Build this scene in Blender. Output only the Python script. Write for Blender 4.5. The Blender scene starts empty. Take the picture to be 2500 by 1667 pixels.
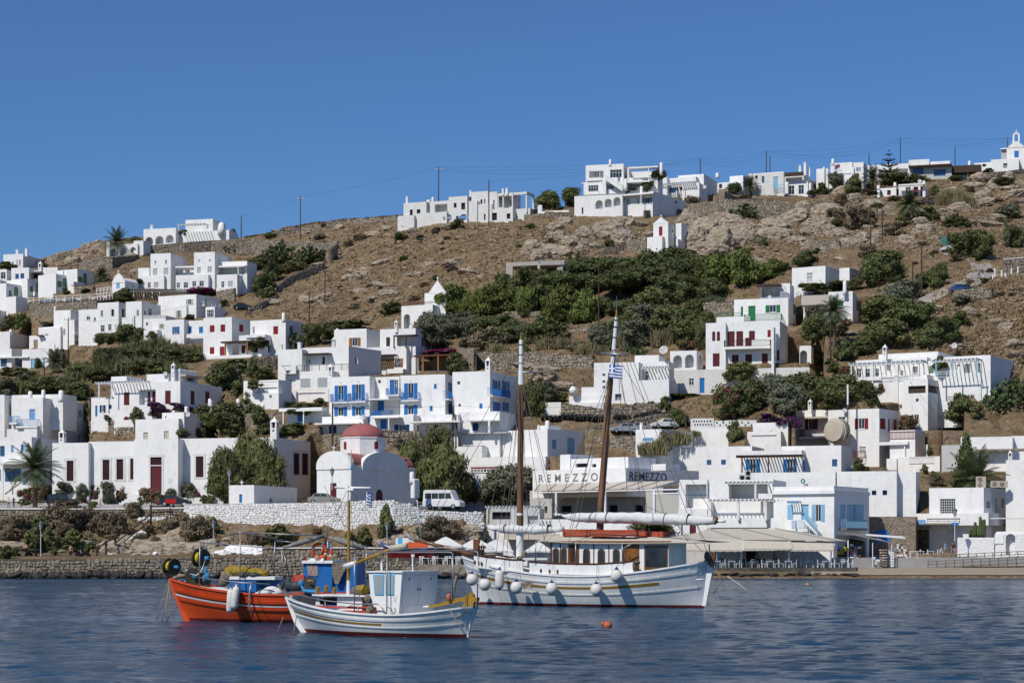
import bpy, bmesh, math, random
import numpy as np
from mathutils import Vector, Matrix, noise
R=math.radians
SC=bpy.context.scene
COL=SC.collection
random.seed(7); np.random.seed(7)
# ---------------- camera, sky, sun, exposure
F=70/36*2500; H0=3.95; HY=1325.0
cam=bpy.data.cameras.new('camera'); cam.lens=70; cam.sensor_width=36; cam.sensor_fit='HORIZONTAL'
cam.shift_y=(HY-833.5)/2500; cam.clip_start=0.5; cam.clip_end=20000
co=bpy.data.objects.new('camera',cam); COL.objects.link(co)
co.location=(0,0,H0); co.rotation_euler=(R(90),0,0); SC.camera=co
SUN_EL=47; SUN_A=40            # sun behind the camera, to its left
world=bpy.data.worlds.new('World'); SC.world=world; world.use_nodes=True
wn=world.node_tree.nodes; wl=world.node_tree.links
sky=wn.new('ShaderNodeTexSky'); sky.sky_type='NISHITA'; sky.sun_disc=False
sky.sun_elevation=R(SUN_EL); sky.sun_rotation=R(180+SUN_A)
sky.altitude=0; sky.air_density=1.0; sky.dust_density=0.0; sky.ozone_density=3.0
gm=wn.new('ShaderNodeGamma'); gm.inputs[1].default_value=1.0
hs=wn.new('ShaderNodeMix'); hs.data_type='RGBA'; hs.blend_type='MULTIPLY'; hs.inputs[0].default_value=1
hs.inputs[7].default_value=(0.46,0.695,1.03,1)
bg=wn['Background']; bg.inputs[1].default_value=0.084
wl.new(sky.outputs[0],gm.inputs[0]); wl.new(gm.outputs[0],hs.inputs[6]); wl.new(hs.outputs[2],bg.inputs[0])
sl=bpy.data.lights.new('sun','SUN'); sl.energy=4.0; sl.angle=R(0.53); sl.color=(1,0.955,0.88)
so=bpy.data.objects.new('sun',sl); COL.objects.link(so)
ld=Vector((math.sin(R(SUN_A))*math.cos(R(SUN_EL)),math.cos(R(SUN_A))*math.cos(R(SUN_EL)),-math.sin(R(SUN_EL))))
so.rotation_euler=ld.to_track_quat('-Z','Y').to_euler(); so.location=(-60,-60,120)
vs=SC.view_settings; vs.view_transform='Standard'; vs.look='None'; vs.exposure=0.0; vs.gamma=1; vs.use_curve_mapping=False
SC.cycles.max_bounces=6; SC.cycles.diffuse_bounces=2; SC.cycles.glossy_bounces=3; SC.cycles.transmission_bounces=3
# ---------------- helpers
FRAMES=dict(A=(0,500,3.647),B=(600,380,3.647),C=(1200,380,3.647),D=(1860,300,3.647),E=(0,860,3.647),F=(600,740,3.647),
 G=(1200,680,3.647),H=(1860,640,3.647),I=(0,1180,3.647),J=(600,1170,3.647),K=(1140,1060,3.647),L=(1860,1020,3.647),
 M=(1600,1020,3.647),N=(380,1260,5.2275),O=(700,1280,4.704),S=(0,0,1))
FR=[FRAMES['S']]
def fr(k): FR[0]=FRAMES[k]
def px(x,y):
 f=FR[0]; return f[0]+x/f[2], f[1]+y/f[2]
def W(x,y,Y): return Vector(((x-1250)/F*Y,Y,H0+(HY-y)/F*Y))
class MB:
 def __init__(s): s.v=[];s.f=[];s.m=[]
 def add(s,vs,fs,mi=0):
  n=len(s.v); s.v+= [tuple(v) for v in vs]; s.f+=[tuple(i+n for i in f) for f in fs]; s.m+=[mi]*len(fs)
 def box(s,a,b,mi=0,T=None):
  x0,y0,z0=a;x1,y1,z1=b
  vs=[Vector(p) for p in ((x0,y0,z0),(x1,y0,z0),(x1,y1,z0),(x0,y1,z0),(x0,y0,z1),(x1,y0,z1),(x1,y1,z1),(x0,y1,z1))]
  if T is not None: vs=[T@v for v in vs]
  s.add(vs,[(0,3,2,1),(4,5,6,7),(0,1,5,4),(1,2,6,5),(2,3,7,6),(3,0,4,7)],mi)
 def cyl(s,p0,p1,r0,r1=None,n=8,mi=0,cap=True):
  r1=r0 if r1 is None else r1
  p0=Vector(p0);p1=Vector(p1);d=(p1-p0)
  if d.length<1e-6:return
  d.normalize(); a=d.orthogonal().normalized(); b=d.cross(a)
  vs=[];fs=[]
  for i in range(n):
   t=2*math.pi*i/n; o=a*math.cos(t)+b*math.sin(t)
   vs+=[p0+o*r0,p1+o*r1]
  for i in range(n):
   j=(i+1)%n; fs.append((2*i,2*j,2*j+1,2*i+1))
  if cap:
   fs.append(tuple(2*i for i in range(n-1,-1,-1))); fs.append(tuple(2*i+1 for i in range(n)))
  s.add(vs,fs,mi)
 def tube(s,pts,r,n=6,mi=0):
  pts=[Vector(p) for p in pts]
  rr=r if isinstance(r,(list,tuple)) else [r]*len(pts)
  vs=[];fs=[];a=None
  for k,p in enumerate(pts):
   d=(pts[min(k+1,len(pts)-1)]-pts[max(k-1,0)]).normalized()
   if a is None: a=d.orthogonal().normalized()
   a=(a-d*a.dot(d)).normalized(); b=d.cross(a)
   for i in range(n):
    t=2*math.pi*i/n; vs.append(p+(a*math.cos(t)+b*math.sin(t))*rr[k])
  for k in range(len(pts)-1):
   for i in range(n):
    j=(i+1)%n; fs.append((k*n+i,k*n+j,(k+1)*n+j,(k+1)*n+i))
  fs.append(tuple(range(n-1,-1,-1))); fs.append(tuple((len(pts)-1)*n+i for i in range(n)))
  s.add(vs,fs,mi)
 def ell(s,c,r,nu=12,nv=8,mi=0,z0=-1.0,T=None):
  c=Vector(c); vs=[];fs=[]
  a0=math.asin(max(-1,z0))
  for j in range(nv+1):
   a=a0+(math.pi/2-a0)*j/nv
   for i in range(nu):
    t=2*math.pi*i/nu
    v=Vector((math.cos(a)*math.cos(t)*r[0],math.cos(a)*math.sin(t)*r[1],math.sin(a)*r[2]))
    if T is not None: v=T@v
    vs.append(c+v)
  for j in range(nv):
   for i in range(nu):
    k=(i+1)%nu; fs.append((j*nu+i,j*nu+k,(j+1)*nu+k,(j+1)*nu+i))
  s.add(vs,fs,mi)
 def prism(s,poly,o,ax,ay,ext,mi=0):
  """poly of 2-D points in basis (ax, ay) at o, extruded by vector ext"""
  o=Vector(o);n=len(poly)
  a=[o+ax*p[0]+ay*p[1] for p in poly]; b=[q+ext for q in a]
  if ax.cross(ay).dot(ext)>0: a,b=b,a
  fs=[tuple(range(n)),tuple(range(2*n-1,n-1,-1))]
  for i in range(n):
   j=(i+1)%n; fs.append((i,i+n,j+n,j))
  s.add(a+b,fs,mi)
 def lathe(s,prof,c,n=12,mi=0,axis=Vector((0,0,1))):
  c=Vector(c); axis=axis.normalized(); a=axis.orthogonal().normalized(); b=axis.cross(a)
  vs=[];fs=[]
  for (r,z) in prof:
   for i in range(n):
    t=2*math.pi*i/n; vs.append(c+axis*z+(a*math.cos(t)+b*math.sin(t))*r)
  for k in range(len(prof)-1):
   for i in range(n):
    j=(i+1)%n; fs.append((k*n+i,k*n+j,(k+1)*n+j,(k+1)*n+i))
  fs.append(tuple(range(n-1,-1,-1))); fs.append(tuple((len(prof)-1)*n+i for i in range(n)))
  s.add(vs,fs,mi)
 def build(s,name,mats,parent=None,smooth=False,**kw):
  me=bpy.data.meshes.new(name)
  o=orig(parent)
  me.from_pydata([(v[0]-o[0],v[1]-o[1],v[2]-o[2]) for v in s.v],[],s.f)
  if not isinstance(mats,(list,tuple)): mats=[mats]
  for m in mats: me.materials.append(m if not isinstance(m,str) else M[m])
  if len(mats)>1: me.polygons.foreach_set('material_index',s.m)
  if smooth: me.polygons.foreach_set('use_smooth',[True]*len(me.polygons))
  me.update()
  return link(name,me,parent,**kw)
LOC={}
def orig(p):
 if p is None: return (0,0,0)
 while p.parent: p=p.parent
 return LOC.get(p.name,(0,0,0))
def link(name,me,parent=None,label=None,cat=None,group=None,kind=None):
 ob=bpy.data.objects.new(name,me); COL.objects.link(ob)
 if parent: ob.parent=parent
 tag(ob,label,cat,group,kind); return ob
def tag(o,label=None,cat=None,group=None,kind=None):
 if label:o['label']=label
 if cat:o['category']=cat
 if group:o['group']=group
 if kind:o['kind']=kind
 return o
def thing(name,loc,label,cat,group=None,kind=None):
 o=bpy.data.objects.new(name,None); COL.objects.link(o); o.location=loc; LOC[o.name]=tuple(loc)
 o.empty_display_size=.3
 tag(o,label,cat,group,kind); return o
def kids(o): return [c for c in bpy.data.objects if c.parent==o]
def copytree(src,loc,rz=0,sc=(1,1,1),label=None,group=None,ch=None):
 r=src.copy(); COL.objects.link(r); r.location=loc; r.rotation_euler=(0,0,rz); r.scale=sc
 if label:r['label']=label
 if group:r['group']=group
 for c in src.children:
  d=c.copy(); COL.objects.link(d); d.parent=r
  for g in c.children:
   e=g.copy(); COL.objects.link(e); e.parent=d
 return r
# ---------------- materials
M={}
def mat(name,col,rough=.7,var=.12,scale=3,bump=0,bscale=20,metal=0,spec=.3,col2=None,objrand=0,stretch=None,detail=4,coord='Object',trans=0):
 m=bpy.data.materials.new(name); m.use_nodes=True; nt=m.node_tree; N=nt.nodes; L=nt.links
 b=N['Principled BSDF']; b.inputs['Roughness'].default_value=rough; b.inputs['Metallic'].default_value=metal
 b.inputs['Specular IOR Level'].default_value=spec
 tc=N.new('ShaderNodeTexCoord'); src=tc.outputs['Object']
 if coord=='Geo':
  g=N.new('ShaderNodeNewGeometry'); src=g.outputs['Position']
 if stretch:
  mp=N.new('ShaderNodeMapping'); mp.inputs['Scale'].default_value=stretch; L.new(src,mp.inputs['Vector']); src=mp.outputs[0]
 n=N.new('ShaderNodeTexNoise'); n.inputs['Scale'].default_value=scale; n.inputs['Detail'].default_value=detail; n.inputs['Roughness'].default_value=.6
 L.new(src,n.inputs['Vector'])
 rp=N.new('ShaderNodeValToRGB'); L.new(n.outputs[0],rp.inputs[0])
 c=col; c2=col2 or tuple(x*(1-var*2) for x in col)
 rp.color_ramp.elements[0].position=.32; rp.color_ramp.elements[0].color=(*c2,1)
 rp.color_ramp.elements[1].position=.66; rp.color_ramp.elements[1].color=(*c,1)
 out=rp.outputs[0]
 if objrand:
  oi=N.new('ShaderNodeObjectInfo'); hv=N.new('ShaderNodeHueSaturation')
  mr=N.new('ShaderNodeMapRange'); mr.inputs[3].default_value=1-objrand; mr.inputs[4].default_value=1+objrand
  L.new(oi.outputs['Random'],mr.inputs[0]); L.new(mr.outputs[0],hv.inputs['Value'])
  mr2=N.new('ShaderNodeMapRange'); mr2.inputs[3].default_value=.5-objrand*.06; mr2.inputs[4].default_value=.5+objrand*.06
  L.new(oi.outputs['Random'],mr2.inputs[0]); L.new(mr2.outputs[0],hv.inputs['Hue'])
  L.new(out,hv.inputs['Color']); out=hv.outputs[0]
 L.new(out,b.inputs['Base Color'])
 if bump:
  n2=N.new('ShaderNodeTexNoise'); n2.inputs['Scale'].default_value=bscale; n2.inputs['Detail'].default_value=5
  L.new(src,n2.inputs['Vector']); bp=N.new('ShaderNodeBump'); bp.inputs['Strength'].default_value=1; bp.inputs['Distance'].default_value=bump
  L.new(n2.outputs[0],bp.inputs['Height']); L.new(bp.outputs[0],b.inputs['Normal'])
 if trans:
  b.inputs['Transmission Weight'].default_value=trans
 M[name]=m; return m
def whitewash(name,c,dirt=.095):
 m=mat(name,c,rough=.85,var=.03,scale=.35,bump=.05,bscale=1.6,spec=.15,coord='Geo')
 nt=m.node_tree;N=nt.nodes;L=nt.links;b=N['Principled BSDF']
 g=N.new('ShaderNodeNewGeometry'); mp=N.new('ShaderNodeMapping'); mp.inputs['Scale'].default_value=(1.0,1.0,.35)
 L.new(g.outputs['Position'],mp.inputs[0]); n=N.new('ShaderNodeTexNoise'); n.inputs['Scale'].default_value=1.1; n.inputs['Detail'].default_value=6; n.inputs['Roughness'].default_value=.7
 L.new(mp.outputs[0],n.inputs['Vector']); rp=N.new('ShaderNodeValToRGB'); L.new(n.outputs[0],rp.inputs[0])
 rp.color_ramp.elements[0].position=.25; rp.color_ramp.elements[0].color=(1-dirt*1.6,1-dirt*1.8,1-dirt*2.1,1)
 rp.color_ramp.elements[1].position=.5; rp.color_ramp.elements[1].color=(1,1,1,1)
 mx=N.new('ShaderNodeMix'); mx.data_type='RGBA'; mx.blend_type='MULTIPLY'; mx.inputs[0].default_value=1
 src=b.inputs['Base Color'].links[0].from_socket; L.new(src,mx.inputs[6]); L.new(rp.outputs[0],mx.inputs[7]); L.new(mx.outputs[2],b.inputs['Base Color'])
 return m
whitewash('white',(.81,.80,.775)); whitewash('cream',(.68,.63,.55),.06); whitewash('oldwhite',(.68,.67,.64),.12); whitewash('concrete',(.40,.38,.34),.07)
whitewash('palegrey',(.5,.5,.49),.05)
mat('blue',(.012,.18,.52),.45,.12,8,spec=.4); mat('lblue',(.24,.48,.66),.5,.08,8); mat('navy',(.01,.04,.16),.5); mat('sky',(.18,.38,.62),.5,.08)
mat('red',(.26,.018,.02),.5,.15,8); mat('maroon',(.12,.018,.02),.55,.15,8); mat('green',(.02,.19,.07),.5,.12,8); mat('sage',(.14,.25,.13),.6); mat('dgreen',(.01,.07,.05),.6)
mat('orange',(.36,.15,.05),.6,.15,8); mat('brown',(.07,.04,.025),.7,.2,6); mat('creamp',(.55,.55,.42),.6); mat('wht',(.78,.78,.77),.5,.03,6); mat('grey',(.25,.26,.27),.6)
mat('black',(.012,.012,.014),.5); mat('dark',(.02,.02,.022),.8); mat('teal',(.03,.22,.22),.5); mat('tan',(.34,.26,.17),.8)
mat('glass',(.02,.03,.04),.08,.2,2,spec=.6); mat('bglass',(.06,.12,.18),.1,.2,2,spec=.6); mat('curtain',(.45,.47,.48),.5,.1,4,spec=.4)
mat('wood',(.16,.075,.03),.5,.3,3,stretch=(1,1,.1)); mat('mastwood',(.25,.115,.05),.38,.3,2.2,spec=.5,stretch=(1,1,.25)); mat('polewood',(.085,.058,.042),.9,.25,6,stretch=(1,1,.1)); mat('darkwood',(.075,.03,.015),.45,.2,5)
mat('ochre',(.33,.19,.025),.5,.1,4); mat('metal',(.35,.36,.37),.4,.1,5,metal=.7); mat('dullmetal',(.16,.15,.14),.6,.2,8,metal=.3); mat('terra',(.40,.13,.06),.8,.15,6)
mat('canvas',(.52,.47,.39),.9,.06,2,bump=.01,bscale=6); mat('sail',(.66,.66,.65),.85,.08,5,bump=.03,bscale=5); mat('whitecloth',(.8,.8,.8),.8,.03,3)
mat('rope',(.28,.24,.18),.9); mat('wire',(.02,.02,.02),.7); mat('skin',(.45,.24,.15),.6); mat('hair',(.04,.025,.02),.7)
mat('stonew',(.34,.28,.21),.9,.3,3.2,bump=.25,bscale=5,coord='Geo',col2=(.15,.12,.09))
mat('domered',(.38,.11,.10),.75,.25,.9,coord='Geo',col2=(.24,.10,.09),detail=9); mat('slate',(.12,.11,.12),.8); mat('creamd',(.52,.46,.38),.7,.08,.6)
mat('signgrey',(.22,.22,.22),.7); mat('signdark',(.07,.07,.08),.7); mat('whitestone',(.76,.75,.73),.9,.05,2,bump=.12,bscale=5,coord='Geo')
# ---------------- terrain
COLS=[(-400,[(1432,221),(1414,226),(1362,229),(1352,240),(1240,262),(1232,285),(1080,330),(990,355),(900,430),(870,445),(770,462),(700,478),(620,520),(560,545)]),
(0,[(1432,221),(1414,226),(1362,229),(1352,240),(1240,262),(1232,285),(1080,330),(990,355),(900,430),(870,445),(770,462),(700,478),(620,520),(560,545)]),
(300,[(1432,221),(1414,226),(1362,229),(1352,242),(1240,262),(1232,285),(1060,325),(990,355),(880,405),(800,430),(700,455),(590,515),(540,540)]),
(600,[(1432,221),(1414,226),(1362,229),(1352,242),(1235,258),(1230,285),(1060,305),(960,330),(870,392),(750,440),(700,468),(590,515),(540,545)]),
(900,[(1432,221),(1414,226),(1362,229),(1350,240),(1235,250),(1232,275),(1050,292),(900,345),(800,410),(700,440),(600,480),(520,520)]),
(1130,[(1432,221),(1414,226),(1385,228),(1350,238),(1255,248),(1248,275),(1060,290),(900,345),(800,390),(700,420),(600,450),(500,490)]),
(1250,[(1432,221),(1414,226),(1386,229),(1379,243),(1290,262),(1262,280),(1060,292),(900,340),(800,375),(700,405),(600,440),(500,480)]),
(1650,[(1432,221),(1410,226),(1386,229),(1379,242),(1270,262),(1150,270),(1080,290),(990,305),(890,330),(800,355),(700,390),(600,430),(480,485)]),
(2000,[(1432,221),(1406,226),(1387,231),(1379,243),(1250,256),(1120,270),(1000,288),(900,303),(800,320),(700,350),(600,405),(470,520)]),
(2500,[(1432,221),(1402,226),(1372,240),(1310,246),(1200,262),(1050,290),(900,306),(800,315),(680,325),(600,380),(400,560)]),
(2900,[(1432,221),(1402,226),(1372,240),(1310,246),(1200,262),(1050,290),(900,306),(800,315),(680,325),(600,380),(400,560)])]
def colY(rows,v):
 if v>=rows[0][0]: return rows[0][1]
 for (v0,y0),(v1,y1) in zip(rows,rows[1:]):
  if v>=v1: return y0+(y1-y0)*(v0-v)/(v0-v1)
 (v0,y0),(v1,y1)=rows[-2],rows[-1]
 return y1+(y1-y0)/(v0-v1)*(v1-v)
def GY(u,v):
 for (u0,r0),(u1,r1) in zip(COLS,COLS[1:]):
  if u<=u1:
   t=min(1,max(0,(u-u0)/(u1-u0))); return colY(r0,v)*(1-t)+colY(r1,v)*t
 return colY(COLS[-1][1],v)
def G(u,v): return W(u,v,GY(u,v))
RIDGE=[(-400,655),(0,648),(110,634),(150,620),(200,608),(235,590),(330,578),(520,585),(600,580),(660,572),(700,557),(760,547),(860,536),(970,528),(1200,528),(1290,515),(1400,505),(1500,490),(1700,478),(1860,470),(2000,440),(2150,425),(2300,420),(2380,414),(2900,400)]
def ridge(u):
 for (a,va),(b,vb) in zip(RIDGE,RIDGE[1:]):
  if u<=b: return va+(vb-va)*(u-a)/(b-a)
 return RIDGE[-1][1]
def fbm(x,y,s,o=4):
 return noise.fractal(Vector((x/s,y/s,3.7)),1.0,2.0,o)
# ---------------- water
wm=bpy.data.materials.new('sea'); wm.use_nodes=True; N=wm.node_tree.nodes;L=wm.node_tree.links;b=N['Principled BSDF']
b.inputs['Base Color'].default_value=(.005,.03,.065,1); b.inputs['Roughness'].default_value=.09; b.inputs['IOR'].default_value=1.33
g=N.new('ShaderNodeNewGeometry')
def mp(sx,sy):
 m=N.new('ShaderNodeMapping'); m.inputs['Scale'].default_value=(sx,sy,1); m.inputs['Rotation'].default_value=(0,0,.25); L.new(g.outputs['Position'],m.inputs[0]); return m.outputs[0]
def nn(src,sc,de=3,ro=.5):
 n=N.new('ShaderNodeTexNoise'); n.inputs['Scale'].default_value=sc; n.inputs['Detail'].default_value=de; n.inputs['Roughness'].default_value=ro; L.new(src,n.inputs['Vector']); return n.outputs[0]
def mth(op,a,b_):
 m=N.new('ShaderNodeMath'); m.operation=op
 for i,x in enumerate((a,b_)):
  if isinstance(x,(int,float)): m.inputs[i].default_value=x
  else: L.new(x,m.inputs[i])
 return m.outputs[0]
big=nn(mp(.6,1.0),2.0,4,.6); small=nn(mp(.7,1.1),6.5,4,.7)
patch=nn(mp(.16,.9),.09,4,.6)
pr_=N.new('ShaderNodeMapRange'); pr_.inputs[1].default_value=.38; pr_.inputs[2].default_value=.60; pr_.inputs[3].default_value=.22; pr_.inputs[4].default_value=1.1; L.new(patch,pr_.inputs[0])
h=mth('ADD',mth('MULTIPLY',big,.44),mth('MULTIPLY',small,.17)); h=mth('MULTIPLY',h,pr_.outputs[0])
bp=N.new('ShaderNodeBump'); bp.inputs['Distance'].default_value=1.0; bp.inputs['Strength'].default_value=1.0; L.new(h,bp.inputs['Height']); L.new(bp.outputs[0],b.inputs['Normal'])
M['sea']=wm
b.inputs['Base Color'].default_value=(.005,.045,.095,1); b.inputs['Roughness'].default_value=.12
rg=np.random.RandomState(3)
ua=np.arange(-200,2701,7.0); Ya=[44.0]
while Ya[-1]<229: Ya.append(Ya[-1]+max(.28,Ya[-1]*.0034))
Ya=np.array(Ya); X=(ua[None,:]-1250)/F*Ya[:,None]; Yv=np.repeat(Ya[:,None],len(ua),1); Z=np.zeros_like(X)
for i in range(70):
 lam=rg.uniform(.65,2.1) if i<52 else rg.uniform(2.6,6); th=rg.normal(1.3,.6); k=2*math.pi/lam; am=.0026*lam**.8*(1 if i<52 else .35)
 Z+=am*np.sin(k*(np.cos(th)*X+np.sin(th)*Yv)+rg.uniform(0,6.28))
Z=Z*np.clip((229-Yv)/12,.25,1)-.04
nr,nc=X.shape; co_=np.stack([X,Yv,Z],-1).reshape(-1,3)
idx=np.arange(nr*nc).reshape(nr,nc); q=np.stack([idx[:-1,:-1],idx[:-1,1:],idx[1:,1:],idx[1:,:-1]],-1).reshape(-1,4)
def npmesh(name,co_,q):
 me=bpy.data.meshes.new(name); me.vertices.add(len(co_)); me.vertices.foreach_set('co',co_.astype(np.float32).ravel())
 k=q.shape[1]; me.loops.add(q.size); me.loops.foreach_set('vertex_index',q.astype(np.int32).ravel()); me.polygons.add(len(q)); me.polygons.foreach_set('loop_start',np.arange(0,q.size,k,dtype=np.int32)); me.polygons.foreach_set('loop_total',np.full(len(q),k,dtype=np.int32)); me.update(calc_edges=True); return me
me=npmesh('sea_water',co_,q); me.materials.append(wm); me.polygons.foreach_set('use_smooth',[True]*len(me.polygons))
tag(link('sea_water',me),'blue rippled harbour water in front of the town',kind='structure')
w=MB(); w.add([(-900,-60,-.35),(900,-60,-.35),(900,700,-.35),(-900,700,-.35)],[(0,1,2,3)])
w.build('open_sea',wm,kind='structure',label='blue harbour water beyond the rippled bay')
# ---------------- house engine: facade pixels are turned into metres on a real facade plane
cur=None; CARVE=[]
class House: pass
def h(label,name='house',cat='house',group='white houses of the harbour town',phi=None,Y=None):
 global cur
 finish()
 cur=House(); cur.label=label; cur.name=name; cur.cat=cat; cur.group=group; cur.phi=phi; cur.Y=Y; cur.root=None; cur.blocks=[]; cur.n=0; cur.ref=None
def corner(x,d,phi):
 """source pixel column x on the house's reference facade plane, pushed d metres in"""
 a=(x-1250)/F; n=Vector((math.sin(R(phi)),math.cos(R(phi)))); p=cur.ref+n*d
 Y=p.dot(n)/(a*n.x+n.y); return Vector((a*Y,Y))
def b(x0,xc,x1,yt,yb,d=0,phi=None,mat='white',r=.32,D=None,base=5,name='wall',top=None,carve=True):
 x0,yt_=px(x0,yt); xc,yb_=px(xc,yb); x1,_=px(x1,yt)
 if cur.phi is None: cur.phi=min(36,max(12,24+math.degrees(math.atan((xc-1250)/F))*.85))
 phi0=phi if phi is not None else cur.phi
 if cur.ref is None:
  Y=cur.Y or GY(xc,yb_); cur.ref=Vector(((xc-1250)/F*Y,Y)); cur.phi=phi0
  z=H0+(HY-yb_)/F*Y
  cur.root=thing(cur.name,((xc-1250)/F*Y,Y,z),cur.label,cur.cat,cur.group)
 phi=phi0
 d+=.011*cur.n; cur.n+=1
 C=corner(xc,d,cur.phi)
 c,s=math.cos(R(phi)),math.sin(R(phi)); ex=Vector((c,-s,0)); ey=Vector((s,c,0))
 a=(x0-1250)/F; Wd=(C.x-a*C.y)/(c+a*s)
 if x1>xc+.5:
  bb=(x1-1250)/F; den=s-bb*c
  dd=(bb*C.y-C.x)/den if den>.04 else 20
  dd=min(max(dd,.5),16)
 else: dd=D or 5
 if D: dd=D
 z1=H0+(HY-yt_)/F*C.y; z0=H0+(HY-yb_)/F*C.y-base
 B=House(); B.C=Vector((C.x,C.y,0)); B.ex=ex;B.ey=ey;B.W=Wd;B.D=dd;B.z0=z0;B.z1=z1;B.cut=MB();B.mat=mat;B.r=r;B.name=name;B.xc=xc;B.wins=0;B.top=top;B.zb=z0+base
 cur.blocks.append(B)
 if carve: CARVE.append((B,(x0,xc,x1,yt_,yb_)))
 return B
def plane(B,face,out=0):
 """origin, right, outward of the face; out moves the plane outward"""
 if face=='f': return B.C+B.ex*(-B.W)-B.ey*out, B.ex, -B.ey
 return B.C+B.ex*out, B.ey, B.ex
def hit(o,n,x,y):
 d=Vector(((x-1250)/F,1,(HY-y)/F)); e=Vector((0,0,H0)); t=(o-e).dot(n)/d.dot(n); return e+d*t
def rect(B,face,x0,y0,x1,y1,out=0):
 o,r,n=plane(B,face,out)
 xm=(x0+x1)/2; a=hit(o,n,x0,(y0+y1)/2); c=hit(o,n,x1,(y0+y1)/2); t=hit(o,n,xm,y0); u=hit(o,n,xm,y1)
 s0=(a-o).dot(r); s1=(c-o).dot(r); return o,r,n,s0,s1,u.z,t.z
UP=Vector((0,0,1))
def obox(mb,o,r,n,s0,s1,z0,z1,n0,n1,mi=0):
 """box: along r from s0 to s1, up from z0 to z1, along the outward normal n from n0 to n1"""
 if n0>n1:n0,n1=n1,n0
 vs=[Vector((o.x,o.y,0))+r*s+n*k+UP*z for z in (z0,z1) for (s,k) in ((s0,n1),(s1,n1),(s1,n0),(s0,n0))]
 mb.add(vs,[(3,2,1,0),(4,5,6,7),(0,1,5,4),(1,2,6,5),(2,3,7,6),(3,0,4,7)],mi)
def archpoly(w,hh,k=8):
 r=w/2; pts=[(0,0),(w,0),(w,max(hh-r,.05))]
 for i in range(1,k):
  t=math.pi*i/k; pts.append((r+r*math.cos(t),max(hh-r,.05)+min(r,hh)*math.sin(t)))
 pts.append((0,max(hh-r,.05))); return pts
COLN={'b':'blue','l':'lblue','n':'navy','r':'red','m':'maroon','g':'green','s':'sage','o':'orange','w':'wht','k':'brown','c':'creamp','y':'grey','d':'dgreen','a':'dark','e':'sky','t':'tan','x':'curtain'}
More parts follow.
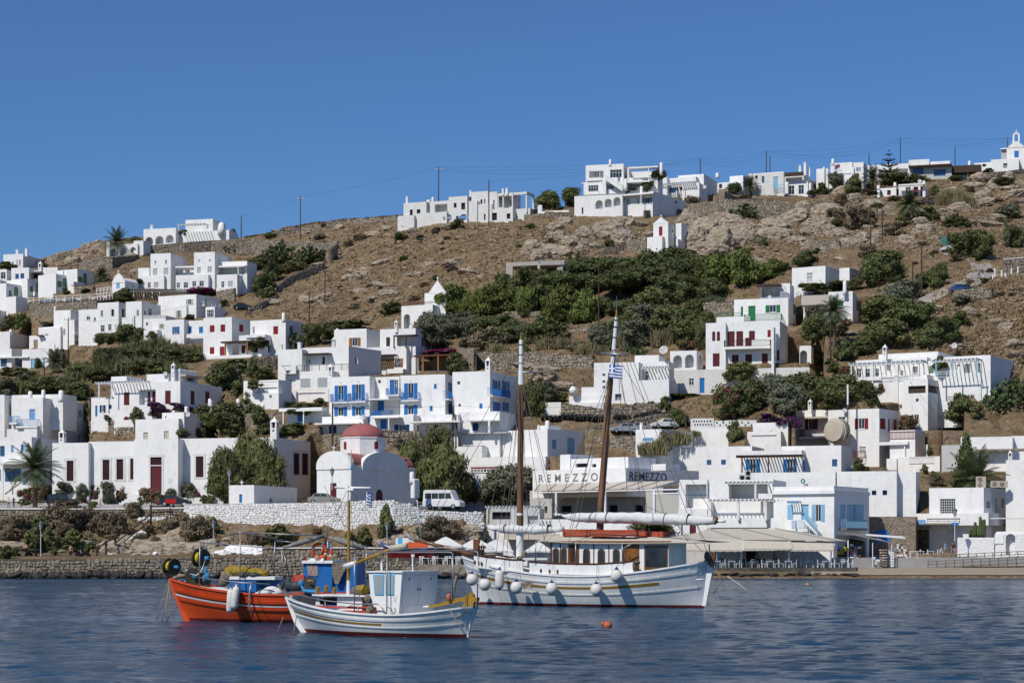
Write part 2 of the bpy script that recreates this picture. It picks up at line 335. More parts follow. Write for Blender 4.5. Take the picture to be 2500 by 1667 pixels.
def w(kind,x0,y0,x1,y1,B=None,depth=None,face=None):
 B=B or cur.blocks[-1]; k,_,c=kind.partition(':'); cm=COLN.get(c,'wht')
 x0,y0=px(x0,y0); x1,y1=px(x1,y1)
 face=face or ('f' if (x0+x1)/2<=B.xc else 's')
 o,r,n,s0,s1,z0,z1=rect(B,face,x0,y0,x1,y1)
 L_=B.W if face=='f' else B.D
 if k not in('pr',): s0=max(s0,.08);
 s1=min(s1,L_-.08) if k not in('pr',) else min(s1,L_+.3)
 if s1-s0<.1: return
 root=cur.root; dk=cur.root
 wd=s1-s0; ht=z1-z0
 def cut(a,b_,c0,c1,dep):
  B.wins+=1; obox(B.cut,o,r,n,a,b_,c0,c1,.4,-dep)
 def louvre(mb,a,b_,c0,c1,k0,k1):
  obox(mb,o,r,n,a,b_,c0,c1,k0,k1)
  nl=max(2,min(9,int((c1-c0)/.16)))
  for i in range(nl):
   zz=c0+(c1-c0)*(i+.5)/nl
   obox(mb,o,r,n,a+.05,b_-.05,zz-.03,zz+.03,k1,k1+.025)
 if k in('pr','op'):
  cut(s0,s1,z0,z1,depth or (.45 if k=='op' else 2.0))
  if k=='op':
   mb=MB(); obox(mb,o,r,n,s0+.01,s1-.01,z0+.01,z1-.01,-.40,-.43); mb.build('window','dark' if not c else cm,root)
 elif k in('ar','ad'):
  dep=depth or (1.5 if k=='ar' else .18)
  B.wins+=1; B.cut.prism(archpoly(wd,ht),Vector((o.x,o.y,z0))+r*s0+n*.4,r,UP,-n*(dep+.4))
  if k=='ad':
   mb=MB(); mb.prism(archpoly(wd-.02,ht-.01),Vector((o.x,o.y,z0))+r*(s0+.01)-n*.1,r,UP,-n*.06)
   mb.build('door' if ht>1.7 else 'window',cm,root)
 elif k in('gl','wd','sh','bw','lw'):
  a,b_=s0,s1
  if k=='sh': a,b_=s0+wd*.27,s1-wd*.27
  cut(a,b_,z0,z1,.2)
  f=MB(); fw=.07
  fm={'gl':'wht','wd':'wht','sh':'wht','bw':'blue','lw':cm}[k]
  for (p,q,u,v) in ((a+.005,a+fw,z0,z1),(b_-fw,b_-.005,z0,z1),(a+fw,b_-fw,z0,z0+fw),(a+fw,b_-fw,z1-fw,z1)): obox(f,o,r,n,p,q,u,v,-.14,-.06)
  if k!='lw':
   nm=1 if b_-a<1.5 else 3
   for i in range(nm):
    t=a+(b_-a)*(i+1)/(nm+1); obox(f,o,r,n,t-.03,t+.03,z0+fw,z1-fw,-.13,-.07)
   if ht>1.0 and k!='sh': obox(f,o,r,n,a+fw,b_-fw,z0+ht*.62,z0+ht*.62+.05,-.128,-.072)
  else:
   nx=max(2,int((b_-a)/.28)); nzz=max(2,int(ht/.28))
   for i in range(1,nx): t=a+(b_-a)*i/nx; obox(f,o,r,n,t-.02,t+.02,z0+fw,z1-fw,-.13,-.09)
   for i in range(1,nzz): t=z0+ht*i/nzz; obox(f,o,r,n,a+fw,b_-fw,t-.02,t+.02,-.12,-.10)
  win=f.build('window',fm,root)
  p=MB(); obox(p,o,r,n,a+.02,b_-.02,z0+.01,z1-.01,-.15,-.17)
  pm='glass'
  if k=='wd': pm='curtain'
  if k=='bw': pm='bglass'
  if k=='lw': pm='dark'
  if k=='gl' and c: pm=cm
  p.build('pane',pm,win)
  if k=='sh':
   for (p0,p1) in ((s0,s0+wd*.26),(s1-wd*.26,s1)):
    m_=MB(); louvre(m_,p0,p1,z0,z1,.012,.06); m_.build('shutter',cm,win)
  if k in('gl','sh') and ht<1.9:
   m_=MB(); obox(m_,o,r,n,a-.06,b_+.06,z0-.08,z0-.002,-.01,.07); m_.build('sill','white',win)
 elif k=='cs':
  cut(s0,s1,z0,z1,.12)
  m_=MB(); louvre(m_,s0+.01,(s0+s1)/2-.01,z0,z1,-.09,-.05);
  win=m_.build('shutter',cm,root); m2=MB(); louvre(m2,(s0+s1)/2+.01,s1-.01,z0,z1,-.09,-.05); m2.build('shutter',cm,root)
 elif k=='dr':
  cut(s0,s1,z0,z1,.22)
  m_=MB(); obox(m_,o,r,n,s0+.01,s1-.01,z0,z1-.01,-.2,-.15)
  for (u,v) in ((.06,.42),(.5,.92)):
   for (p0,p1) in ((.1,.46),(.54,.9)) if wd>.7 else ((.15,.85),):
    obox(m_,o,r,n,s0+wd*p0,s0+wd*p1,z0+ht*u,z0+ht*v,-.15,-.125)
  m_.build('door',cm,root)
def ww(s):
 """several openings at once: 'kind x0 y0 x1 y1; ...'"""
 for q in s.split(';'):
  q=q.split()
  if q: w(q[0],*[float(v) for v in q[1:5]])
def slab(x0,x1,y0,y1,out=1.5,inn=.0,mat='white',name='ledge',face='f',posts=(),yp=None,pw=.16,pmat=None,B=None,batten=0,pname='post'):
 B=B or cur.blocks[-1]; x0,y0=px(x0,y0); x1,y1=px(x1,y1)
 o,r,n,s0,s1,z0,z1=rect(B,face,x0,y0,x1,y1,out)
 mb=MB()
 if batten:
  k=0; s=s0
  obox(mb,o,r,n,s0,s1,z0-.06,z0+.05,-.12,0);
  while s<s1:
   obox(mb,o,r,n,s,s+.1,z0+.052,z1+.05,-out-inn,.18); s+=batten
 else: obox(mb,o,r,n,s0,s1,z0,max(z1,z0+.08),0,-out-inn)
 sl_=mb.build(name,mat,cur.root)
 for pxx in posts:
  xx,yy=px(pxx,yp); q=hit(o,n,xx,(y1+yy)/2); s=(q-o).dot(r); zz=hit(o,n,xx,yy).z
  m_=MB(); obox(m_,o,r,n,s-pw/2,s+pw/2,zz-.3,z0-.003,-.02,-.02-pw); m_.build(pname,pmat or mat,cur.root)
def rail(x0,x1,y0,y1,col='wht',out=1.0,face='f',B=None,step=.16,sides=True,horiz=0,inn=None,th=.035):
 B=B or cur.blocks[-1]; x0,y0=px(x0,y0); x1,y1=px(x1,y1)
 o,r,n,s0,s1,z0,z1=rect(B,face,x0,y0,x1,y1,out); mb=MB(); dep=out if inn is None else inn
 obox(mb,o,r,n,s0,s1,z1-.06,z1,0,-.06)
 if horiz:
  for i in range(horiz): zz=z0+(z1-z0)*(i+.3)/horiz; obox(mb,o,r,n,s0,s1,zz,zz+.05,-.01,-.05)
  k=s0
  while k<=s1: obox(mb,o,r,n,k,k+.07,z0,z1,.005,-.065); k+=1.4
 else:
  obox(mb,o,r,n,s0,s1,z0+.05,z0+.1,0,-.05); s=s0
  while s<=s1: obox(mb,o,r,n,s,s+th,z0,z1-.05,-.01,-.045); s+=step
 if sides and out>.3:
  for e in (s0,s1-.05):
   obox(mb,o,r,n,e,e+.05,z1-.055,z1-.005,-.07,-dep); k=.2
   while k<dep: obox(mb,o,r,n,e+.008,e+.042,z0,z1-.06,-k,-k-.03); k+=.2
 mb.build('railing',col,cur.root)
def balc(x0,x1,y0,y1,col='b',out=.9,face='f',B=None,horiz=0):
 """balcony: slab below, railing above; pixels are its front plane"""
 yk=y1-(y1-y0)*.0
 slab(x0,x1,yk,yk+9,out,0,'white','balcony',face,B=B)
 rail(x0,x1,y0,yk,COLN.get(col,'wht'),out-.02,face,B=B,horiz=horiz)
def wallrect(x0,x1,y0,y1,out=.0,th=.25,mat='white',name='parapet',face='f',B=None):
 B=B or cur.blocks[-1]; x0,y0=px(x0,y0); x1,y1=px(x1,y1)
 o,r,n,s0,s1,z0,z1=rect(B,face,x0,y0,x1,y1,out); mb=MB(); obox(mb,o,r,n,s0,s1,z0,z1,0,-th); mb.build(name,mat,cur.root)
def chim(x,yt,yb,wd,kind='p',dd=1.0,B=None,mat='white'):
 """chimney rising from a roof"""
 B=B or cur.blocks[-1]; x_,yt_=px(x,yt); _,yb_=px(x,yb); wpx=wd/FR[0][2]
 C=corner(x_,dd,cur.phi); s=C.y/F; z1=H0+(HY-yt_)*s; z0=H0+(HY-yb_)*s-.6; hw=wpx*s/2
 ex,ey=B.ex,B.ey; mb=MB(); T=Matrix.Translation((C.x,C.y,0))@Matrix(((ex.x,ey.x,0,0),(ex.y,ey.y,0,0),(0,0,1,0),(0,0,0,1)))
 hh=z1-z0
 if kind=='p':
  mb.lathe([(hw*1.25,z0),(hw*1.1,z0+hh*.3),(hw,z1-hw*.5),(hw*.75,z1-hw*.12),(hw*.3,z1)],(C.x,C.y,0),8); ob=mb.build('chimney',mat,cur.root,smooth=True)
 elif kind=='s': # plain square with cap
  mb.box((-hw,-hw,z0),(hw,hw,z1-.2),T=T); mb.box((-hw*1.25,-hw*1.25,z1-.2),(hw*1.25,hw*1.25,z1-.08),T=T); mb.box((-hw*.6,-hw*.6,z1-.08),(hw*.6,hw*.6,z1),T=T); ob=mb.build('chimney',mat,cur.root)
 else: # dovecote head with openings and pointed cap
  t=z1-hw*1.6
  mb.box((-hw,-hw,z0),(hw,hw,t-hw*1.6),T=T)
  for a in (-1,1):
   for c in (-1,1): mb.box((a*hw-.0 if a<0 else hw*.55,c*hw if c<0 else hw*.55,t-hw*1.6),(a*hw*.55 if a<0 else hw,c*hw*.55 if c<0 else hw,t),T=T)
  mb.box((-hw*.5,-hw*.5,t-hw*1.6),(hw*.5,hw*.5,t),1,T=T)
  vs=[T@Vector(p) for p in ((-hw*1.15,-hw*1.15,t),(hw*1.15,-hw*1.15,t),(hw*1.15,hw*1.15,t),(-hw*1.15,hw*1.15,t),(0,0,t+hw*1.5))]
  mb.add(vs,[(3,2,1,0),(0,1,4),(1,2,4),(2,3,4),(3,0,4)]); T2=T@Matrix.Translation((0,0,t+hw*1.5)); mb.box((-hw*.15,-hw*.15,-.1),(hw*.15,hw*.15,hw*.3),T=T2)
  for z in (z0+hh*.35,z0+hh*.5):
   mb.box((-hw*.3,-hw-.01,z),(hw*.3,-hw+.05,z+hw*.5),1,T=T)
  ob=mb.build('chimney',[mat,'dark'],cur.root)
 return ob
def dish(x,y,rpx,dd=1.5,col='palegrey',label='white satellite dish on a flat roof',tilt=.2):
 x_,y_=px(x,y); C=corner(x_,dd,cur.phi); s=C.y/F; z=H0+(HY-y_)*s; r=rpx/FR[0][2]*s
 root=thing('satellite_dish',(C.x,C.y,z-r*1.2),label,'satellite dish','satellite dishes on the roofs')
 ax=Vector((-.35,-1,.35)).normalized(); m_=MB(); m_.lathe([(.01,-r*.30),(r*.5,-r*.23),(r*.8,-r*.11),(r,0),(r*1.01,-r*.02),(r*.8,-r*.15),(r*.5,-r*.27),(.01,-r*.34)],Vector((C.x,C.y,z)),18,axis=ax)
 m_.build('reflector',col,root,smooth=True)
 m_=MB(); c=Vector((C.x,C.y,z)); m_.cyl(c-ax*r*.3,c-Vector((0,0,r*1.9))+Vector((0,.1,0)),r*.07); m_.build('mast','metal',root)
 m_=MB(); m_.cyl(c-UP*r*.9,c+ax*r*.9,r*.03,n=5); m_.cyl(c+ax*r*.8,c+ax*r,r*.1,n=6); m_.build('arm','metal',root)
def finish():
 global cur
 if cur is None or cur.root is None: cur=None; return
 for B in cur.blocks:
  bm=bmesh.new(); o=Vector(LOC[cur.root.name])
  z0=B.z0
  c=[B.C-B.ex*B.W,B.C,B.C+B.ey*B.D,B.C-B.ex*B.W+B.ey*B.D]
  T=[Vector((p.x-o.x,p.y-o.y,0)) for p in c]
  lo=[bm.verts.new((p.x,p.y,z0-o.z)) for p in T]; hi=[bm.verts.new((p.x,p.y,B.z1-o.z)) for p in T]
  bm.faces.new(lo[::-1]); ft=bm.faces.new(hi)
  for i in range(4):
   j=(i+1)%4; bm.faces.new((lo[i],lo[j],hi[j],hi[i]))
  bm.normal_update()
  if min(B.W,B.D)>1.2 and B.top!='solid':
   r_=bmesh.ops.inset_region(bm,faces=[ft],thickness=.42,depth=0);
   for v in ft.verts: v.co.z-=min(.35,(B.z1-B.zb)*.3)
  if B.r>0:
   zt=B.z1-o.z
   ed=[e for e in bm.edges if (abs(e.verts[0].co.z-zt)<1e-4 and abs(e.verts[1].co.z-zt)<1e-4 and any(len(v.link_edges)>=3 for v in e.verts) and (e.calc_length()>0) and (e.verts[0] in hi and e.verts[1] in hi)) or (abs(e.verts[0].co.z-e.verts[1].co.z)>.6 and (e.verts[0] in hi or e.verts[1] in hi))]
   bmesh.ops.bevel(bm,geom=ed,offset=min(B.r,B.W*.3,B.D*.3,.38),segments=3,affect='EDGES',profile=.5)
  me=bpy.data.meshes.new('wall'); bm.to_mesh(me); bm.free(); me.materials.append(M[B.mat])
  ob=link(B.name,me,cur.root)
  if B.wins:
   bmc=bpy.data.meshes.new('cut'); bmc.from_pydata([(v[0]-o.x,v[1]-o.y,v[2]-o.z) for v in B.cut.v],[],B.cut.f); bmc.update()
   oc=bpy.data.objects.new('cut',bmc); COL.objects.link(oc); oc.location=o
   md=ob.modifiers.new('b','BOOLEAN'); md.operation='DIFFERENCE'; md.object=oc; md.solver='EXACT'; md.use_self=True
   CUTS.append((ob,oc))
 cur=None
CUTS=[]
def apply_cuts():
 bpy.context.view_layer.update(); dg=bpy.context.evaluated_depsgraph_get()
 out=[]
 for ob,oc in CUTS: out.append(bpy.data.meshes.new_from_object(ob.evaluated_get(dg),depsgraph=dg))
 for (ob,oc),me in zip(CUTS,out):
  ob.modifiers.clear(); old=ob.data; ob.data=me; bpy.data.objects.remove(oc,do_unlink=True)
  me.polygons.foreach_set('material_index',[0]*len(me.polygons))
  while len(me.materials)>1: me.materials.pop()
 CUTS.clear()
# ---------------- houses, far left and upper left
fr('A')
h('flat roofed white house with two chimneys, alone on the skyline at the far left')
b(30,205,420,437,565); ww('gl 85 508 97 540;gl 105 508 122 540;gl 147 490 160 535;gl 170 490 186 535;op 315 505 332 537')
chim(155,398,440,22,'s'); chim(237,388,440,22,'s')
h('white house with blue glass windows and a tall chimney just below the skyline house')
b(100,258,262,558,665,D=6); ww('bw 137 615 168 660;bw 182 610 215 657')
b(262,372,380,585,665,d=2.2,D=4); w('op',270,615,372,655); slab(255,362,593,602,2.0,0,'grey','awning')
b(378,512,640,556,665,d=1.5); b(-40,60,98,575,680,d=.5); w('gl',5,600,50,660); chim(360,503,590,30,'h',1.5)
h('rightmost of the stepped white houses with green doors, beside the palm and the dining terrace',phi=30)
b(512,688,842,570,722); ww('cs:s 693 640 735 690;ad:s 740 608 775 700'); slab(655,745,690,722,1.4,0,'white','terrace',face='s')
b(520,560,600,586,640,d=-.4)
h('stepped white house with an arched green door, second from the right of its row',phi=32)
b(340,498,652,615,792); ww('cs:s 510 680 552 733;ad:s 557 648 597 737')
h('stepped white house with arched green door and white ledge, third from the right',phi=32)
b(58,245,448,657,832); ww('cs:s 267 725 293 775;ad:s 320 688 358 777'); slab(310,470,785,822,.8,0,'white','ledge',face='s')
h('stepped white house with green doors on two floors, leftmost of its row',phi=32)
b(-60,55,228,697,945); ww('cs:s 78 765 103 815;ad:s 125 728 163 810;cs:s 60 875 78 935;ad:s 86 848 106 937')
b(55,142,245,815,940,d=-1.2,r=.1);
h('white house edge with a shaded gallery, cut by the left border above the green doors')
b(-60,2,100,668,760);
h('low white house with a brown shed roof beside the hedge at the far left')
b(-80,-30,60,930,1080)
h('tiny white chapel with a barrel roof and pale blue door, behind the dining terrace','chapel','chapel','chapels',phi=26)
b(998,1112,1232,690,785,r=.02,top='solid'); w('dr:l',1037,692,1067,745); w('dr:e',1180,718,1195,740)
B=cur.blocks[-1]; C=B.C; m_=MB(); n=10; pts=[(B.W/2*(1-math.cos(math.pi*i/n)),(B.W*.36)*math.sin(math.pi*i/n)) for i in range(n+1)]
m_.prism(pts,Vector((C.x,C.y,B.z1-.01))-B.ex*B.W,B.ex,UP,B.ey*B.D); m_.build('roof','white',cur.root)
m_=MB(); m_.prism([(-.1,0),(B.W+.1,0),(B.W*.78,B.W*.42),(B.W/2,B.W*.62),(B.W*.22,B.W*.42)],Vector((C.x,C.y,B.z1-.02))-B.ex*B.W-B.ey*.08,B.ex,UP,B.ey*.3); m_.build('gable','white',cur.root)
def cross(p,hh,col='white',parent=None):
 m_=MB(); m_.box((p.x-hh*.07,p.y-.06,p.z),(p.x+hh*.07,p.y+.06,p.z+hh)); m_.box((p.x-hh*.3,p.y-.05,p.z+hh*.55),(p.x-hh*.072,p.y+.05,p.z+hh*.72)); m_.box((p.x+hh*.072,p.y-.05,p.z+hh*.55),(p.x+hh*.3,p.y+.05,p.z+hh*.72)); m_.build('cross',col,parent or cur.root)
cross(Vector((C.x,C.y,0))-B.ex*B.W/2+UP*(B.z1+B.W*.6),.8)
h('large white terraced house with two square towers, below the arched villa',phi=14)
b(1232,1460,1560,628,752); ww('gl 1315 690 1343 742;wd 1370 690 1412 742')
b(1340,1520,1735,430,750,d=.8,D=9); ww('gl 1375 497 1392 527;gl 1468 493 1487 523;wd 1363 568 1402 627;wd 1458 562 1500 625')
b(1520,1728,1730,560,750,d=3.2,D=5); w('pr:a',1558,572,1726,628,depth=1); w('wd',1590,580,1630,626); w('wd',1648,580,1690,626); slab(1560,1727,546,558,1.4)
b(1565,1855,1932,618,750,d=.1,D=6); ww('gl 1573 692 1602 740;gl 1635 690 1675 740;gl 1712 680 1747 727;gl 1775 677 1815 727')
b(1727,1912,2112,418,745,d=1.2,D=10); ww('wd 1765 487 1783 513;wd 1860 483 1880 510;wd 1755 557 1790 612;wd 1848 550 1888 605')
b(1912,2200,2302,500,640,d=3.2,D=6); w('pr',1930,548,2180,622,depth=2); slab(1945,2180,540,552,1.2,posts=(2120,),yp=622)
b(1930,2112,2135,618,778,d=.4,D=6); ww('gl 1970 682 1998 737;wd 2030 680 2075 735')
b(1230,1330,1336,560,700,d=1.6,D=3,r=.36); b(1925,2060,2075,740,785,d=-.5,D=2,r=.05)
h('white hilltop villa with three round arches and a rooftop pergola','villa','house','white houses of the harbour town',phi=16)
b(1278,1565,1650,205,365); ww('ar 1293 287 1362 358;ar 1383 278 1455 350;ar 1475 268 1545 338;ar 1605 272 1642 335')
b(1650,1895,2050,125,262,d=3.5,D=8); w('wd',1838,175,1858,220); w('op',1960,188,1975,215)
b(1565,2040,2052,225,262,d=2.2,D=5); chim(1353,180,232,22,'s')
B=cur.blocks[-1]; fr('A'); xx,yy=px(1973,235); C=corner(xx,2.0,cur.phi); s=C.y/F; m_=MB(); m_.lathe([(35/3.647*s,H0+(HY-yy)*s-1),(35/3.647*s,H0+(HY-yy)*s+4*s),(28/3.647*s,H0+(HY-yy+16)*s),(14/3.647*s,H0+(HY-yy+21)*s)],(C.x,C.y,0),12); m_.build('turret','white',cur.root,smooth=True)
slab(1575,1820,168,176,1.2,1.5,'white','pergola',batten=.8,posts=(1590,1690,1815),yp=215,pw=.12,B=cur.blocks[0])
h('low white wing with arches behind the tall palm, next to the arched villa',phi=14)
b(948,978,1000,325,465,d=-.3,D=3,r=.1); b(975,1225,1230,345,462,D=6); ww('ar 980 390 1032 462;ar 1068 385 1125 452;ar 1157 376 1212 444')
b(1190,1276,1280,318,442,d=.6,D=5)
h('white two storey hotel wing with cream shutters, beside the grey pergola',phi=26)
b(1410,1748,1957,795,1008); ww('sh:c 1655 840 1720 887'); w('wd',1822,825,1848,905)
b(1535,1660,1830,892,1008,d=-.6,D=5); w('sh:c',1565,940,1617,1008); w('cs:y',1775,940,1822,995)
balc(1820,1975,872,905,'w',1.0,'s',cur.blocks[0],horiz=2); b(1830,1912,1990,905,1010,d=-.5,D=4); w('gl',1842,935,1903,1003)
b(1400,1532,1540,870,1010,d=2.0); w('pr',1475,935,1532,1008); w('op',1510,860,1530,915); rail(1475,1532,880,918,'wht',.3)
h('long white hotel row with a shaded court, left of the grey pergola',phi=20)
b(868,1056,1122,865,1142); ww('gl 895 940 918 993;op 990 930 1015 993;gl 895 1072 932 1130;gl 962 1062 993 1118'); w('op',1085,925,1113,1000)
b(1120,1262,1478,858,1012,d=.6,D=8); ww('gl 1215 937 1238 990;gl 1283 937 1303 980;gl 1320 920 1355 985;gl 1425 935 1445 985')
b(1085,1180,1245,1000,1140,d=.4,D=4); b(1262,1475,1500,985,1150,d=1.0,D=4); rail(1265,1478,985,1003,'wht',.2,horiz=2); w('op',1300,1045,1316,1075)
b(700,868,872,928,1080,d=1.4,D=5); ww('gl 770 993 803 1025;gl 833 1003 855 1035')
h('white house with a pointed corner above the dead trees at the left',phi=24)
b(478,628,702,935,1120); b(560,662,855,1023,1255,d=-1.2); ww('gl 708 1095 745 1145;gl 557 1105 582 1160;gl 675 1212 700 1240'); slab(665,740,1150,1165,.8,0,'white','ledge',face='s')
b(338,540,562,1080,1255,d=-1.6); w('op',400,1150,430,1160); chim(490,905,940,18,'p')
h('white house with a tan door and slatted pergola above the blue doors')
b(-60,88,270,1128,1285,d=.5); b(260,380,602,1163,1285,d=-.5); ww('dr:t 300 1202 337 1277;op 15 1245 62 1272'); slab(375,597,1185,1195,1.3,0,'brown','pergola',posts=(485,590),yp=1270,pmat='brown',face='s',batten=.3,B=cur.blocks[-1]); chim(95,1108,1160,25,'p')
h('low white house with blue glass and blue doors at the far left edge')
b(-60,103,252,1280,1455); ww('bw 5 1370 60 1440;bw 133 1370 222 1440'); slab(-20,250,1350,1362,.8);
b(197,432,612,1282,1462,d=-.3,D=7); ww('dr:l 275 1370 312 1457;dr:l 382 1370 400 1440'); chim(483,1232,1290,20,'p')
h('small white house with blue doors and a white balcony, between reeds and red shutters',phi=22)
b(1355,1638,1740,1020,1235); ww('sh:c 1415 1060 1462 1103;sh:b 1535 1085 1598 1150;op:n 1545 1225 1580 1280');
b(1640,1812,1815,1028,1235,d=1.6,D=5); ww('dr:b 1675 1082 1707 1142;dr:b 1772 1085 1808 1142'); wallrect(1625,1812,1150,1182,1.0); b(1280,1400,1480,1110,1200,d=-1.5,D=4)
h('white two storey house with closed red shutters and a brown veranda',phi=22)
b(1810,2065,2232,998,1350); ww('cs:r 1868 1072 1910 1133;cs:r 1963 1065 2005 1130;cs:r 1868 1267 1908 1328;dr:r 1957 1262 1998 1345;cs:r 2130 1065 2167 1130')
fr('F'); b(40,165,170,152,300,d=2.6,D=5); ww('gl 60 210 80 270;cs:r 175 210 193 272'); b(165,355,500,142,480,d=2.2,D=8); ww('cs:r 245 205 288 277;op:m 393 203 425 253')
b(-60,172,352,278,482,d=-.2,D=7); ww('op:m 68 382 108 442;op 198 375 235 440;dr:m -40 375 -5 445'); slab(-225,170,333,346,2.0,0,'brown','veranda',posts=(-185,12,),yp=470,pmat='orange',pw=.25,B=cur.blocks[-1]); chim(337,85,145,30,'p'); wallrect(0,175,280,305,.3)
slab(-420,60,465,500,2.4,0,'white','terrace',B=cur.blocks[0])
fr('A')
# ---------------- unfinished beige complex on the ridge
fr('B')
h('unfinished cream apartment row with empty window holes on the ridge',phi=22)
b(1405,1608,1640,410,620,mat='oldwhite'); ww('op 1460 480 1487 540;op 1522 478 1555 553')
b(1352,1498,1510,530,622,d=-1.6,mat='oldwhite',D=3); b(1605,1640,1700,390,600,d=1.5,mat='oldwhite',D=5)
b(1640,1808,1812,400,612,d=.5,mat='oldwhite',D=6); w('pr',1683,432,1795,526); b(1500,1790,1800,498,612,d=-.6,mat='oldwhite',D=3)
b(1807,1972,2012,358,600,mat='oldwhite',D=6); ww('op 1852 422 1877 465;op 1918 420 1953 480;op 1872 538 1905 572;op 1930 530 1948 560')
b(2010,2157,2212,315,600,d=.6,mat='oldwhite',D=6); ww('op 2090 390 2107 430;op 2122 385 2133 430;op 2013 520 2032 575')
b(1985,2060,2070,400,600,d=-.8,mat='oldwhite',D=3); b(2050,2190,2330,430,600,d=-.5,mat='oldwhite',D=6); ww('op 2120 520 2135 575')
b(2157,2240,2390,320,590,d=.9,mat='oldwhite',D=6); w('op',2203,395,2215,440)
fr('C'); b(-30,190,350,465,580,d=-.3,mat='oldwhite',D=8); ww('op 5 510 48 577;op 135 515 167 563')
b(52,190,196,328,470,d=1.0,mat='oldwhite',D=5); w('pr',62,360,98,462); w('pr',108,360,180,465); w('op',160,392,178,440)
m_=MB(); B=cur.blocks[-1]; C=B.C; dz=B.z1
for (k,q) in ((.2,0),(4.6,0)):
 obox(m_,C+B.ex*3.6,B.ey,B.ex,k,k+.4,dz-5,dz-.6,0,-.4)
obox(m_,C+B.ex*3.6,B.ey,B.ex,0,5,dz-.6,dz,0,-.4); obox(m_,C-B.ey*0,B.ex,-B.ey,.05,3.15,dz-.6,dz-.02,-.2,-.6); m_.build('open_frame','oldwhite',cur.root)
b(190,345,460,468,525,d=1.5,mat='oldwhite',D=14)
fr('B'); chim(1437,365,412,18,'s',B=cur.blocks[0]); chim(2003,310,345,18,'s'); chim(1665,370,402,22,'p')
fr('C'); chim(103,293,330,16,'s'); chim(138,290,330,22,'s')
h('white curved garden wall on the ridge between the cream row and the hotel','garden_wall','wall','garden walls',phi=16)
b(410,450,460,440,495,D=.6); b(450,690,712,485,505,D=.6,r=.1)
h('three storey white guest house with balconies and arches on top of the hill',phi=14)
b(738,1166,1172,345,545,D=8); ww('ar 925 397 990 474;ar 1007 385 1070 460;ar 1085 370 1148 447;ar 802 460 818 520')
b(1166,1435,1910,330,545,d=.6,phi=26,D=15); ww('wd 1200 385 1232 442;wd 1295 380 1315 437;sh:y 1345 375 1430 430'); slab(1130,1440,336,350,1.6,0,'white','canopy',posts=(1330,),yp=440)
b(820,1180,1262,232,400,d=2.6,D=8); ww('gl 862 265 952 320;gl 1028 258 1092 300'); slab(765,1185,344,362,2.0,0,'grey','canopy',posts=(787,),yp=415)
b(838,1175,1262,72,345,d=4.0,D=10); ww('sh:y 870 138 996 197;gl 1055 125 1160 197'); balc(838,975,195,216,'w',1.2,horiz=2); balc(820,955,318,340,'w',1.0,horiz=2,B=cur.blocks[2]); slab(800,1010,237,245,1.4)
b(985,1020,1025,225,345,d=1.6,D=1.5,r=.05); b(1210,1480,1520,100,300,d=5.2,D=7); w('pr',1222,112,1470,195,depth=3); w('pr',1222,232,1440,280,depth=2); slab(1215,1480,97,110,2.0,posts=(1398,),yp=220); rail(1205,1418,195,218,'wht',1.8,horiz=2); slab(1165,1410,224,238,2.2)
m_=MB(); B=cur.blocks[3]
o,r,n,s0,s1,z0,z1=rect(B,'f',*[v for v in (px(1010,180)+px(1165,290))],3.0)
for i in range(14):
 q=s0+(s1-s0)*i/14; obox(m_,o,r,n,q,q+(s1-s0)/14-.002,z1-(z1-z0)*(i+1)/14-.7,z1-(z1-z0)*i/14+.25,0,-1.1)
m_.build('stair','white',cur.root)
chim(1057,35,76,22,'p',B=B); chim(1512,60,150,26,'p',B=cur.blocks[-1]); chim(1335,272,335,26,'p',B=cur.blocks[1]); chim(1195,205,290,26,'p',B=cur.blocks[2]); chim(845,365,405,20,'p',B=cur.blocks[0])
b(1400,1445,1912,318,478,d=1.0,phi=32,D=16,r=.1); w('gl',1635,402,1658,430)
h('low white house with a bright blue door under a pergola, right of the guest house',phi=22)
b(1430,1563,1660,188,330); w('dr:b',1482,235,1510,305); b(1563,1820,1890,186,335,d=1.6,D=7); ww('bw 1575 285 1665 332;op 1678 278 1700 310'); slab(1450,1805,238,258,2.2,0,'wht','pergola',batten=.5,posts=(1702,),yp=330)
b(1660,1890,2117,163,300,d=4.0,D=12); w('e',0,0,1,1) if 0 else None
b(1700,1850,1960,240,420,d=.5,D=6); ww('gl 1828 270 1838 300;op:n 1940 290 1960 335'); b(1640,1650,1760,312,370,d=-.6,D=4); chim(2010,155,180,28,'p')
dish(1897,280,17,-1,'palegrey','grey satellite dish on the wall of the low house on the ridge')
h('small white cube house with one dark window, right of the pergola house on the ridge',phi=28)
b(1985,2175,2222,230,335); ww('op:k 2025 253 2053 293;op:k 2120 248 2135 265'); b(2120,2240,2260,175,240,d=4,D=6)
h('rough stone shed with a dark opening on the ridge','stone_shed','shed','sheds',phi=24)
b(2020,2105,2312,295,400,mat='stonew',r=.05); w('pr:a',2120,305,2300,385,depth=2,face='s')
fr('D')
h('pale house with light blue door and shutters on the ridge, left of three chimneys',phi=22)
b(-130,198,205,432,655,mat='oldwhite'); ww('bw 0 475 22 535;dr:l 103 480 143 590;op -60 470 -40 500;wd 105 598 145 645'); rail(100,195,548,588,'lblue',.8);
h('white house with three tall chimneys and pointed gate pillars on the ridge',phi=20)
b(200,372,485,445,650); ww('pr 212 485 360 522'); b(198,410,430,522,650,d=-.8,D=5); ww('gl 240 560 290 640;gl 325 555 375 635'); chim(340,380,450,20,'s',.5); chim(385,350,450,22,'s',-.2); chim(422,395,460,20,'s',1); b(205,236,240,535,650,d=-1.5,D=.9); b(416,440,445,535,650,d=-1.5,D=.9); slab(200,365,440,470,1.0,0,'brown','awning')
h('white house with a green door, stone veranda and red satellite dish on the ridge',phi=20)
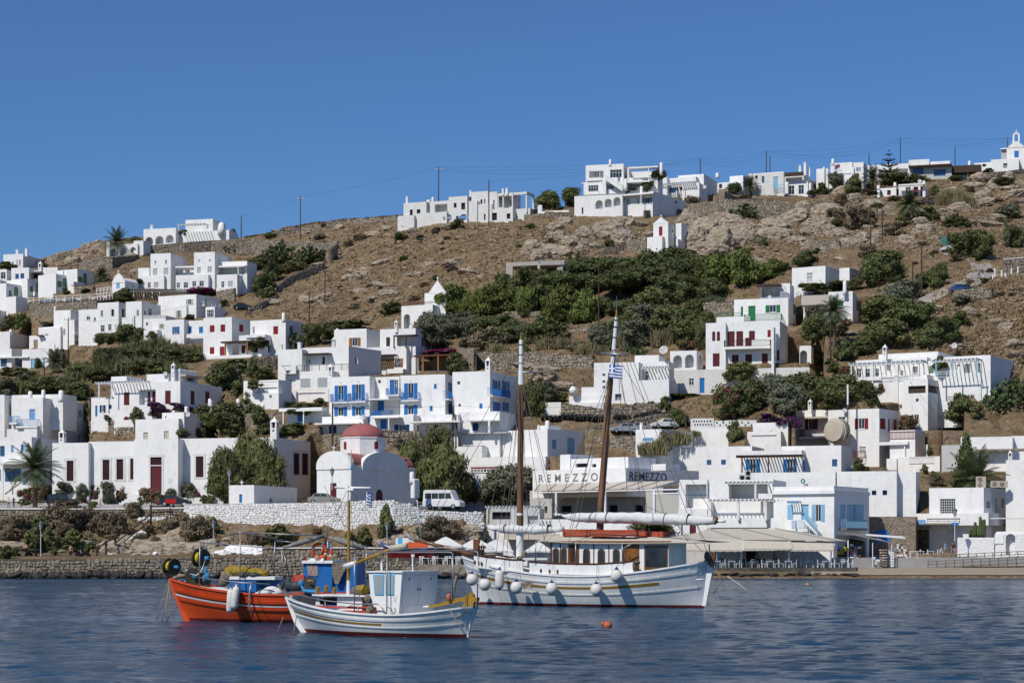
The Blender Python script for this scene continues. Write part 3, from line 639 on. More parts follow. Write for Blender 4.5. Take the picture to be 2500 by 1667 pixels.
b(485,590,600,405,632); b(566,822,830,405,632,d=.4); w('pr:a',590,418,800,484,depth=1.5); ww('op:d 580 450 640 484;op:d 600 580 800 622'); b(540,560,565,392,530,d=-.6,D=.8); b(800,822,826,392,470,d=-.6,D=.8); b(612,805,812,350,410,d=2.4,D=6); chim(632,320,360,24,'p'); b(805,905,928,350,432,d=3,D=6); ww('gl 840 398 862 432;cs:l 864 398 882 432'); dish(677,386,20,.5,'maroon','dark red satellite dish on a white roof at the top of the hill')
h('long low white and grey house with brown verandas across the ridge',phi=16)
b(922,1310,1315,360,520,mat='white',d=1.5,D=8); w('pr',1040,412,1300,480,depth=2)
b(1308,1490,1502,323,380,d=2,D=7); b(1500,1675,1690,338,380,d=2,D=7); b(1310,1690,1700,378,495,mat='palegrey',D=7); ww('bw 1345 405 1440 462;bw 1530 413 1637 474'); slab(1305,1690,372,386,1.6,0,'brown','roof')
b(1690,1880,1900,410,510,d=3,mat='palegrey',D=5); slab(1680,1950,378,440,3.0,1,'brown','veranda',posts=(1833,),yp=500,pmat='wood'); wallrect(1525,1830,474,515,.6,.3,'oldwhite'); chim(1848,340,380,24,'p')
h('small white summer house with dark red windows and three pointed pillars',phi=18)
b(1045,1220,1222,575,655); ww('op:m 1115 600 1148 645;op:m 1200 590 1218 640'); b(1220,1440,1503,550,658,d=-.3); ww('gl 1280 572 1327 632;op:m 1350 570 1392 652;op:m 1412 565 1432 652')
for q in ((1025,1052,555),(1172,1198,530),(1430,1458,516)): b(q[0],q[1],q[1]+3,q[2]+12,662,d=-1.4,D=.8); chim((q[0]+q[1])/2,q[2],q[2]+20,24,'p',-1.1)
slab(1215,1440,543,556,1.2); dish(1405,520,18,1,'palegrey','pale satellite dish on the small summer house'); b(1025,1558,1562,655,668,d=-1.5,D=4,r=.02)
h('white hilltop chapel with a bell arch and bright blue door at the right edge','chapel','chapel','chapels',phi=18)
b(2040,2288,2400,315,432); ww('op:y 2150 360 2185 403'); b(1892,2045,2052,350,425,d=.8,D=5); w('op',1962,368,1997,390)
b(2180,2345,2420,220,330,d=2.0,D=7,r=.02,top='solid'); w('dr:b',2248,250,2288,310)
B=cur.blocks[-1]; m_=MB(); o,r,n,s0,s1,z0,z1=rect(B,'f',*(px(2180,165)+px(2345,220)),.05); Wd=s1-s0; Hh=z1-z0
m_.prism([(0,0),(Wd,0),(Wd,.1*Hh),(Wd*.9,.1*Hh),(Wd*.9,.35*Hh),(Wd*.8,.35*Hh),(Wd*.8,.6*Hh),(Wd*.7,.62*Hh),(Wd*.66,Hh),(Wd*.3,Hh),(Wd*.3,.62*Hh),(Wd*.2,.6*Hh),(Wd*.2,.35*Hh),(Wd*.1,.35*Hh),(Wd*.1,.1*Hh),(0,.1*Hh)],Vector((o.x,o.y,z0-.02))+r*s0,r,UP,-n*.7); m_.build('gable','white',cur.root)
o,r,n,s0,s1,z0,z1=rect(B,'f',*(px(2233,85)+px(2297,168)),.0); Wd=s1-s0; Hh=z1-z0; m_=MB(); iw=Wd*.24
outer=archpoly(Wd,Hh,10); N_=len(outer)
for (a_,b_) in ((0,iw),(Wd-iw,Wd)): m_.prism([(a_,0),(b_,0),(b_,Hh-Wd/2),(a_,Hh-Wd/2)],Vector((o.x,o.y,z0))+r*s0,r,UP,-n*.6)
k=10
for i in range(k):
 t0,t1=math.pi*i/k,math.pi*(i+1)/k; ro=Wd/2; ri=ro-iw
 m_.prism([(ro+ri*math.cos(t0),Hh-ro+ri*math.sin(t0)),(ro+ro*math.cos(t0),Hh-ro+ro*math.sin(t0)),(ro+ro*math.cos(t1),Hh-ro+ro*math.sin(t1)),(ro+ri*math.cos(t1),Hh-ro+ri*math.sin(t1))],Vector((o.x,o.y,z0))+r*s0,r,UP,-n*.6)
m_.build('bell_arch','white',cur.root); cross(Vector((o.x,o.y,0))+r*(s0+Wd/2)-n*.3+UP*(z1-.05),.9)
h('small white building with a concrete upper storey beside the hilltop chapel',phi=20)
b(2130,2185,2200,225,330,mat='palegrey',D=4,d=3); slab(2125,2190,225,235,.8)
fr('C')
h('white hillside chapel with a stepped gable and closed red door among the boulders','chapel','chapel','chapels',phi=30)
b(1440,1573,1645,600,890,r=.02,top='solid'); ww('dr:r 1490 632 1522 715;op 1605 655 1618 683')
B=cur.blocks[-1]
def gable(B,x0,x1,ya,ye,steps=7,th=.5,name='gable',mt='white',out=.04):
 o,r,n,s0,s1,z0,z1=rect(B,'f',*(px(x0,ya)+px(x1,ye)),out); Wd=s1-s0; Hh=z1-z0; P=[(0,-.1),(Wd,-.1)]
 for i in range(steps):
  xx=Wd-Wd/2*i/steps; P+= [(xx,Hh*(i+.35)/steps),(xx-Wd/2/steps*.9,Hh*(i+.6)/steps)]
 P.append((Wd/2,Hh))
 for i in range(steps-1,-1,-1):
  xx=Wd/2*i/steps; P+=[(xx+Wd/2/steps*.9,Hh*(i+.6)/steps),(xx,Hh*(i+.35)/steps)]
 m_=MB(); m_.prism(P,Vector((o.x,o.y,z0))+r*s0,r,UP,-n*th); m_.build(name,mt,cur.root); return Vector((o.x,o.y,z1))+r*(s0+Wd/2)-n*.2,Wd,Hh
ap,Wd,Hh=gable(B,1437,1576,548,602); cross(ap-UP*.1,.7)
m_=MB(); C=B.C; m_.prism([(0,0),(B.W,0),(B.W/2,Hh*.72)],Vector((C.x,C.y,B.z1-.03))-B.ex*B.W+B.ey*.45,B.ex,UP,B.ey*(B.D-.5)); m_.build('roof','red',cur.root)
b(1385,1520,1640,718,900,d=-1.2,D=5,r=.05); b(1640,1660,1712,738,830,d=1.5,D=4,r=.36); b(1640,1690,1730,600,720,d=3,D=3,r=.36)
fr('B')
h('white chapel with a tall stepped gable and red window above the green trees','chapel','chapel','chapels',phi=24)
b(1386,1664,1700,1325,1540,r=.03,D=5); ww('ar 1407 1410 1462 1540;ad:m 1578 1387 1604 1443'); rail(1395,1664,1303,1325,'maroon',.02,sides=False)
b(1592,1780,1790,1215,1400,d=3,D=7,r=.02,top='solid'); w('cs:r',1690,1233,1721,1292); B=cur.blocks[-1]
ap,Wd,Hh=gable(B,1628,1782,1110,1220,9); cross(ap-UP*.1,.9)
fr('C')
h('bare grey concrete frame building without walls, above the trees','concrete_frame','building','unfinished buildings',phi=20,Y=GY(1290,682)-3)
m_=None
b(128,420,430,940,948,mat='concrete',D=8,base=.6);
B=cur.blocks[-1]; C=B.C
def beam(a0,a1,z0,z1,k0,k1,mt='concrete',nm='column'):
 m_=MB(); obox(m_,C-B.ex*B.W,B.ex,-B.ey,a0,a1,z0,z1,k0,k1); m_.build(nm,mt,cur.root)
sc_=C.y/F/3.647; zt=B.z1
beam(.02,1.5,zt-165*sc_,zt-.5,.01,-.5); beam(B.W-.3,B.W+.3,zt-165*sc_,zt-.5,.012,-.4)
b(430,648,660,932,940,mat='concrete',D=8,d=-.5,base=.7,phi=10); beam(B.W+15.5*0+ (648-420)*sc_-1.2,B.W+(648-420)*sc_,zt-165*sc_,zt-.5,.3,-.3)
beam(.5,B.W+6,zt-110*sc_,zt-.9,-7,-7.3,'concrete','wall')
b(660,668,850,940,980,mat='concrete',D=6,d=2)
# ---------------- middle rows
fr('E')
h('tall white house with pale blue balconies and three rounded roof stubs at the left edge',phi=14)
b(102,382,787,403,830,r=.36); ww('dr:e 262 505 312 600;cs:e 557 505 600 585;op:s 705 515 733 580;op:n 702 735 727 795;cs:e 585 730 597 795;dr:e 262 728 310 752')
b(-200,40,105,378,790,d=1.5,D=6); b(105,560,620,372,420,d=3,D=5); slab(140,328,655,672,1.0,0,'white','balcony',B=cur.blocks[0]); rail(140,328,595,655,'sky',.98,B=cur.blocks[0]); slab(80,148,625,640,1.2,0,'white','balcony',B=cur.blocks[0]); rail(80,148,565,622,'sky',1.2,B=cur.blocks[0])
for q in ((270,345,400,38),(386,333,420,34),(545,337,410,46)): chim(*q,'p',.6,B=cur.blocks[0])
b(215,330,335,680,770,d=-1.4,D=1.4,r=.36); b(60,215,218,680,800,d=-.6,D=3)
h('white house with blue windows, blue shutters and an outside stair behind the left palm',phi=10)
b(-150,282,590,752,1200); ww('bw 0 832 42 925;cs:e 98 825 122 890;cs:b 185 820 210 885;bw 45 1030 190 1150;dr:b 205 1070 252 1180;cs:b 345 1055 410 1145;cs:b 445 1050 462 1145;cs:b 0 1040 8 1145'); slab(-40,330,975,992,2.0,0,'white','canopy',posts=(22,),yp=1350)
m_=MB(); B=cur.blocks[0]; o,r,n,s0,s1,z0,z1=rect(B,'f',*(px(45,1150)+px(275,1320)),2.6)
for i in range(12): q=s0+(s1-s0)*i/12; obox(m_,o,r,n,q,q+(s1-s0)/12-.002,z0-1,z0+(z1-z0)*(i+1)/12,0,-1.2)
m_.build('stair','white',cur.root); m_=MB(); m_.tube([o+r*s0+UP*(z0+1),o+r*s1+UP*(z1+1)],.12); m_.build('handrail','tan',cur.root)
b(-100,300,470,1180,1330,d=-.5,phi=12,r=.05)
h('pale grey planter box on the terrace of the blue balcony house','planter','planter','planters')
b(-20,76,90,668,755,mat='dark',d=-4,D=2,Y=None) if 0 else b(-20,76,90,668,755,mat='stonew',D=1)
h('white house with closed dark red doors and a white rooftop pergola',phi=20)
b(1018,1605,1977,255,665); ww('cs:m 1103 355 1152 470;cs:m 1470 340 1520 460;cs:m 1697 342 1733 465;cs:m 1828 348 1865 455;ad:m 1100 570 1148 662'); w('pr',1240,332,1386,466,depth=1.1);
B=cur.blocks[-1]
for q in ((1288,345,1306,464),(1328,343,1383,464)):
 o,r,n,s0,s1,z0,z1=rect(B,'f',*(px(q[0],q[1])+px(q[2],q[3]))); m_=MB(); obox(m_,o,r,n,s0,s1,z0,z1,-1.0,-1.06); m_.build('door','maroon',cur.root)
b(812,1018,1022,398,605,d=.5,D=6,r=.36); ww('dr:b 848 473 868 570;sh:n 888 470 940 534;cs:n 966 465 994 503')
slab(850,1305,258,272,1.5,3,'wht','pergola',batten=.6,posts=(880,990),yp=400,B=B)
b(990,1128,1300,212,262,d=1.5,D=5); b(1305,1500,1562,190,262,d=1.2,D=5); b(1562,1602,1810,145,258,d=1.5,D=6); w('op:n',1668,232,1728,255); slab(1655,1810,208,222,1.2,0,'canvas','awning',face='s')
chim(1546,92,250,34,'h',1.0); b(1640,1665,1675,480,560,d=-3,D=.8); dish(1470,192,22,1,'palegrey','pale round satellite dish on the roof with the white pergola')
b(1015,1190,1200,600,668,d=-.4,D=3,r=.02)
h('rounded white house with two cream doors between museum roof and bougainvillea',phi=22)
b(1205,1590,1930,588,810,r=.36); ww('dr:c 1277 712 1319 785;dr:c 1460 700 1503 785'); b(1443,1640,1690,533,592,d=1,D=4); ww('op 1468 568 1482 582'); dish(1672,552,23,0,'palegrey','pale satellite dish leaning above the cream doors')
h('group of white garden walls and pillars above the rounded house','garden_wall','wall','garden walls',phi=20)
b(1665,1880,1900,470,560,D=1,r=.36)
for q in (1680,1868,2120): b(q-15,q+15,q+18,430,560,d=-.3,D=.9,r=.1); chim(q,412,440,30,'p',.1)
h('long low white museum with dark red lattice windows and a tall double door','museum','museum',None,phi=13) if 0 else h('long low white museum with dark red lattice windows and a tall double door','museum','museum','public buildings',phi=13)
b(465,788,800,803,1300,D=14);
def mwin(x0,y0,x1,y1,B=None,door=False):
 B=B or cur.blocks[-1]
 if not door: w('lw:m',x0,y0,x1,y1,B)
 o,r,n,s0,s1,z0,z1=rect(B,'f' if (px(x0,0)[0]+px(x1,0)[0])/2<B.xc else 's',*(px(x0,y0)+px(x1,y1))); m_=MB(); t=.3
 for q in ((s0-t,s0-.002,z0-.0,z1),(s1+.002,s1+t,z0-.0,z1),(s0-t-.1,s1+t+.1,z1+.002,z1+.4))+(() if door else ((s0-t-.1,s1+t+.1,z0-.22,z0-.002),)): obox(m_,o,r,n,*q,-.02,.05)
 m_.build('window_surround','palegrey' if 0 else 'oldwhite',cur.root)
mwin(595,963,655,1145)
b(788,1195,1200,790,1300,d=.9,D=12); mwin(915,955,975,1135); mwin(1038,950,1098,1130); mwin(1160,945,1188,1130)
b(1195,1585,1680,768,1300,d=-.1,D=10)
B=cur.blocks[-1]; w('dr:m',1340,1010,1440,1252); w('lw:m',1340,932,1440,1003); mwin(1340,932,1440,1252,B,True)
wallrect(1492,1530,1120,1160,.04,.05,'oldwhite','plaque')
b(1600,2438,2920,755,1310,d=1.3,D=14,phi=16); mwin(1745,925,1812,1110)
fr('F'); mwin(425,1335,477,1525); mwin(500,1335,555,1528); fr('E')
b(790,1195,1200,1308,1375,d=.4,D=2,r=.02,mat='oldwhite'); b(1600,2010,2020,1290,1375,d=.8,D=2,r=.02,mat='oldwhite')
m_=MB(); o,r,n,s0,s1,z0,z1=rect(B,'f',*(px(1195,1262)+px(1500,1370)),.0)
for i in range(7): obox(m_,o,r,n,s0-.28*i,s1+.1*i,z0-.5,z1-(z1-z0)*i/7,.6+.32*i,.6+.32*i-.319 if i else -.02)
m_.build('stair','oldwhite',cur.root)
chim(556,678,810,50,'h',.8,B=cur.blocks[0]); fr('F'); chim(257,1012,1175,60,'h',.8,B=cur.blocks[3]); fr('E')
h('small whitewashed cube with a narrow blue door on the white sea wall','blockhouse','building','harbour front buildings',phi=18,Y=259)
b(2042,2262,2645,1180,1350,r=.36); ww('dr:b 2130 1262 2156 1338;op 2402 1297 2424 1338'); ap=corner(px(2152,0)[0],1,cur.phi); cross(Vector((ap.x,ap.y,cur.blocks[0].z1-.1)),.8)
fr('F')
h('white domed church with a red dome, red vaults and an arched brown door','church','church','public buildings',phi=34,Y=258)
b(632,935,1455,1440,1830,r=.04,top='solid',D=14)
w('ad:m',1160,1655,1222,1775); w('dr:m',753,1600,808,1785)
B=cur.blocks[0]; C=B.C; X0=C-B.ex*B.W
def vault(o,r,ext,wd,z,hh,mt='white',nm='gable',z0d=.5,k=14,pw=1.0):
 P=[(0,-z0d),(wd,-z0d),(wd,0)]+[(wd/2+wd/2*math.cos(math.pi*i/k),hh*math.sin(math.pi*i/k)**pw) for i in range(1,k)]+[(0,0)]
 m_=MB(); m_.prism(P,Vector((o.x,o.y,z)),r,UP,ext); return m_.build(nm,mt,cur.root)
sc_=C.y/F/3.647; hv=130*sc_
vault(X0-B.ey*.12,B.ex,B.ey*.7,B.W*1.02,B.z1,hv); vault(X0+B.ex*.2+B.ey*.55,B.ex,B.ey*(B.D-.8),B.W*.95,B.z1-.02,hv*.93,'domered','roof')
vault(C+B.ey*2.3+B.ex*.14,B.ey,-B.ex*.7,B.D*.70,B.z1-.01,hv*1.05); vault(C+B.ey*2.5-B.ex*.5,B.ey,-B.ex*(B.W-1),B.D*.67,B.z1-.04,hv*.98,'domered','roof')
vault(C+B.ey*(B.D*.80)-B.ex*.6,B.ey,-B.ex*(B.W-1.4),B.D*.19,B.z1-.3,hv*.8,'slate','roof')
cx,_=px(1042,0); Yd=C.y+7.3; sd=Yd/F; cxx=(cx-1250)*sd; zdr=H0+(HY-px(0,1300)[1])*sd; zdt=H0+(HY-px(0,1208)[1])*sd; rd=(1232-850)/2/3.647*sd; zd=H0+(HY-px(0,1072)[1])*sd
m_=MB(); T=Matrix.Translation((cxx,Yd,0))@Matrix.Rotation(R(22.5-34+8),4,'Z')
pl=[(rd*1.05*math.cos(2*math.pi*i/8),rd*1.05*math.sin(2*math.pi*i/8)) for i in range(8)]
m_.prism(pl,Vector((cxx,Yd,zdr-2.5)),(T.to_3x3()@Vector((1,0,0))),(T.to_3x3()@Vector((0,1,0))),Vector((0,0,zdt-zdr+2.5))); m_.build('drum','white',cur.root)
m_=MB(); pl=[(x*1.03,y*1.03) for x,y in pl]; m_.prism(pl,Vector((cxx,Yd,zdt+.002)),(T.to_3x3()@Vector((1,0,0))),(T.to_3x3()@Vector((0,1,0))),Vector((0,0,.16))); m_.build('drum_cornice','white',cur.root)
m_=MB(); hd=zd-zdt-.16; m_.lathe([(rd*.99*math.cos(a),zdt+.16+hd*math.sin(a)) for a in [math.pi/2*i/12*.995 for i in range(13)]],(cxx,Yd,0),28); m_.build('dome','domered',cur.root,smooth=True)
cross(Vector((cxx,Yd,zd-.05)),1.25); m_=MB(); m_.ell((cxx,Yd,zd+.05),(.2,.2,.25),8,6); m_.build('finial','white',cur.root)
for k,ang in enumerate((T.to_euler().z,)):
 pass
for q in ((892,1232,912,1298),(1153,1228,1180,1296)):
 x0,y0=px(q[0],q[1]); x1,y1=px(q[2],q[3]); ux=((x0+x1)/2-1250)*sd-cxx; yy=Yd-math.sqrt(max(.1,(rd*1.0)**2-ux*ux)); s2=yy/F
 m_=MB(); nrm=Vector((ux,yy-Yd,0)).normalized(); rr=Vector((-nrm.y,nrm.x,0)); wd=(x1-x0)*s2*1.25; hh=(y1-y0)*s2
 m_.prism(archpoly(wd,hh),Vector((cxx+nrm.x*rd*.90,Yd+nrm.y*rd*.90,H0+(HY-y1)*s2))-rr*wd/2,rr,UP,nrm*rd*.17); m_.build('window','red',cur.root)
ap=Vector((X0.x,X0.y,0))+B.ex*B.W/2; cross(Vector((ap.x,ap.y,B.z1+hv-.05)),.8)
b(1462,1500,1530,1560,1710,d=-5,D=1.2,r=.2,base=.3); chim(1480,1500,1565,40,'p',-4.8)
b(620,640,1530,1770,1850,d=-1.6,D=13,r=.05,phi=34)
# ---------------- blue shuttered hotel
h('large white hotel with bright blue shutters, balconies and an outside blue stair','hotel','hotel','public buildings',phi=20,Y=301)
b(742,1103,1172,648,1160,D=8); ww('sh:b 792 733 902 866;sh:b 947 723 1058 862;sh:b 790 924 902 1003;sh:b 947 919 1057 1000'); balc(748,902,808,880); balc(911,1064,800,874)
b(1105,1370,1372,652,1160,d=2.0,D=6); ww('dr:b 1173 867 1231 957;op 1178 683 1202 711');
b(1246,1368,1372,655,846,d=-.2,D=2.2,base=0,r=.05); w('sh:b',1255,680,1386,846) if 0 else w('dr:b',1283,682,1322,815); w('gl:a',1322,682,1357,815); balc(1244,1364,757,815); slab(1060,1385,846,858,2.2,0,'white','ledge',B=cur.blocks[1])
b(1375,1775,1878,632,1160,D=8,d=.0); ww('sh:b 1411 712 1528 848;cs:b 1675 718 1700 763;sh:b 1411 908 1528 990;cs:b 1638 912 1664 960;sh:b 1803 708 1871 850;cs:b 1805 900 1871 985'); balc(1382,1531,793,862); balc(1803,1923,790,860,face='s'); rail(1165,1272,955,1000,'blue',1.5,B=cur.blocks[1])
w('op',1880,695,1908,722,cur.blocks[3],face='s') if 0 else None
b(1840,2175,2368,603,1160,d=.4,D=12); ww('cs:b 2080 892 2108 938;op 1882 696 1908 722;op 1894 895 1914 920;sh:b 2197 685 2262 832;sh:b 2282 692 2346 836;cs:b 2200 880 2272 962;cs:b 2283 882 2345 962'); balc(2197,2362,765,832,face='s')
for (x,y) in ((845,705),(1005,700),(1470,690),(842,898),(1003,892),(1466,885),(1838,688),(1842,882)):
 Bq=cur.blocks[0] if x<1100 else cur.blocks[3]; o,r,n,s0,s1,z0,z1=rect(Bq,'f' if px(x,0)[0]<Bq.xc else 's',*(px(x-8,y-10)+px(x+8,y+10))); m_=MB(); obox(m_,o,r,n,s0+.15,s1-.15,z0+.1,z1-.1,0,.25); m_.build('wall_lamp','black',cur.root)
b(680,1040,1130,1003,1168,d=-2.4,D=4); ww('dr:n 740 1090 808 1160;op:n 915 1085 962 1115'); slab(612,1012,1064,1076,1.6,0,'white','canopy')
b(372,678,690,925,1062,d=-.8,D=5); ww('dr:b 458 972 505 1052'); slab(295,680,931,961,1.6,0,'white','canopy',posts=(332,513),yp=1058)
b(1110,1492,1572,992,1168,d=-2.6,D=6); ww('dr:b 1198 1035 1255 1122;sh:n 1325 1080 1456 1137;op 1525 1085 1546 1140'); slab(1110,1362,1012,1022,1.5,0,'white','canopy',posts=(1272,),yp=1120)
b(1565,1890,2005,988,1195,d=-3.2,D=6); slab(1450,1905,1048,1062,1.8,0,'white','canopy'); ww('op:n 1672 1085 1712 1115;op 1640 1108 1672 1150'); b(1890,2260,2350,962,1180,d=-2.2,D=7); ww('dr:n 2018 1065 2072 1136'); slab(1965,2260,1035,1048,1.6,0,'white','canopy',posts=(2165,),yp=1130,pw=.3)
def bluestair(x0,y0,x1,y1,Bk,out,col,nst=10,wd_=1.1):
 o,r,n,s0,s1,z0,z1=rect(Bk,'f',*(px(min(x0,x1),min(y0,y1))+px(max(x0,x1),max(y0,y1))),out); up=(x1>x0)==(y1<y0)
 m_=MB(); rl=MB()
 for i in range(nst):
  a=s0+(s1-s0)*i/nst; c_=a+(s1-s0)/nst; k=(i+1)/nst if up else 1-i/nst; zz=z0+(z1-z0)*k
  obox(m_,o,r,n,a,c_-.002,zz-.35,zz,0,-wd_)
  obox(rl,o,r,n,a,a+.05,zz,zz+.95,.02,-.03); obox(rl,o,r,n,a+(c_-a)/2,a+(c_-a)/2+.05,zz,zz+.95,.02,-.03)
 ka,kb=(z0,z1) if up else (z1,z0)
 rl.tube([Vector((o.x,o.y,ka+.95))+r*s0,Vector((o.x,o.y,kb+.95))+r*s1],.06,5)
 st=m_.build('stair','white',cur.root); rl.build('railing',col,st)
bluestair(1075,1085,1170,1000,cur.blocks[1],2.4,'blue'); bluestair(968,1085,1045,1045,cur.blocks[1],3.0,'blue',8)
chim(757,538,668,40,'h',.8,B=cur.blocks[0]); chim(2161,478,612,46,'h',.8,B=cur.blocks[4])
# ---------------- brown shutter house above the hotel
h('white house with brown wooden shutters and timber pergolas above the blue hotel',phi=20)
b(787,1076,1197,226,480,D=8); ww('sh:o 920 308 1022 382'); b(1195,1512,1658,222,500,d=1.0,D=8); ww('cs:k 1250 303 1285 385;sh:k 1566 313 1601 387'); w('pr',1345,300,1511,380,depth=1.4); w('dr:k',1358,306,1412,378,depth=1) if 0 else None; slab(1315,1508,281,291,1.6,0,'brown','pergola',posts=(1318,1424),yp=380,pmat='brown',pw=.2)
b(1075,1430,1532,383,640,d=-.3,D=7); w('pr',1076,472,1322,600,depth=1.6); ww('sh:o 1326 492 1400 572;dr:k 1430 495 1432 600'); slab(1068,1332,460,472,1.6,0,'brown','pergola',batten=.4,posts=(1200,),yp=628,pmat='wood',pw=.25)
B=cur.blocks[-1]
for q in ((1078,500,1102,598),(1140,508,1170,560),(1248,498,1298,598)):
 o,r,n,s0,s1,z0,z1=rect(B,'f',*(px(q[0],q[1])+px(q[2],q[3]))); m_=MB(); obox(m_,o,r,n,s0,s1,z0,z1,-1.5,-1.56); m_.build('door','brown',cur.root)
b(1532,1850,1900,470,620,d=1,D=4); w('pr:a',1535,478,1840,600,depth=2); slab(1490,1905,457,470,2.5,0,'wood','pergola',posts=(1577,1712),yp=605,pmat='orange',pw=.25)
chim(1342,150,232,28,'h',B=cur.blocks[1]); chim(815,225,262,26,'p',B=cur.blocks[0]); chim(783,305,390,26,'h',-1.5,B=cur.blocks[0])
slab(1255,1400,585,625,1.5,0,'white','parapet',B=cur.blocks[2])
h('white house with a railed terrace and small vine, left of the brown shutter house',phi=20)
b(287,500,505,408,700,D=8); w('gl:x',372,472,410,550) if 0 else None; b(500,915,920,385,620,d=1.8,D=6); ww('gl:x 525 497 550 535;gl:x 553 497 580 535;dr:k 680 478 704 545'); b(910,916,1070,380,660,d=-.4,D=10,phi=30); ww('op 974 477 999 535'); w('op',1,1,2,2) if 0 else None
b(443,770,915,600,765,d=-.8,D=8); ww('cs:x 487 672 575 753;cs:x 641 665 727 750'); rail(455,915,545,600,'brown',.0,horiz=3,sides=False); b(380,443,445,620,800,d=-.6,D=4); w('gl:x',378,672,412,750);
slab(500,735,445,453,1.5,0,'brown','pergola',B=cur.blocks[1]); chim(480,348,545,30,'s',.3); chim(315,365,412,24,'s'); b(400,738,742,755,890,d=-1.4,D=3,r=.05); w('pr',445,772,705,888,depth=1.5); wallrect(290,445,560,630,.3)
h('low white outhouse with a small dark window among garden greenery',phi=26)
b(168,293,402,798,945); ww('op 210 815 230 842'); b(-20,290,402,680,800,d=2.5,D=4); w('pr:a',80,700,280,800,depth=1)
fr('E'); h('white arched garden wall among shrubs, left of the hotel annex','garden_wall','wall','garden walls',phi=14)
b(2170,2440,2600,540,640,D=.6,r=.36,mat='stonew')
fr('G')
# ---------------- white complex right of centre
h('low white house with a pergola porch and big satellite dish',phi=14)
b(912,1312,1314,742,1115,D=9); w('op:y',1100,1026,1156,1082); b(1310,1580,1585,900,1115,d=.0,D=8); b(1275,1492,1494,680,830,d=3.5,D=6); b(1310,1580,1590,735,905,d=3.0,D=5); w('gl',1368,825,1400,902); slab(1315,1590,778,800,2.6,0,'wht','pergola',batten=.5,posts=(1325,1480,),yp=905,pw=.2)
b(800,912,915,965,1050,d=.2,D=3); b(690,1010,1015,1040,1125,d=-1.2,D=5); b(470,618,622,1100,1235,d=-2,D=5,r=.05); b(748,1000,1005,1098,1170,d=-2,D=1,r=.05)
ww('') ; dish(1531,634,40,2,'palegrey','biggest pale satellite dish, on the low house left of the arches')
m_=MB(); C=corner(px(727,0)[0],-2,cur.phi); s=C.y/F; z=H0+(HY-px(0,1040)[1])*s; m_.lathe([(.25,z),(.55,z+.5),(.65,z+.9),(.45,z+1.2),(.3,z+1.3),(.4,z+1.4)],(C.x,C.y,0),12); u=m_.build('urn','white',None,smooth=True); tag(u,'big white urn on the corner of the low white house','urn','garden urns')
h('tall white house with dark red shutters, wide balcony and arched wing',phi=15)
b(1908,2085,2090,392,850,D=9); ww('ad:m 1964 470 1993 556;ad:m 2006 470 2035 555;cs:m 1970 665 2031 782')
fr('H'); b(-322,160,388,518,905,d=.7,D=10,r=.36); ww('cs:r 50 603 80 668;op:m 320 615 338 670;cs:m -148 672 -90 755;cs:m 0 812 53 900;ad:m 133 778 160 875;ad:m 232 790 258 882')
fr('G'); ww('dr:m 2100 470 2165 605;cs:m 2180 468 2240 601;cs:m 2292 465 2345 546;cs:m 2140 678 2200 777;cs:m 2260 673 2319 755'); slab(2070,2480,602,625,1.6,0,'white','balcony'); rail(2070,2480,545,602,'black',1.55)
fr('H'); b(85,108,120,575,905,d=-1.8,D=1.8,r=.05)
b(335,438,545,742,905,d=3,D=6); w('ar',322,785,402,905)
fr('G'); b(1590,1826,1972,640,810,D=6,d=-.2); ww('ar 1617 682 1695 797;ar 1722 675 1800 795;ar 1840 680 1890 790;ar 1905 680 1955 790')
b(1578,2832,2960,788,1045,d=-1.2,D=9,mat='oldwhite',r=.1); ww('gl 1757 888 1803 952;dr:b 1853 883 1896 1018;gl 2065 872 2100 905')
h('terraced white house with green shutters and green balcony rails',phi=16)
b(2160,2642,2776,172,420,D=9); ww('cs:g 2220 250 2240 382;dr:g 2287 243 2350 382'); fr('H'); ww('sh:g 33 382 162 447;cs:g 280 378 305 467;cs:g 350 388 369 465'); rail(-160,170,462,520,'green',1.6); fr('G'); b(2003,2300,2330,335,430,d=-1.5,D=5,r=.05); rail(2003,2225,303,340,'green',.0,sides=False)
fr('H'); b(592,808,1003,258,545,d=1.5,D=9); ww('cs:g 680 342 726 392;cs:g 842 342 866 437;cs:g 890 348 905 440;cs:d 918 380 940 445'); slab(352,600,295,380,2.4,0,'canvas','awning',B=cur.blocks[0]) ; b(370,600,605,290,545,d=3.5,D=5); w('pr:a',380,385,590,450); chim(739,165,262,32,'p',B=cur.blocks[2])
b(-10,250,262,188,315,d=5,D=5); w('pr:a',-5,215,160,310,depth=2); slab(-60,165,195,206,2,0,'brown','pergola')
dish(190,240,34,4,'palegrey','large white satellite dish on the roof of the green shutter house'); dish(322,280,24,3.5,'palegrey','middle sized white dish beside the cream awning'); dish(68,310,17,2,'palegrey','small white dish on the roof above the green door')
h('plain white house with a white railed balcony and vine below, uppermost right of the trees',phi=30)
b(268,566,695,32,260,D=8); w('wd',400,95,452,180); rail(338,512,160,215,'wht',.9); b(690,780,895,48,140,d=3,D=6); ww('op 805 112 828 135')
m_=None
h('white stepped wall and gatepost beside the road on the right slope','garden_wall','wall','garden walls',phi=20)
b(1265,1370,1380,190,300,D=.8,r=.36); b(1380,1470,1490,300,345,d=.5,D=.8,r=.36)
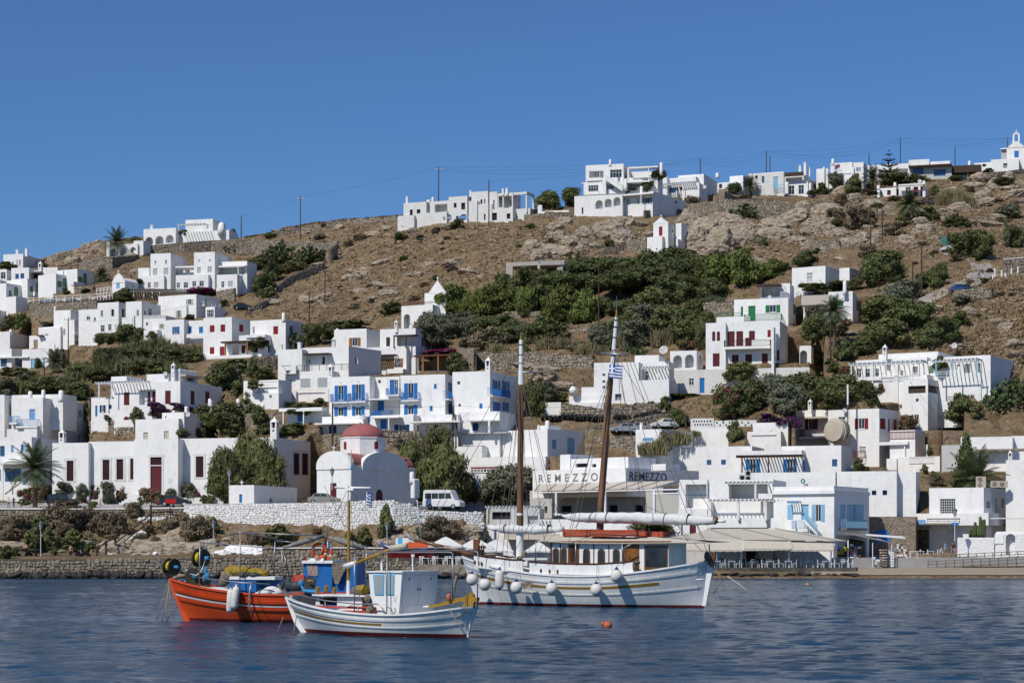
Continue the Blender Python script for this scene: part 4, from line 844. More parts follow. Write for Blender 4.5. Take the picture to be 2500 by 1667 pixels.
# ---------------- pergola house on the right
h('long low white house with white pergolas, blue posts and a big retaining wall',phi=30)
b(800,1470,1475,1000,1160,D=9,r=.05);
b(835,1470,1575,845,905,d=3.2,D=9); b(1040,1570,1890,795,850,d=5,D=9); b(1575,2036,2222,825,1160,d=3.2,D=13)
b(815,1440,1445,898,1060,d=3.0,D=5); ww('gl 840 948 886 1028;gl 918 950 964 1024;gl 1005 948 1044 1018;dr:y 1342 930 1388 1000');
b(1445,1950,1960,860,1060,d=2.9,D=5,r=.03); ww('cs:s 1490 922 1530 990;op:k 1738 908 1766 950;dr:y 1803 905 1856 985;dr:y 1922 900 1952 980')
B0=cur.blocks[0]
slab(775,1432,884,905,.2,3,'wht','pergola',batten=.75,posts=(795,),yp=1050,B=B0); slab(1515,1920,862,880,.3,3,'wht','pergola',batten=.6,posts=(1550,1697,1908),yp=1000,B=B0,pmat='lblue',pw=.18)
for q in (978,1197): b(q-14,q+14,q+20,915,1090,d=-.3,D=.5,r=.02)
b(1388,1400,1405,890,1030,d=-.1,D=.3,r=.02)
wallrect(805,1060,1025,1055,.3); rail(1060,1250,1008,1050,'white',.3,horiz=2,sides=False,B=B0); rail(1255,1405,985,1030,'white',.3,horiz=2,sides=False,B=B0); rail(1560,1785,970,1030,'white',.3,horiz=2,sides=False,B=B0)
b(660,805,808,995,1050,d=.2,D=4,r=.36); chim(1097,732,842,36,'h',2,B=cur.blocks[2]); dish(1713,743,27,5,'palegrey','round white dish on a tall pole above the pergola house')
b(1028,1262,1300,1055,1250,d=.6,D=6,r=.1); ww('op:k 1160 1135 1180 1160;dr:y 1210 1125 1236 1190')
b(1262,1478,1780,1035,1500,d=-2.0,D=9,r=.1); ww('op:k 1303 1100 1458 1166;op:k 1483 1100 1588 1166;op:k 1598 1112 1694 1156;gl 1355 1355 1400 1400;op 1370 1212 1394 1240')
fr('L')
# ---------------- dark red balcony house
h('white house with dark red shutters, red balconies and a side terrace',phi=32,Y=292)
b(590,1045,1252,-85,450,D=11); ww('sh:r 828 4 947 98;cs:r 1053 4 1101 100;cs:r 1125 11 1139 125;dr:r 1172 14 1206 178;cs:r 1215 17 1238 105;wd 866 255 926 320;gl 680 -10 742 60')
b(308,592,600,-75,330,d=2.0,D=9); ww('sh:r 385 14 498 102;dr:w 525 20 556 105'); w('dr:w',1,1,2,2) if 0 else None; slab(328,592,-12,3,2.0,0,'canvas','roof',posts=(336,580),yp=165,pmat='red',pw=.1); rail(335,585,100,165,'red',2.0,step=.2); slab(335,585,165,182,2.0,0,'white','balcony')
b(1045,1190,1480,165,460,d=2,D=12,phi=44) if 0 else None
b(1045,1300,1380,208,236,d=-1,D=5,r=.02,base=.0); slab(1045,1482,218,236,4.0,1,'white','canopy',B=cur.blocks[0],posts=(1265,1462),yp=345) if 0 else None
b(1050,1478,1482,236,360,d=3.5,D=4); ww('op:y 1078 260 1105 355;op:y 1165 250 1230 350;op 1290 275 1420 340')
for q in (1270,1470): b(q-6,q+6,q+8,236,350,d=-.8,D=.3,r=.02,base=0)
b(1140,1365,1378,106,210,d=-.5,D=4,r=.1); rail(1140,1365,120,188,'red',.1,step=.2,sides=False)
b(1200,1585,1600,340,490,d=-2.0,D=3,r=.05); rail(1310,1530,345,405,'white',.12,step=.3,sides=False,th=.12)
b(1110,1200,1205,360,470,d=-2.4,D=2,r=.36); bluestair(795,350,905,295,cur.blocks[0],.9,'red',7,.8) if 0 else rail(815,905,293,355,'red',.9,B=cur.blocks[0])
fr('H'); chim(431,1217,1310,32,'h',B=cur.blocks[1]); dish(838,1265,27,1,'palegrey','pale dish on the roof of the red shutter house'); dish(736,1320,22,-.5,'palegrey','cream dish low on the roof edge beside the antenna mast'); fr('L')
Cq=corner(px(650,0)[0],-3,cur.phi); s=Cq.y/F
sdr=thing('telecom_dish',(Cq.x,Cq.y,H0+(HY-px(0,220)[1])*s),'huge cream telecom dish with a corrugated rim in front of red shutters','telecom dish')
zc=H0+(HY-px(0,115)[1])*s; rr=104/3.647*s; ax=Vector((-.62,-.75,.02)).normalized(); m_=MB(); c0=Vector((Cq.x,Cq.y,zc))
m_.lathe([(rr,0),(rr*.97,.25),(rr*.9,.45),(rr*.9,.47),(rr*.01,.56)],c0,40,axis=ax); m_.build('radome','creamd',sdr,smooth=False)
m_=MB(); n_=40
for i in range(n_):
 t=2*math.pi*i/n_; a=ax.orthogonal().normalized(); bb=ax.cross(a); q=c0+(a*math.cos(t)+bb*math.sin(t))*rr*1.0; m_.cyl(q,q-ax*1.3,.17,n=6)
m_.lathe([(rr*.98,-1.25),(rr*.98,-.02)],c0,30,axis=ax); m_.build('shroud','creamd',sdr)
m_=MB(); m_.cyl(c0-ax*1.0,c0-ax*1.6-UP*.2,.4); m_.cyl(c0-ax*1.7-UP*rr*1.4,c0-ax*1.6+UP*rr*.9,.1); m_.cyl(c0-ax*1.2-UP*rr*.8,c0-ax*2.6-UP*rr*1.4,.07); m_.build('mount','metal',sdr)
fr('H')
Cq=corner(px(765,0)[0],-2.6,cur.phi); s=Cq.y/F; zt=H0+(HY-px(0,1087)[1])*s; zb=H0+(HY-px(0,1620)[1])*s
ant=thing('antenna_mast',(Cq.x,Cq.y,zb),'tall lattice antenna mast with a white rod on top beside the cream dish','antenna','antennas')
m_=MB(); m_.cyl((Cq.x,Cq.y,zb),(Cq.x,Cq.y,zt-3),.08);
for i in range(16): z=zb+i*(zt-zb-3)/16; m_.box((Cq.x-.25,Cq.y-.05,z),(Cq.x+.25,Cq.y+.05,z+.06))
m_.build('mast','dullmetal',ant); m_=MB(); m_.cyl((Cq.x,Cq.y,zt-3),(Cq.x,Cq.y,zt),.14); m_.build('rod','wht',ant)
# ---------------- harbour front
fr('K')
h('white building with a greek key band below a glass roof terrace',phi=20,Y=284)
b(-200,700,725,262,690,D=10);
B=cur.blocks[0]
wallrect(33,265,290,303,.03,.05,'red','painted_band'); m_=MB(); o,r,n,s0,s1,z0,z1=rect(B,'f',*(px(35,308)+px(262,346)),.03); k=8; stp=(s1-s0)/k; hh=z1-z0
obox(m_,o,r,n,s0,s1,z0,z0+.09,0,-.04)
for i in range(k):
 a=s0+i*stp; obox(m_,o,r,n,a+.05,a+.05+stp*.6,z1-.16,z1-.05,0,-.04); obox(m_,o,r,n,a+stp*.5,a+stp*.5+.12,z0+.25,z1-.16,0,-.04); obox(m_,o,r,n,a+.05,a+.17,z1-.4,z1-.16,0,-.04)
m_.build('key_pattern','maroon',cur.root)
b(-120,135,600,105,275,d=2.5,D=5,r=.36); b(135,700,720,195,280,d=1.5,D=3,r=.36);
b(-235,200,212,0,110,d=5,D=5,mat='palegrey',r=.03); ww('bw -225 5 -150 95;bw -140 5 -60 95;bw -50 5 30 95;bw 40 5 120 95;bw 130 5 195 95')
fr('F'); slab(1860,2340,1150,1160,1,0,'palegrey','roof',B=cur.blocks[-1]); fr('K')
fr('G')
h('rounded white building with pale blue door seen in shade, behind the first mast',phi=40)
b(60,498,822,1338,1590,D=None,r=.36); ww('cs:e 538 1433 578 1516;dr:l 675 1418 742 1562'); b(430,500,600,1305,1350,d=2,D=3,r=.36); chim(498,1263,1345,40,'p',.5); chim(420,1303,1345,24,'p',1)
h('white curved building with a round chimney beside the reeds',phi=30)
b(1283,1515,1790,1338,1620,r=.36); ww('cs:e 1345 1418 1440 1445'); chim(1335,1283,1345,30,'p',.8)
h('white house with a pierced dovecote parapet and roof terrace',phi=16,Y=292)
b(1775,2110,2120,1325,1575,D=5); b(1772,1980,1985,1242,1328,d=.2,D=.5,r=.02,base=.1,mat='oldwhite'); b(1985,2360,2370,1258,1320,d=.21,D=.5,r=.02,base=.1,mat='oldwhite')
for i in range(9):
 for j in range(2):
  x=1795+i*22*(1+.02*i)+(11 if j else 0); w('op',x,1262+j*30,x+13,1278+j*30,cur.blocks[1])
for i in range(12): w('op',2000+i*28,1275+(i%2)*22,2014+i*28,1290+(i%2)*22,cur.blocks[2])
fr('K')
h('white restaurant with a lettered fascia and a long cream awning','restaurant','restaurant','harbour front buildings',phi=42,Y=262)
b(585,1417,2098,297,470,d=0,r=.36,base=1.2); FAS=cur.blocks[0]
b(560,1895,1900,470,760,d=4.2,D=5,mat='palegrey',r=.02,base=6); ww('op 690 640 715 700;op:a 835 635 930 690;op:a 1260 628 1340 690;op:a 1492 628 1567 690')
b(925,1436,1725,200,305,d=2,D=6,r=.1,base=.5); ww('op 967 258 1075 293;op 1112 263 1150 293'); b(830,920,935,178,300,d=2.5,D=5,base=.5)
b(1640,1770,1800,262,300,d=1.5,D=3,base=.3,r=.36)
slab(590,1895,498,508,3.8,-1.5,'wht','awning_frame',B=FAS,posts=(790,1227,1663),yp=705,pw=.28)
m_=MB(); o,r,n,s0,s1,z0,z1=rect(FAS,'f',*(px(600,430)+px(1650,500)),3.8); o2,_,_,a0,a1,_,zt=rect(FAS,'f',*(px(650,428)+px(1890,430)),.1)
m_.add([Vector((o.x,o.y,0))+r*s0+UP*(z0+.1),Vector((o.x,o.y,0))+r*s1+UP*(z0+.1),Vector((o2.x,o2.y,0))+r*a1+UP*zt,Vector((o2.x,o2.y,0))+r*a0+UP*zt],[(0,1,2,3)]);
vv=m_.v[:]; m_.add([Vector(q)-UP*.05 for q in vv],[(3,2,1,0)]); m_.build('awning','canvas',cur.root)
for k in range(9):
 t=k/8; p0=Vector((o.x,o.y,0))+r*(s0+(s1-s0)*t)+UP*(z0+.14); p1=Vector((o2.x,o2.y,0))+r*(a0+(a1-a0)*t)+UP*(zt+.04); m_=MB(); m_.cyl(p0,p1,.07,n=5); m_.build('awning_rib','grey',cur.root)
b(1885,2135,2142,660,900,d=-3.0,D=4,r=.02);
slab(1650,1900,520,530,3.8,0,'wht','beam',B=FAS)
def letters(txt,face,B,x0,x1,y0,y1,mt,sp=1.0,extr=.03):
 o,r,n,s0,s1,z0,z1=rect(B,face,*(px(x0,y0)+px(x1,y1)),.02)
 cu=bpy.data.curves.new('lettering','FONT'); cu.body=txt; cu.size=1; cu.extrude=extr; cu.space_character=sp; cu.offset=.006
 ob=bpy.data.objects.new('lettering_tmp',cu); COL.objects.link(ob); bpy.context.view_layer.update(); dg=bpy.context.evaluated_depsgraph_get(); me=bpy.data.meshes.new_from_object(ob.evaluated_get(dg),depsgraph=dg); bpy.data.objects.remove(ob)
 P=np.array([v.co[:] for v in me.vertices]); mn=P.min(0); mxx=P.max(0); og=orig(cur.root)
 sx=(s1-s0)/(mxx[0]-mn[0]); sy=(z1-z0)/(mxx[1]-mn[1])
 for v,p in zip(me.vertices,P):
  q=Vector((o.x,o.y,0))+r*(s0+(p[0]-mn[0])*sx)+UP*(z0+(p[1]-mn[1])*sy)+n*(p[2])
  v.co=q-Vector(og)
 me.materials.clear(); me.materials.append(M[mt]); me.name='lettering'; return link('lettering',me,cur.root)
letters('REMEZZO','f',FAS,640,1165,350,420,'signgrey',1.75); letters('REMEZZO','s',FAS,1447,1778,338,414,'signdark',1.05)
fr('M')
h('small white office building with a lattice vent and stepped parapet on the roof',phi=20,Y=284)
b(818,1117,1200,118,300,d=0,D=None); ww('lw:w 858 152 1082 172'); b(868,1180,1200,38,125,d=1.5,D=3)
h('long plain white building with two small blue windows and a stone chimney pot',phi=20,Y=278)
b(25,860,870,250,600,D=10); ww('bw 458 373 499 418;bw 586 371 628 416');
b(1120,1655,1742,243,520,d=.6,D=None); ww('bw 1573 367 1620 432'); b(745,1302,1340,285,600,d=-1.6,D=5,r=.05); ww('sh:b 806 365 930 600;sh:b 1138 365 1258 600;cs:b 1313 375 1332 470')
slab(720,1300,330,347,2.6,0,'brown','pergola',batten=.42,posts=(770,1005,1240),yp=600,pmat='brown',pw=.16)
m_=MB(); p=corner(px(655,0)[0],-1,cur.phi);
h('long low white shop wall with a small ring logo below the pergola',phi=16,Y=256)
b(430,1603,1616,480,900,D=10); b(1616,2148,2325,472,880,d=-.3,r=.36); ww('op:n 1927 645 1967 686;op:n 2022 643 2063 686')
b(2148,2320,2335,478,880,d=1.2,D=6)
B=cur.blocks[0]
for (t0,t1,mt) in ((-.5,1.8,'green'),(1.9,3.6,'sage'),(3.7,5.7,'blue')):
 o,r,n,s0,s1,z0,z1=rect(B,'f',*(px(1293,540)+px(1335,582)),.03); cx=(s0+s1)/2; cz=(z0+z1)/2; ro=(s1-s0)/2; m_=MB(); k=7
 for i in range(k):
  a=t0+(t1-t0)*i/k; c_=t0+(t1-t0)*(i+1)/k
  m_.prism([(cx+ro*.5*math.cos(a),ro*.5*math.sin(a)),(cx+ro*math.cos(a),ro*math.sin(a)),(cx+ro*math.cos(c_),ro*math.sin(c_)),(cx+ro*.5*math.cos(c_),ro*.5*math.sin(c_))],Vector((o.x,o.y,cz)),r,UP,-n*.04)
 m_.build('logo_ring',mt,cur.root)
letters('OTE','f',B,1320,1358,586,603,'signdark',1.0)
h('tall flat white house front above the restaurant awning, with a blue framed box','house','house','harbour front buildings',phi=22) if 0 else None
h('pale washed house with light blue shutters, balcony and outside stair on the waterfront',phi=30,Y=238)
b(1052,1592,1903,655,1345,r=.03,D=None); ww('sh:l 1393 770 1508 922;dr:l 1300 768 1364 906;cs:l 1645 770 1692 916;dr:l 1705 770 1780 985;cs:l 1780 770 1855 918');
b(1040,1594,1912,640,665,d=-.35,r=.0,D=None,base=.1,carve=False,name='cornice'); b(1052,1590,1897,604,641,d=.1,r=.02,D=None,base=.1,carve=False)
slab(1703,1890,985,997,1.0,0,'stonew','balcony',face='s',B=cur.blocks[0]); rail(1703,1890,905,985,'lblue',1.0,face='s',B=cur.blocks[0])
bluestair(1325,905,1445,1035,cur.blocks[0],1.4,'lblue',9,1.2); rail(1212,1320,912,985,'lblue',1.3,B=cur.blocks[0]); slab(1175,1275,742,754,1.2,0,'lblue','pergola',batten=.3,B=cur.blocks[0]); wallrect(1175,1225,770,900,.05,.05,'lblue','painted_panel',B=cur.blocks[0])
w('pr:a',1615,1045,1885,1340,cur.blocks[0],depth=2.2,face='s')
h('white two level cafe building with open porches, next to the light blue shutters','cafe','cafe','harbour front buildings',phi=18,Y=243)
b(465,1048,1060,548,720,d=1.5,D=9,r=.03); w('pr',655,588,1000,720,depth=2.5); slab(620,1045,566,580,1.5,0,'oldwhite','canopy',batten=.5,posts=(890,),yp=716,pw=.25); b(915,1040,1048,672,720,d=-.8,D=1.5,r=.02,base=0)
b(462,1172,1180,716,1290,d=0,D=9,r=.03); w('pr',495,742,1170,888,depth=2.6,B=cur.blocks[-1]); slab(478,1170,724,738,1.2,0,'oldwhite','canopy',batten=.5,posts=(738,982),yp=888,pw=.3);
B=cur.blocks[-1]; o,r,n,s0,s1,z0,z1=rect(B,'f',*(px(650,806)+px(706,888))); m_=MB(); obox(m_,o,r,n,s0,s1,z0,z1,-2.45,-2.55); m_.build('window','dark',cur.root)
wallrect(462,992,888,975,.8,.3); b(992,1212,1215,890,1000,d=-.4,D=2,r=.02,base=1); b(848,1050,1100,975,1290,d=.5,D=3) if 0 else None
w('dr:m',305,945,362,1040,B) if 0 else None
b(205,462,464,806,1290,d=-.2,D=8,r=.02); w('dr:m',305,945,362,1045); b(212,462,466,548,810,d=1.0,D=6,r=.02,base=0); w('pr:a',270,590,455,800,depth=1.5); wallrect(270,455,680,690,.1,.05,'bglass','pane')
fr('M')
for (x,y0,y1) in ((747,505,560),(800,465,560)):
 C=corner(px(x,0)[0],2,cur.phi); s=C.y/F; zt=H0+(HY-px(0,y0)[1])*s; zb=H0+(HY-px(0,y1)[1])*s; wq=52/3.647*s
 a=thing('air_conditioner',(C.x,C.y,zb),'grey air conditioner unit standing on the flat cafe roof, '+('shorter one' if y0==505 else 'taller double fan one'),'air conditioner','rooftop air conditioners')
 m_=MB(); m_.box((C.x,C.y,zb),(C.x+wq,C.y+.5,zt)); m_.build('case','palegrey',a)
 for q in range(1 if y0==505 else 2):
  m_=MB(); zz=zt-wq*.5-q*(zt-zb)*.5; m_.cyl((C.x+wq*.5,C.y-.02,zz),(C.x+wq*.5,C.y-.001,zz),wq*.38,n=14); m_.build('fan','black',a)
fr('L')
h('white bakery building with lattice window, roof terrace and an open shop porch','bakery','bakery','harbour front buildings',phi=30,Y=248)
b(1490,1976,2400,618,862,d=2.2,r=.36,D=12); w('lw:w',1583,718,1725,852); ww('op:y 2000 740 2035 800;op:y 2078 718 2096 845;op:y 2133 718 2160 800')
b(1372,2018,2025,845,940,d=1.2,D=6,r=.05,base=.2); b(2172,2500,2510,545,862,d=6,D=8);
b(1272,1690,2335,940,1215,d=1.4,D=6,r=.02,mat='oldwhite',base=1); w('pr',1290,990,1688,1212,depth=1.6)
B=cur.blocks[-1]
for q,mt in (((1275,975,1375,1120),'palegrey'),((1428,1003,1490,1165),'brown'),((1535,1003,1685,1210),'black')):
 o,r,n,s0,s1,z0,z1=rect(B,'f',*(px(q[0],q[1])+px(q[2],q[3]))); m_=MB(); obox(m_,o,r,n,s0,s1,z0,z1,-1.45,-1.55); m_.build('door' if mt!='palegrey' else 'pane',mt,cur.root)
letters('BAKERY','f',B,1408,1505,963,985,'signdark',1.1)
slab(1185,1700,933,944,2.6,0,'canvas','canopy',posts=(1265,),yp=1210,pw=.12); rail(1450,1745,850,895,'white',.6,B=cur.blocks[1],horiz=3,sides=False)
slab(2030,2334,888,897,2,0,'oldwhite','canopy',B=B)
for (x,y0,y1,lb) in ((1915,520,615,'tall double fan one'),(2045,560,615,'beside the double fan unit'),(2110,560,615,'rightmost of three')):
 C=corner(px(x,0)[0],4,cur.phi); s=C.y/F; zt=H0+(HY-px(0,y0)[1])*s; zb=H0+(HY-px(0,y1+3)[1])*s; wq=80/3.647*s
 a=thing('air_conditioner',(C.x,C.y,zb),'pale air conditioner on the bakery roof, '+lb,'air conditioner','rooftop air conditioners')
 m_=MB(); m_.box((C.x,C.y,zb),(C.x+wq,C.y+.6,zt)); m_.build('case','creamd',a)
 for q in range(2 if y0<530 else 1):
  m_=MB(); zz=zt-wq*.35-q*(zt-zb)*.5; m_.cyl((C.x+wq*.35,C.y-.03,zz),(C.x+wq*.35,C.y-.001,zz),wq*.26,n=14); m_.build('fan','stonew',a)
def sign(x0,y0,x1,y1,face,B,mt,out,nm='sign'):
 return wallrect(x0,x1,y0,y1,out,.06,mt,nm,face,B)
sign(1383,905,1458,946,'f',B,'sky',2.7); letters('RENT','f',B,1398,1445,915,935,'wht',1.0) if 0 else None
sign(1687,930,1747,957,'f',B,'blue',2.7)
h('white stone garden wall with an arched gateway and dark door','garden_wall','wall','garden walls',phi=16)
b(1740,2070,2075,1064,1235,D=.5,r=.1,mat='whitestone'); b(2075,2400,2410,1010,1240,d=-.3,D=1.2,r=.36,mat='whitestone'); w('ar:a',2172,1030,2256,1215,depth=.9); wallrect(2072,2152,1040,1118,.1,.1,'white','meter_box')
h('large white building with a curved roof edge and a shaded window, behind the cypress',phi=18)
b(1770,2232,2240,165,480,D=9,r=.36); b(2225,2400,2410,158,300,d=2,D=6,r=.36); w('pr',1955,290,2240,480,depth=1.2); o=None
B=cur.blocks[0]; o,r,n,s0,s1,z0,z1=rect(B,'f',*(px(2050,345)+px(2160,495))); m_=MB(); obox(m_,o,r,n,s0,s1,z0,z1,-1.05,-1.15); m_.build('window','glass',cur.root)
b(2172,2500,2510,370,560,d=-2,D=6); chim(2211,288,380,32,'h',-1.5); slab(1910,2340,275,296,1.4,0,'stonew','canopy',B=B); b(1600,1765,1775,240,480,d=2,D=4,mat='palegrey',r=.02)
fr('L')
h('small stone arcade with a blue door under the long white building','stone_arcade','building','harbour front buildings',phi=16,Y=250)
b(950,1370,1390,878,1330,mat='stonew',r=.03,D=3); ww('ad:b 1005 985 1137 1110')
fr('D')
fr('K')
h('low white taverna wall with red door behind the moored caique','taverna','taverna','harbour front buildings',phi=14,Y=246)
b(640,1905,1912,752,1260,D=4,r=.03,base=1); w('dr:m',1985,800,2040,900) if 0 else None
b(175,640,645,800,1230,d=-1.5,D=5,r=.03,base=1); slab(165,650,637,655,1.5,0,'oldwhite','pergola',batten=.45,posts=(180,412,640),yp=800,pw=.22); b(200,640,642,660,800,d=1.5,D=3,mat='palegrey',base=0,r=.02); ww('op 225 690 390 755;op:x 540 725 632 795')
b(1000,1380,1385,900,1260,d=-3,D=2.6,mat='palegrey',r=.02,base=1)
slab(330,830,930,936,3.5,0,'canvas','awning',B=cur.blocks[0]); wallrect(330,830,884,932,3.0,.05,'canvas','valance','f',cur.blocks[0])
finish()
apply_cuts()
# ---------------- ground sheet, cut to the house bases
us=np.array(list(range(-400,0,10))+list(range(0,2500,5))+list(range(2500,2901,10)),float)
NV=230
VR=np.array([ridge(u)+noise.noise(Vector((u/23.,0,0)))*2.2 for u in us])
VV=1432-(1432-VR)[:,None]*(np.arange(NV+1)[None,:]/NV)
YY=np.array([[GY(u,v) for v in VV[i]] for i,u in enumerate(us)])
KK=np.ones_like(YY)
for (B,pxs) in CARVE:
 x0,xc,x1,yt,yb=pxs
 for (xa,xb,P,dr) in ((x0,xc,B.C,B.ex),(xc,x1,B.C,B.ey)):
  if xb-xa<1: continue
  ii=np.where((us>=xa-3)&(us<=xb+3))[0]
  for i in ii:
   a=(us[i]-1250)/F; den=dr.x-a*dr.y
   if abs(den)<1e-4: continue
   t=(a*P.y-P.x)/den; Yf=P.y+t*dr.y
   if dr is B.ey: Yf=min(max(Yf,B.C.y),B.C.y+B.D*1.0)
   m=(VV[i]<yb-1)&(VV[i]>yt-2); YY[i][m]=np.maximum(YY[i][m],Yf+.8)
   m=(VV[i]>=yb-1)&(VV[i]<yb+14)&(KK[i]>.5); YY[i][m]=np.minimum(YY[i][m],Yf-.2)
   m=(VV[i]<yb+16)&(VV[i]>yt-6); KK[i][m]=0.02
YY=np.maximum.accumulate(YY,axis=1)
def TY(u,v):
 i=int(np.clip(np.searchsorted(us,u),0,len(us)-1)); r=(1432-v)/(1432-VR[i])*NV
 return float(YY[i][int(np.clip(round(r),0,NV))])
PG=None
def T_(u,v):
 i=int(np.clip(np.searchsorted(us,u)-1,0,len(us)-2)); f=min(1,max(0,(u-us[i])/(us[i+1]-us[i])))
 r=min(max((1432-v)/(1432-VR[i])*NV,0),NV-.001); j=int(r); g_=r-j
 p=(PG[i,j]*(1-g_)+PG[i,j+1]*g_)*(1-f)+(PG[i+1,j]*(1-g_)+PG[i+1,j+1]*g_)*f
 return Vector((float(p[0]),float(p[1]),float(p[2])))
vs_=[];fc=[]
nrow=None
for ui,u in enumerate(us):
 vr=VR[ui]
 col=[]
 for j in range(NV+1):
  v=VV[ui][j]
  p=W(u,v,YY[ui][j])
  if v<1150:
   k=min(1,(1150-v)/60)*min(1,(v-vr)/25+.0)*KK[ui][j]
   a=fbm(p.x,p.y,9)*1.0+ (max(0,fbm(p.x+90,p.y,4.5,3)))*.9
   p.z+=a*.75*k
  elif u<1150 and 1248<v<1352:
   p.y+=fbm(p.x,p.z*1.5,2.6)*1.0; p.z+=fbm(p.x+7,p.z*2,3)*.35
  elif v>1352: p.z+=0
  col.append(p)
 pr=col[-1]
 for d,dz in ((6,-.6),(18,-2.5),(60,-14),(200,-80)): col.append(Vector((pr.x*(1+d/500),pr.y+d,pr.z+dz)))
 col.insert(0,Vector((col[0].x,col[0].y-2,-4)))
 nrow=len(col); vs_+=col
PG=np.array([tuple(v) for v in vs_]).reshape(len(us),nrow,3)[:,1:NV+2]
for i in range(len(us)-1):
 for j in range(nrow-1):
  a=i*nrow+j; fc.append((a,a+nrow,a+nrow+1,a+1))
tm=bpy.data.materials.new('hillside_ground'); tm.use_nodes=True; M['ground']=tm
N=tm.node_tree.nodes;L=tm.node_tree.links;b=N['Principled BSDF']; b.inputs['Roughness'].default_value=.95; b.inputs['Specular IOR Level'].default_value=.1
g=N.new('ShaderNodeNewGeometry')
def nz(scale,detail=6,rough=.6):
 n=N.new('ShaderNodeTexNoise'); n.inputs['Scale'].default_value=scale; n.inputs['Detail'].default_value=detail; n.inputs['Roughness'].default_value=rough
 L.new(g.outputs['Position'],n.inputs['Vector']); return n.outputs[0]
def ramp(src,els):
 r=N.new('ShaderNodeValToRGB'); L.new(src,r.inputs[0])
 while len(r.color_ramp.elements)<len(els): r.color_ramp.elements.new(.5)
 for e,(p,c) in zip(r.color_ramp.elements,els): e.position=p; e.color=(*c,1)
 return r.outputs[0]
c1=ramp(nz(.16,8,.75),[(.36,(.15,.103,.062)),(.47,(.215,.15,.085)),(.56,(.275,.20,.115)),(.68,(.205,.155,.095))])
c2=ramp(nz(1.7,8,.75),[(.35,(.42,.42,.42)),(.5,(.85,.85,.85)),(.68,(1.25,1.2,1.1))])
mx=N.new('ShaderNodeMix'); mx.data_type='RGBA'; mx.blend_type='MULTIPLY'; mx.inputs[0].default_value=1
L.new(c1,mx.inputs[6]); L.new(c2,mx.inputs[7])
vm=ramp(nz(.42,9,.72),[(.54,(0,0,0)),(.60,(1,1,1))])
rk=ramp(nz(3,6,.7),[(.38,(.10,.08,.06)),(.62,(.38,.31,.23))])
m2=N.new('ShaderNodeMix'); m2.data_type='RGBA'; L.new(vm,m2.inputs[0]); L.new(mx.outputs[2],m2.inputs[6]); L.new(rk,m2.inputs[7])
L.new(m2.outputs[2],b.inputs['Base Color'])
bp=N.new('ShaderNodeBump'); bp.inputs['Distance'].default_value=.5; L.new(nz(1.3,9,.7),bp.inputs['Height']); L.new(bp.outputs[0],b.inputs['Normal'])
me=bpy.data.meshes.new('hillside'); me.from_pydata([tuple(v) for v in vs_],[],fc); me.materials.append(tm)
me.polygons.foreach_set('use_smooth',[True]*len(me.polygons)); me.update()
tag(link('hillside_ground',me),'dry brown rocky hillside rising behind the harbour town',kind='structure')
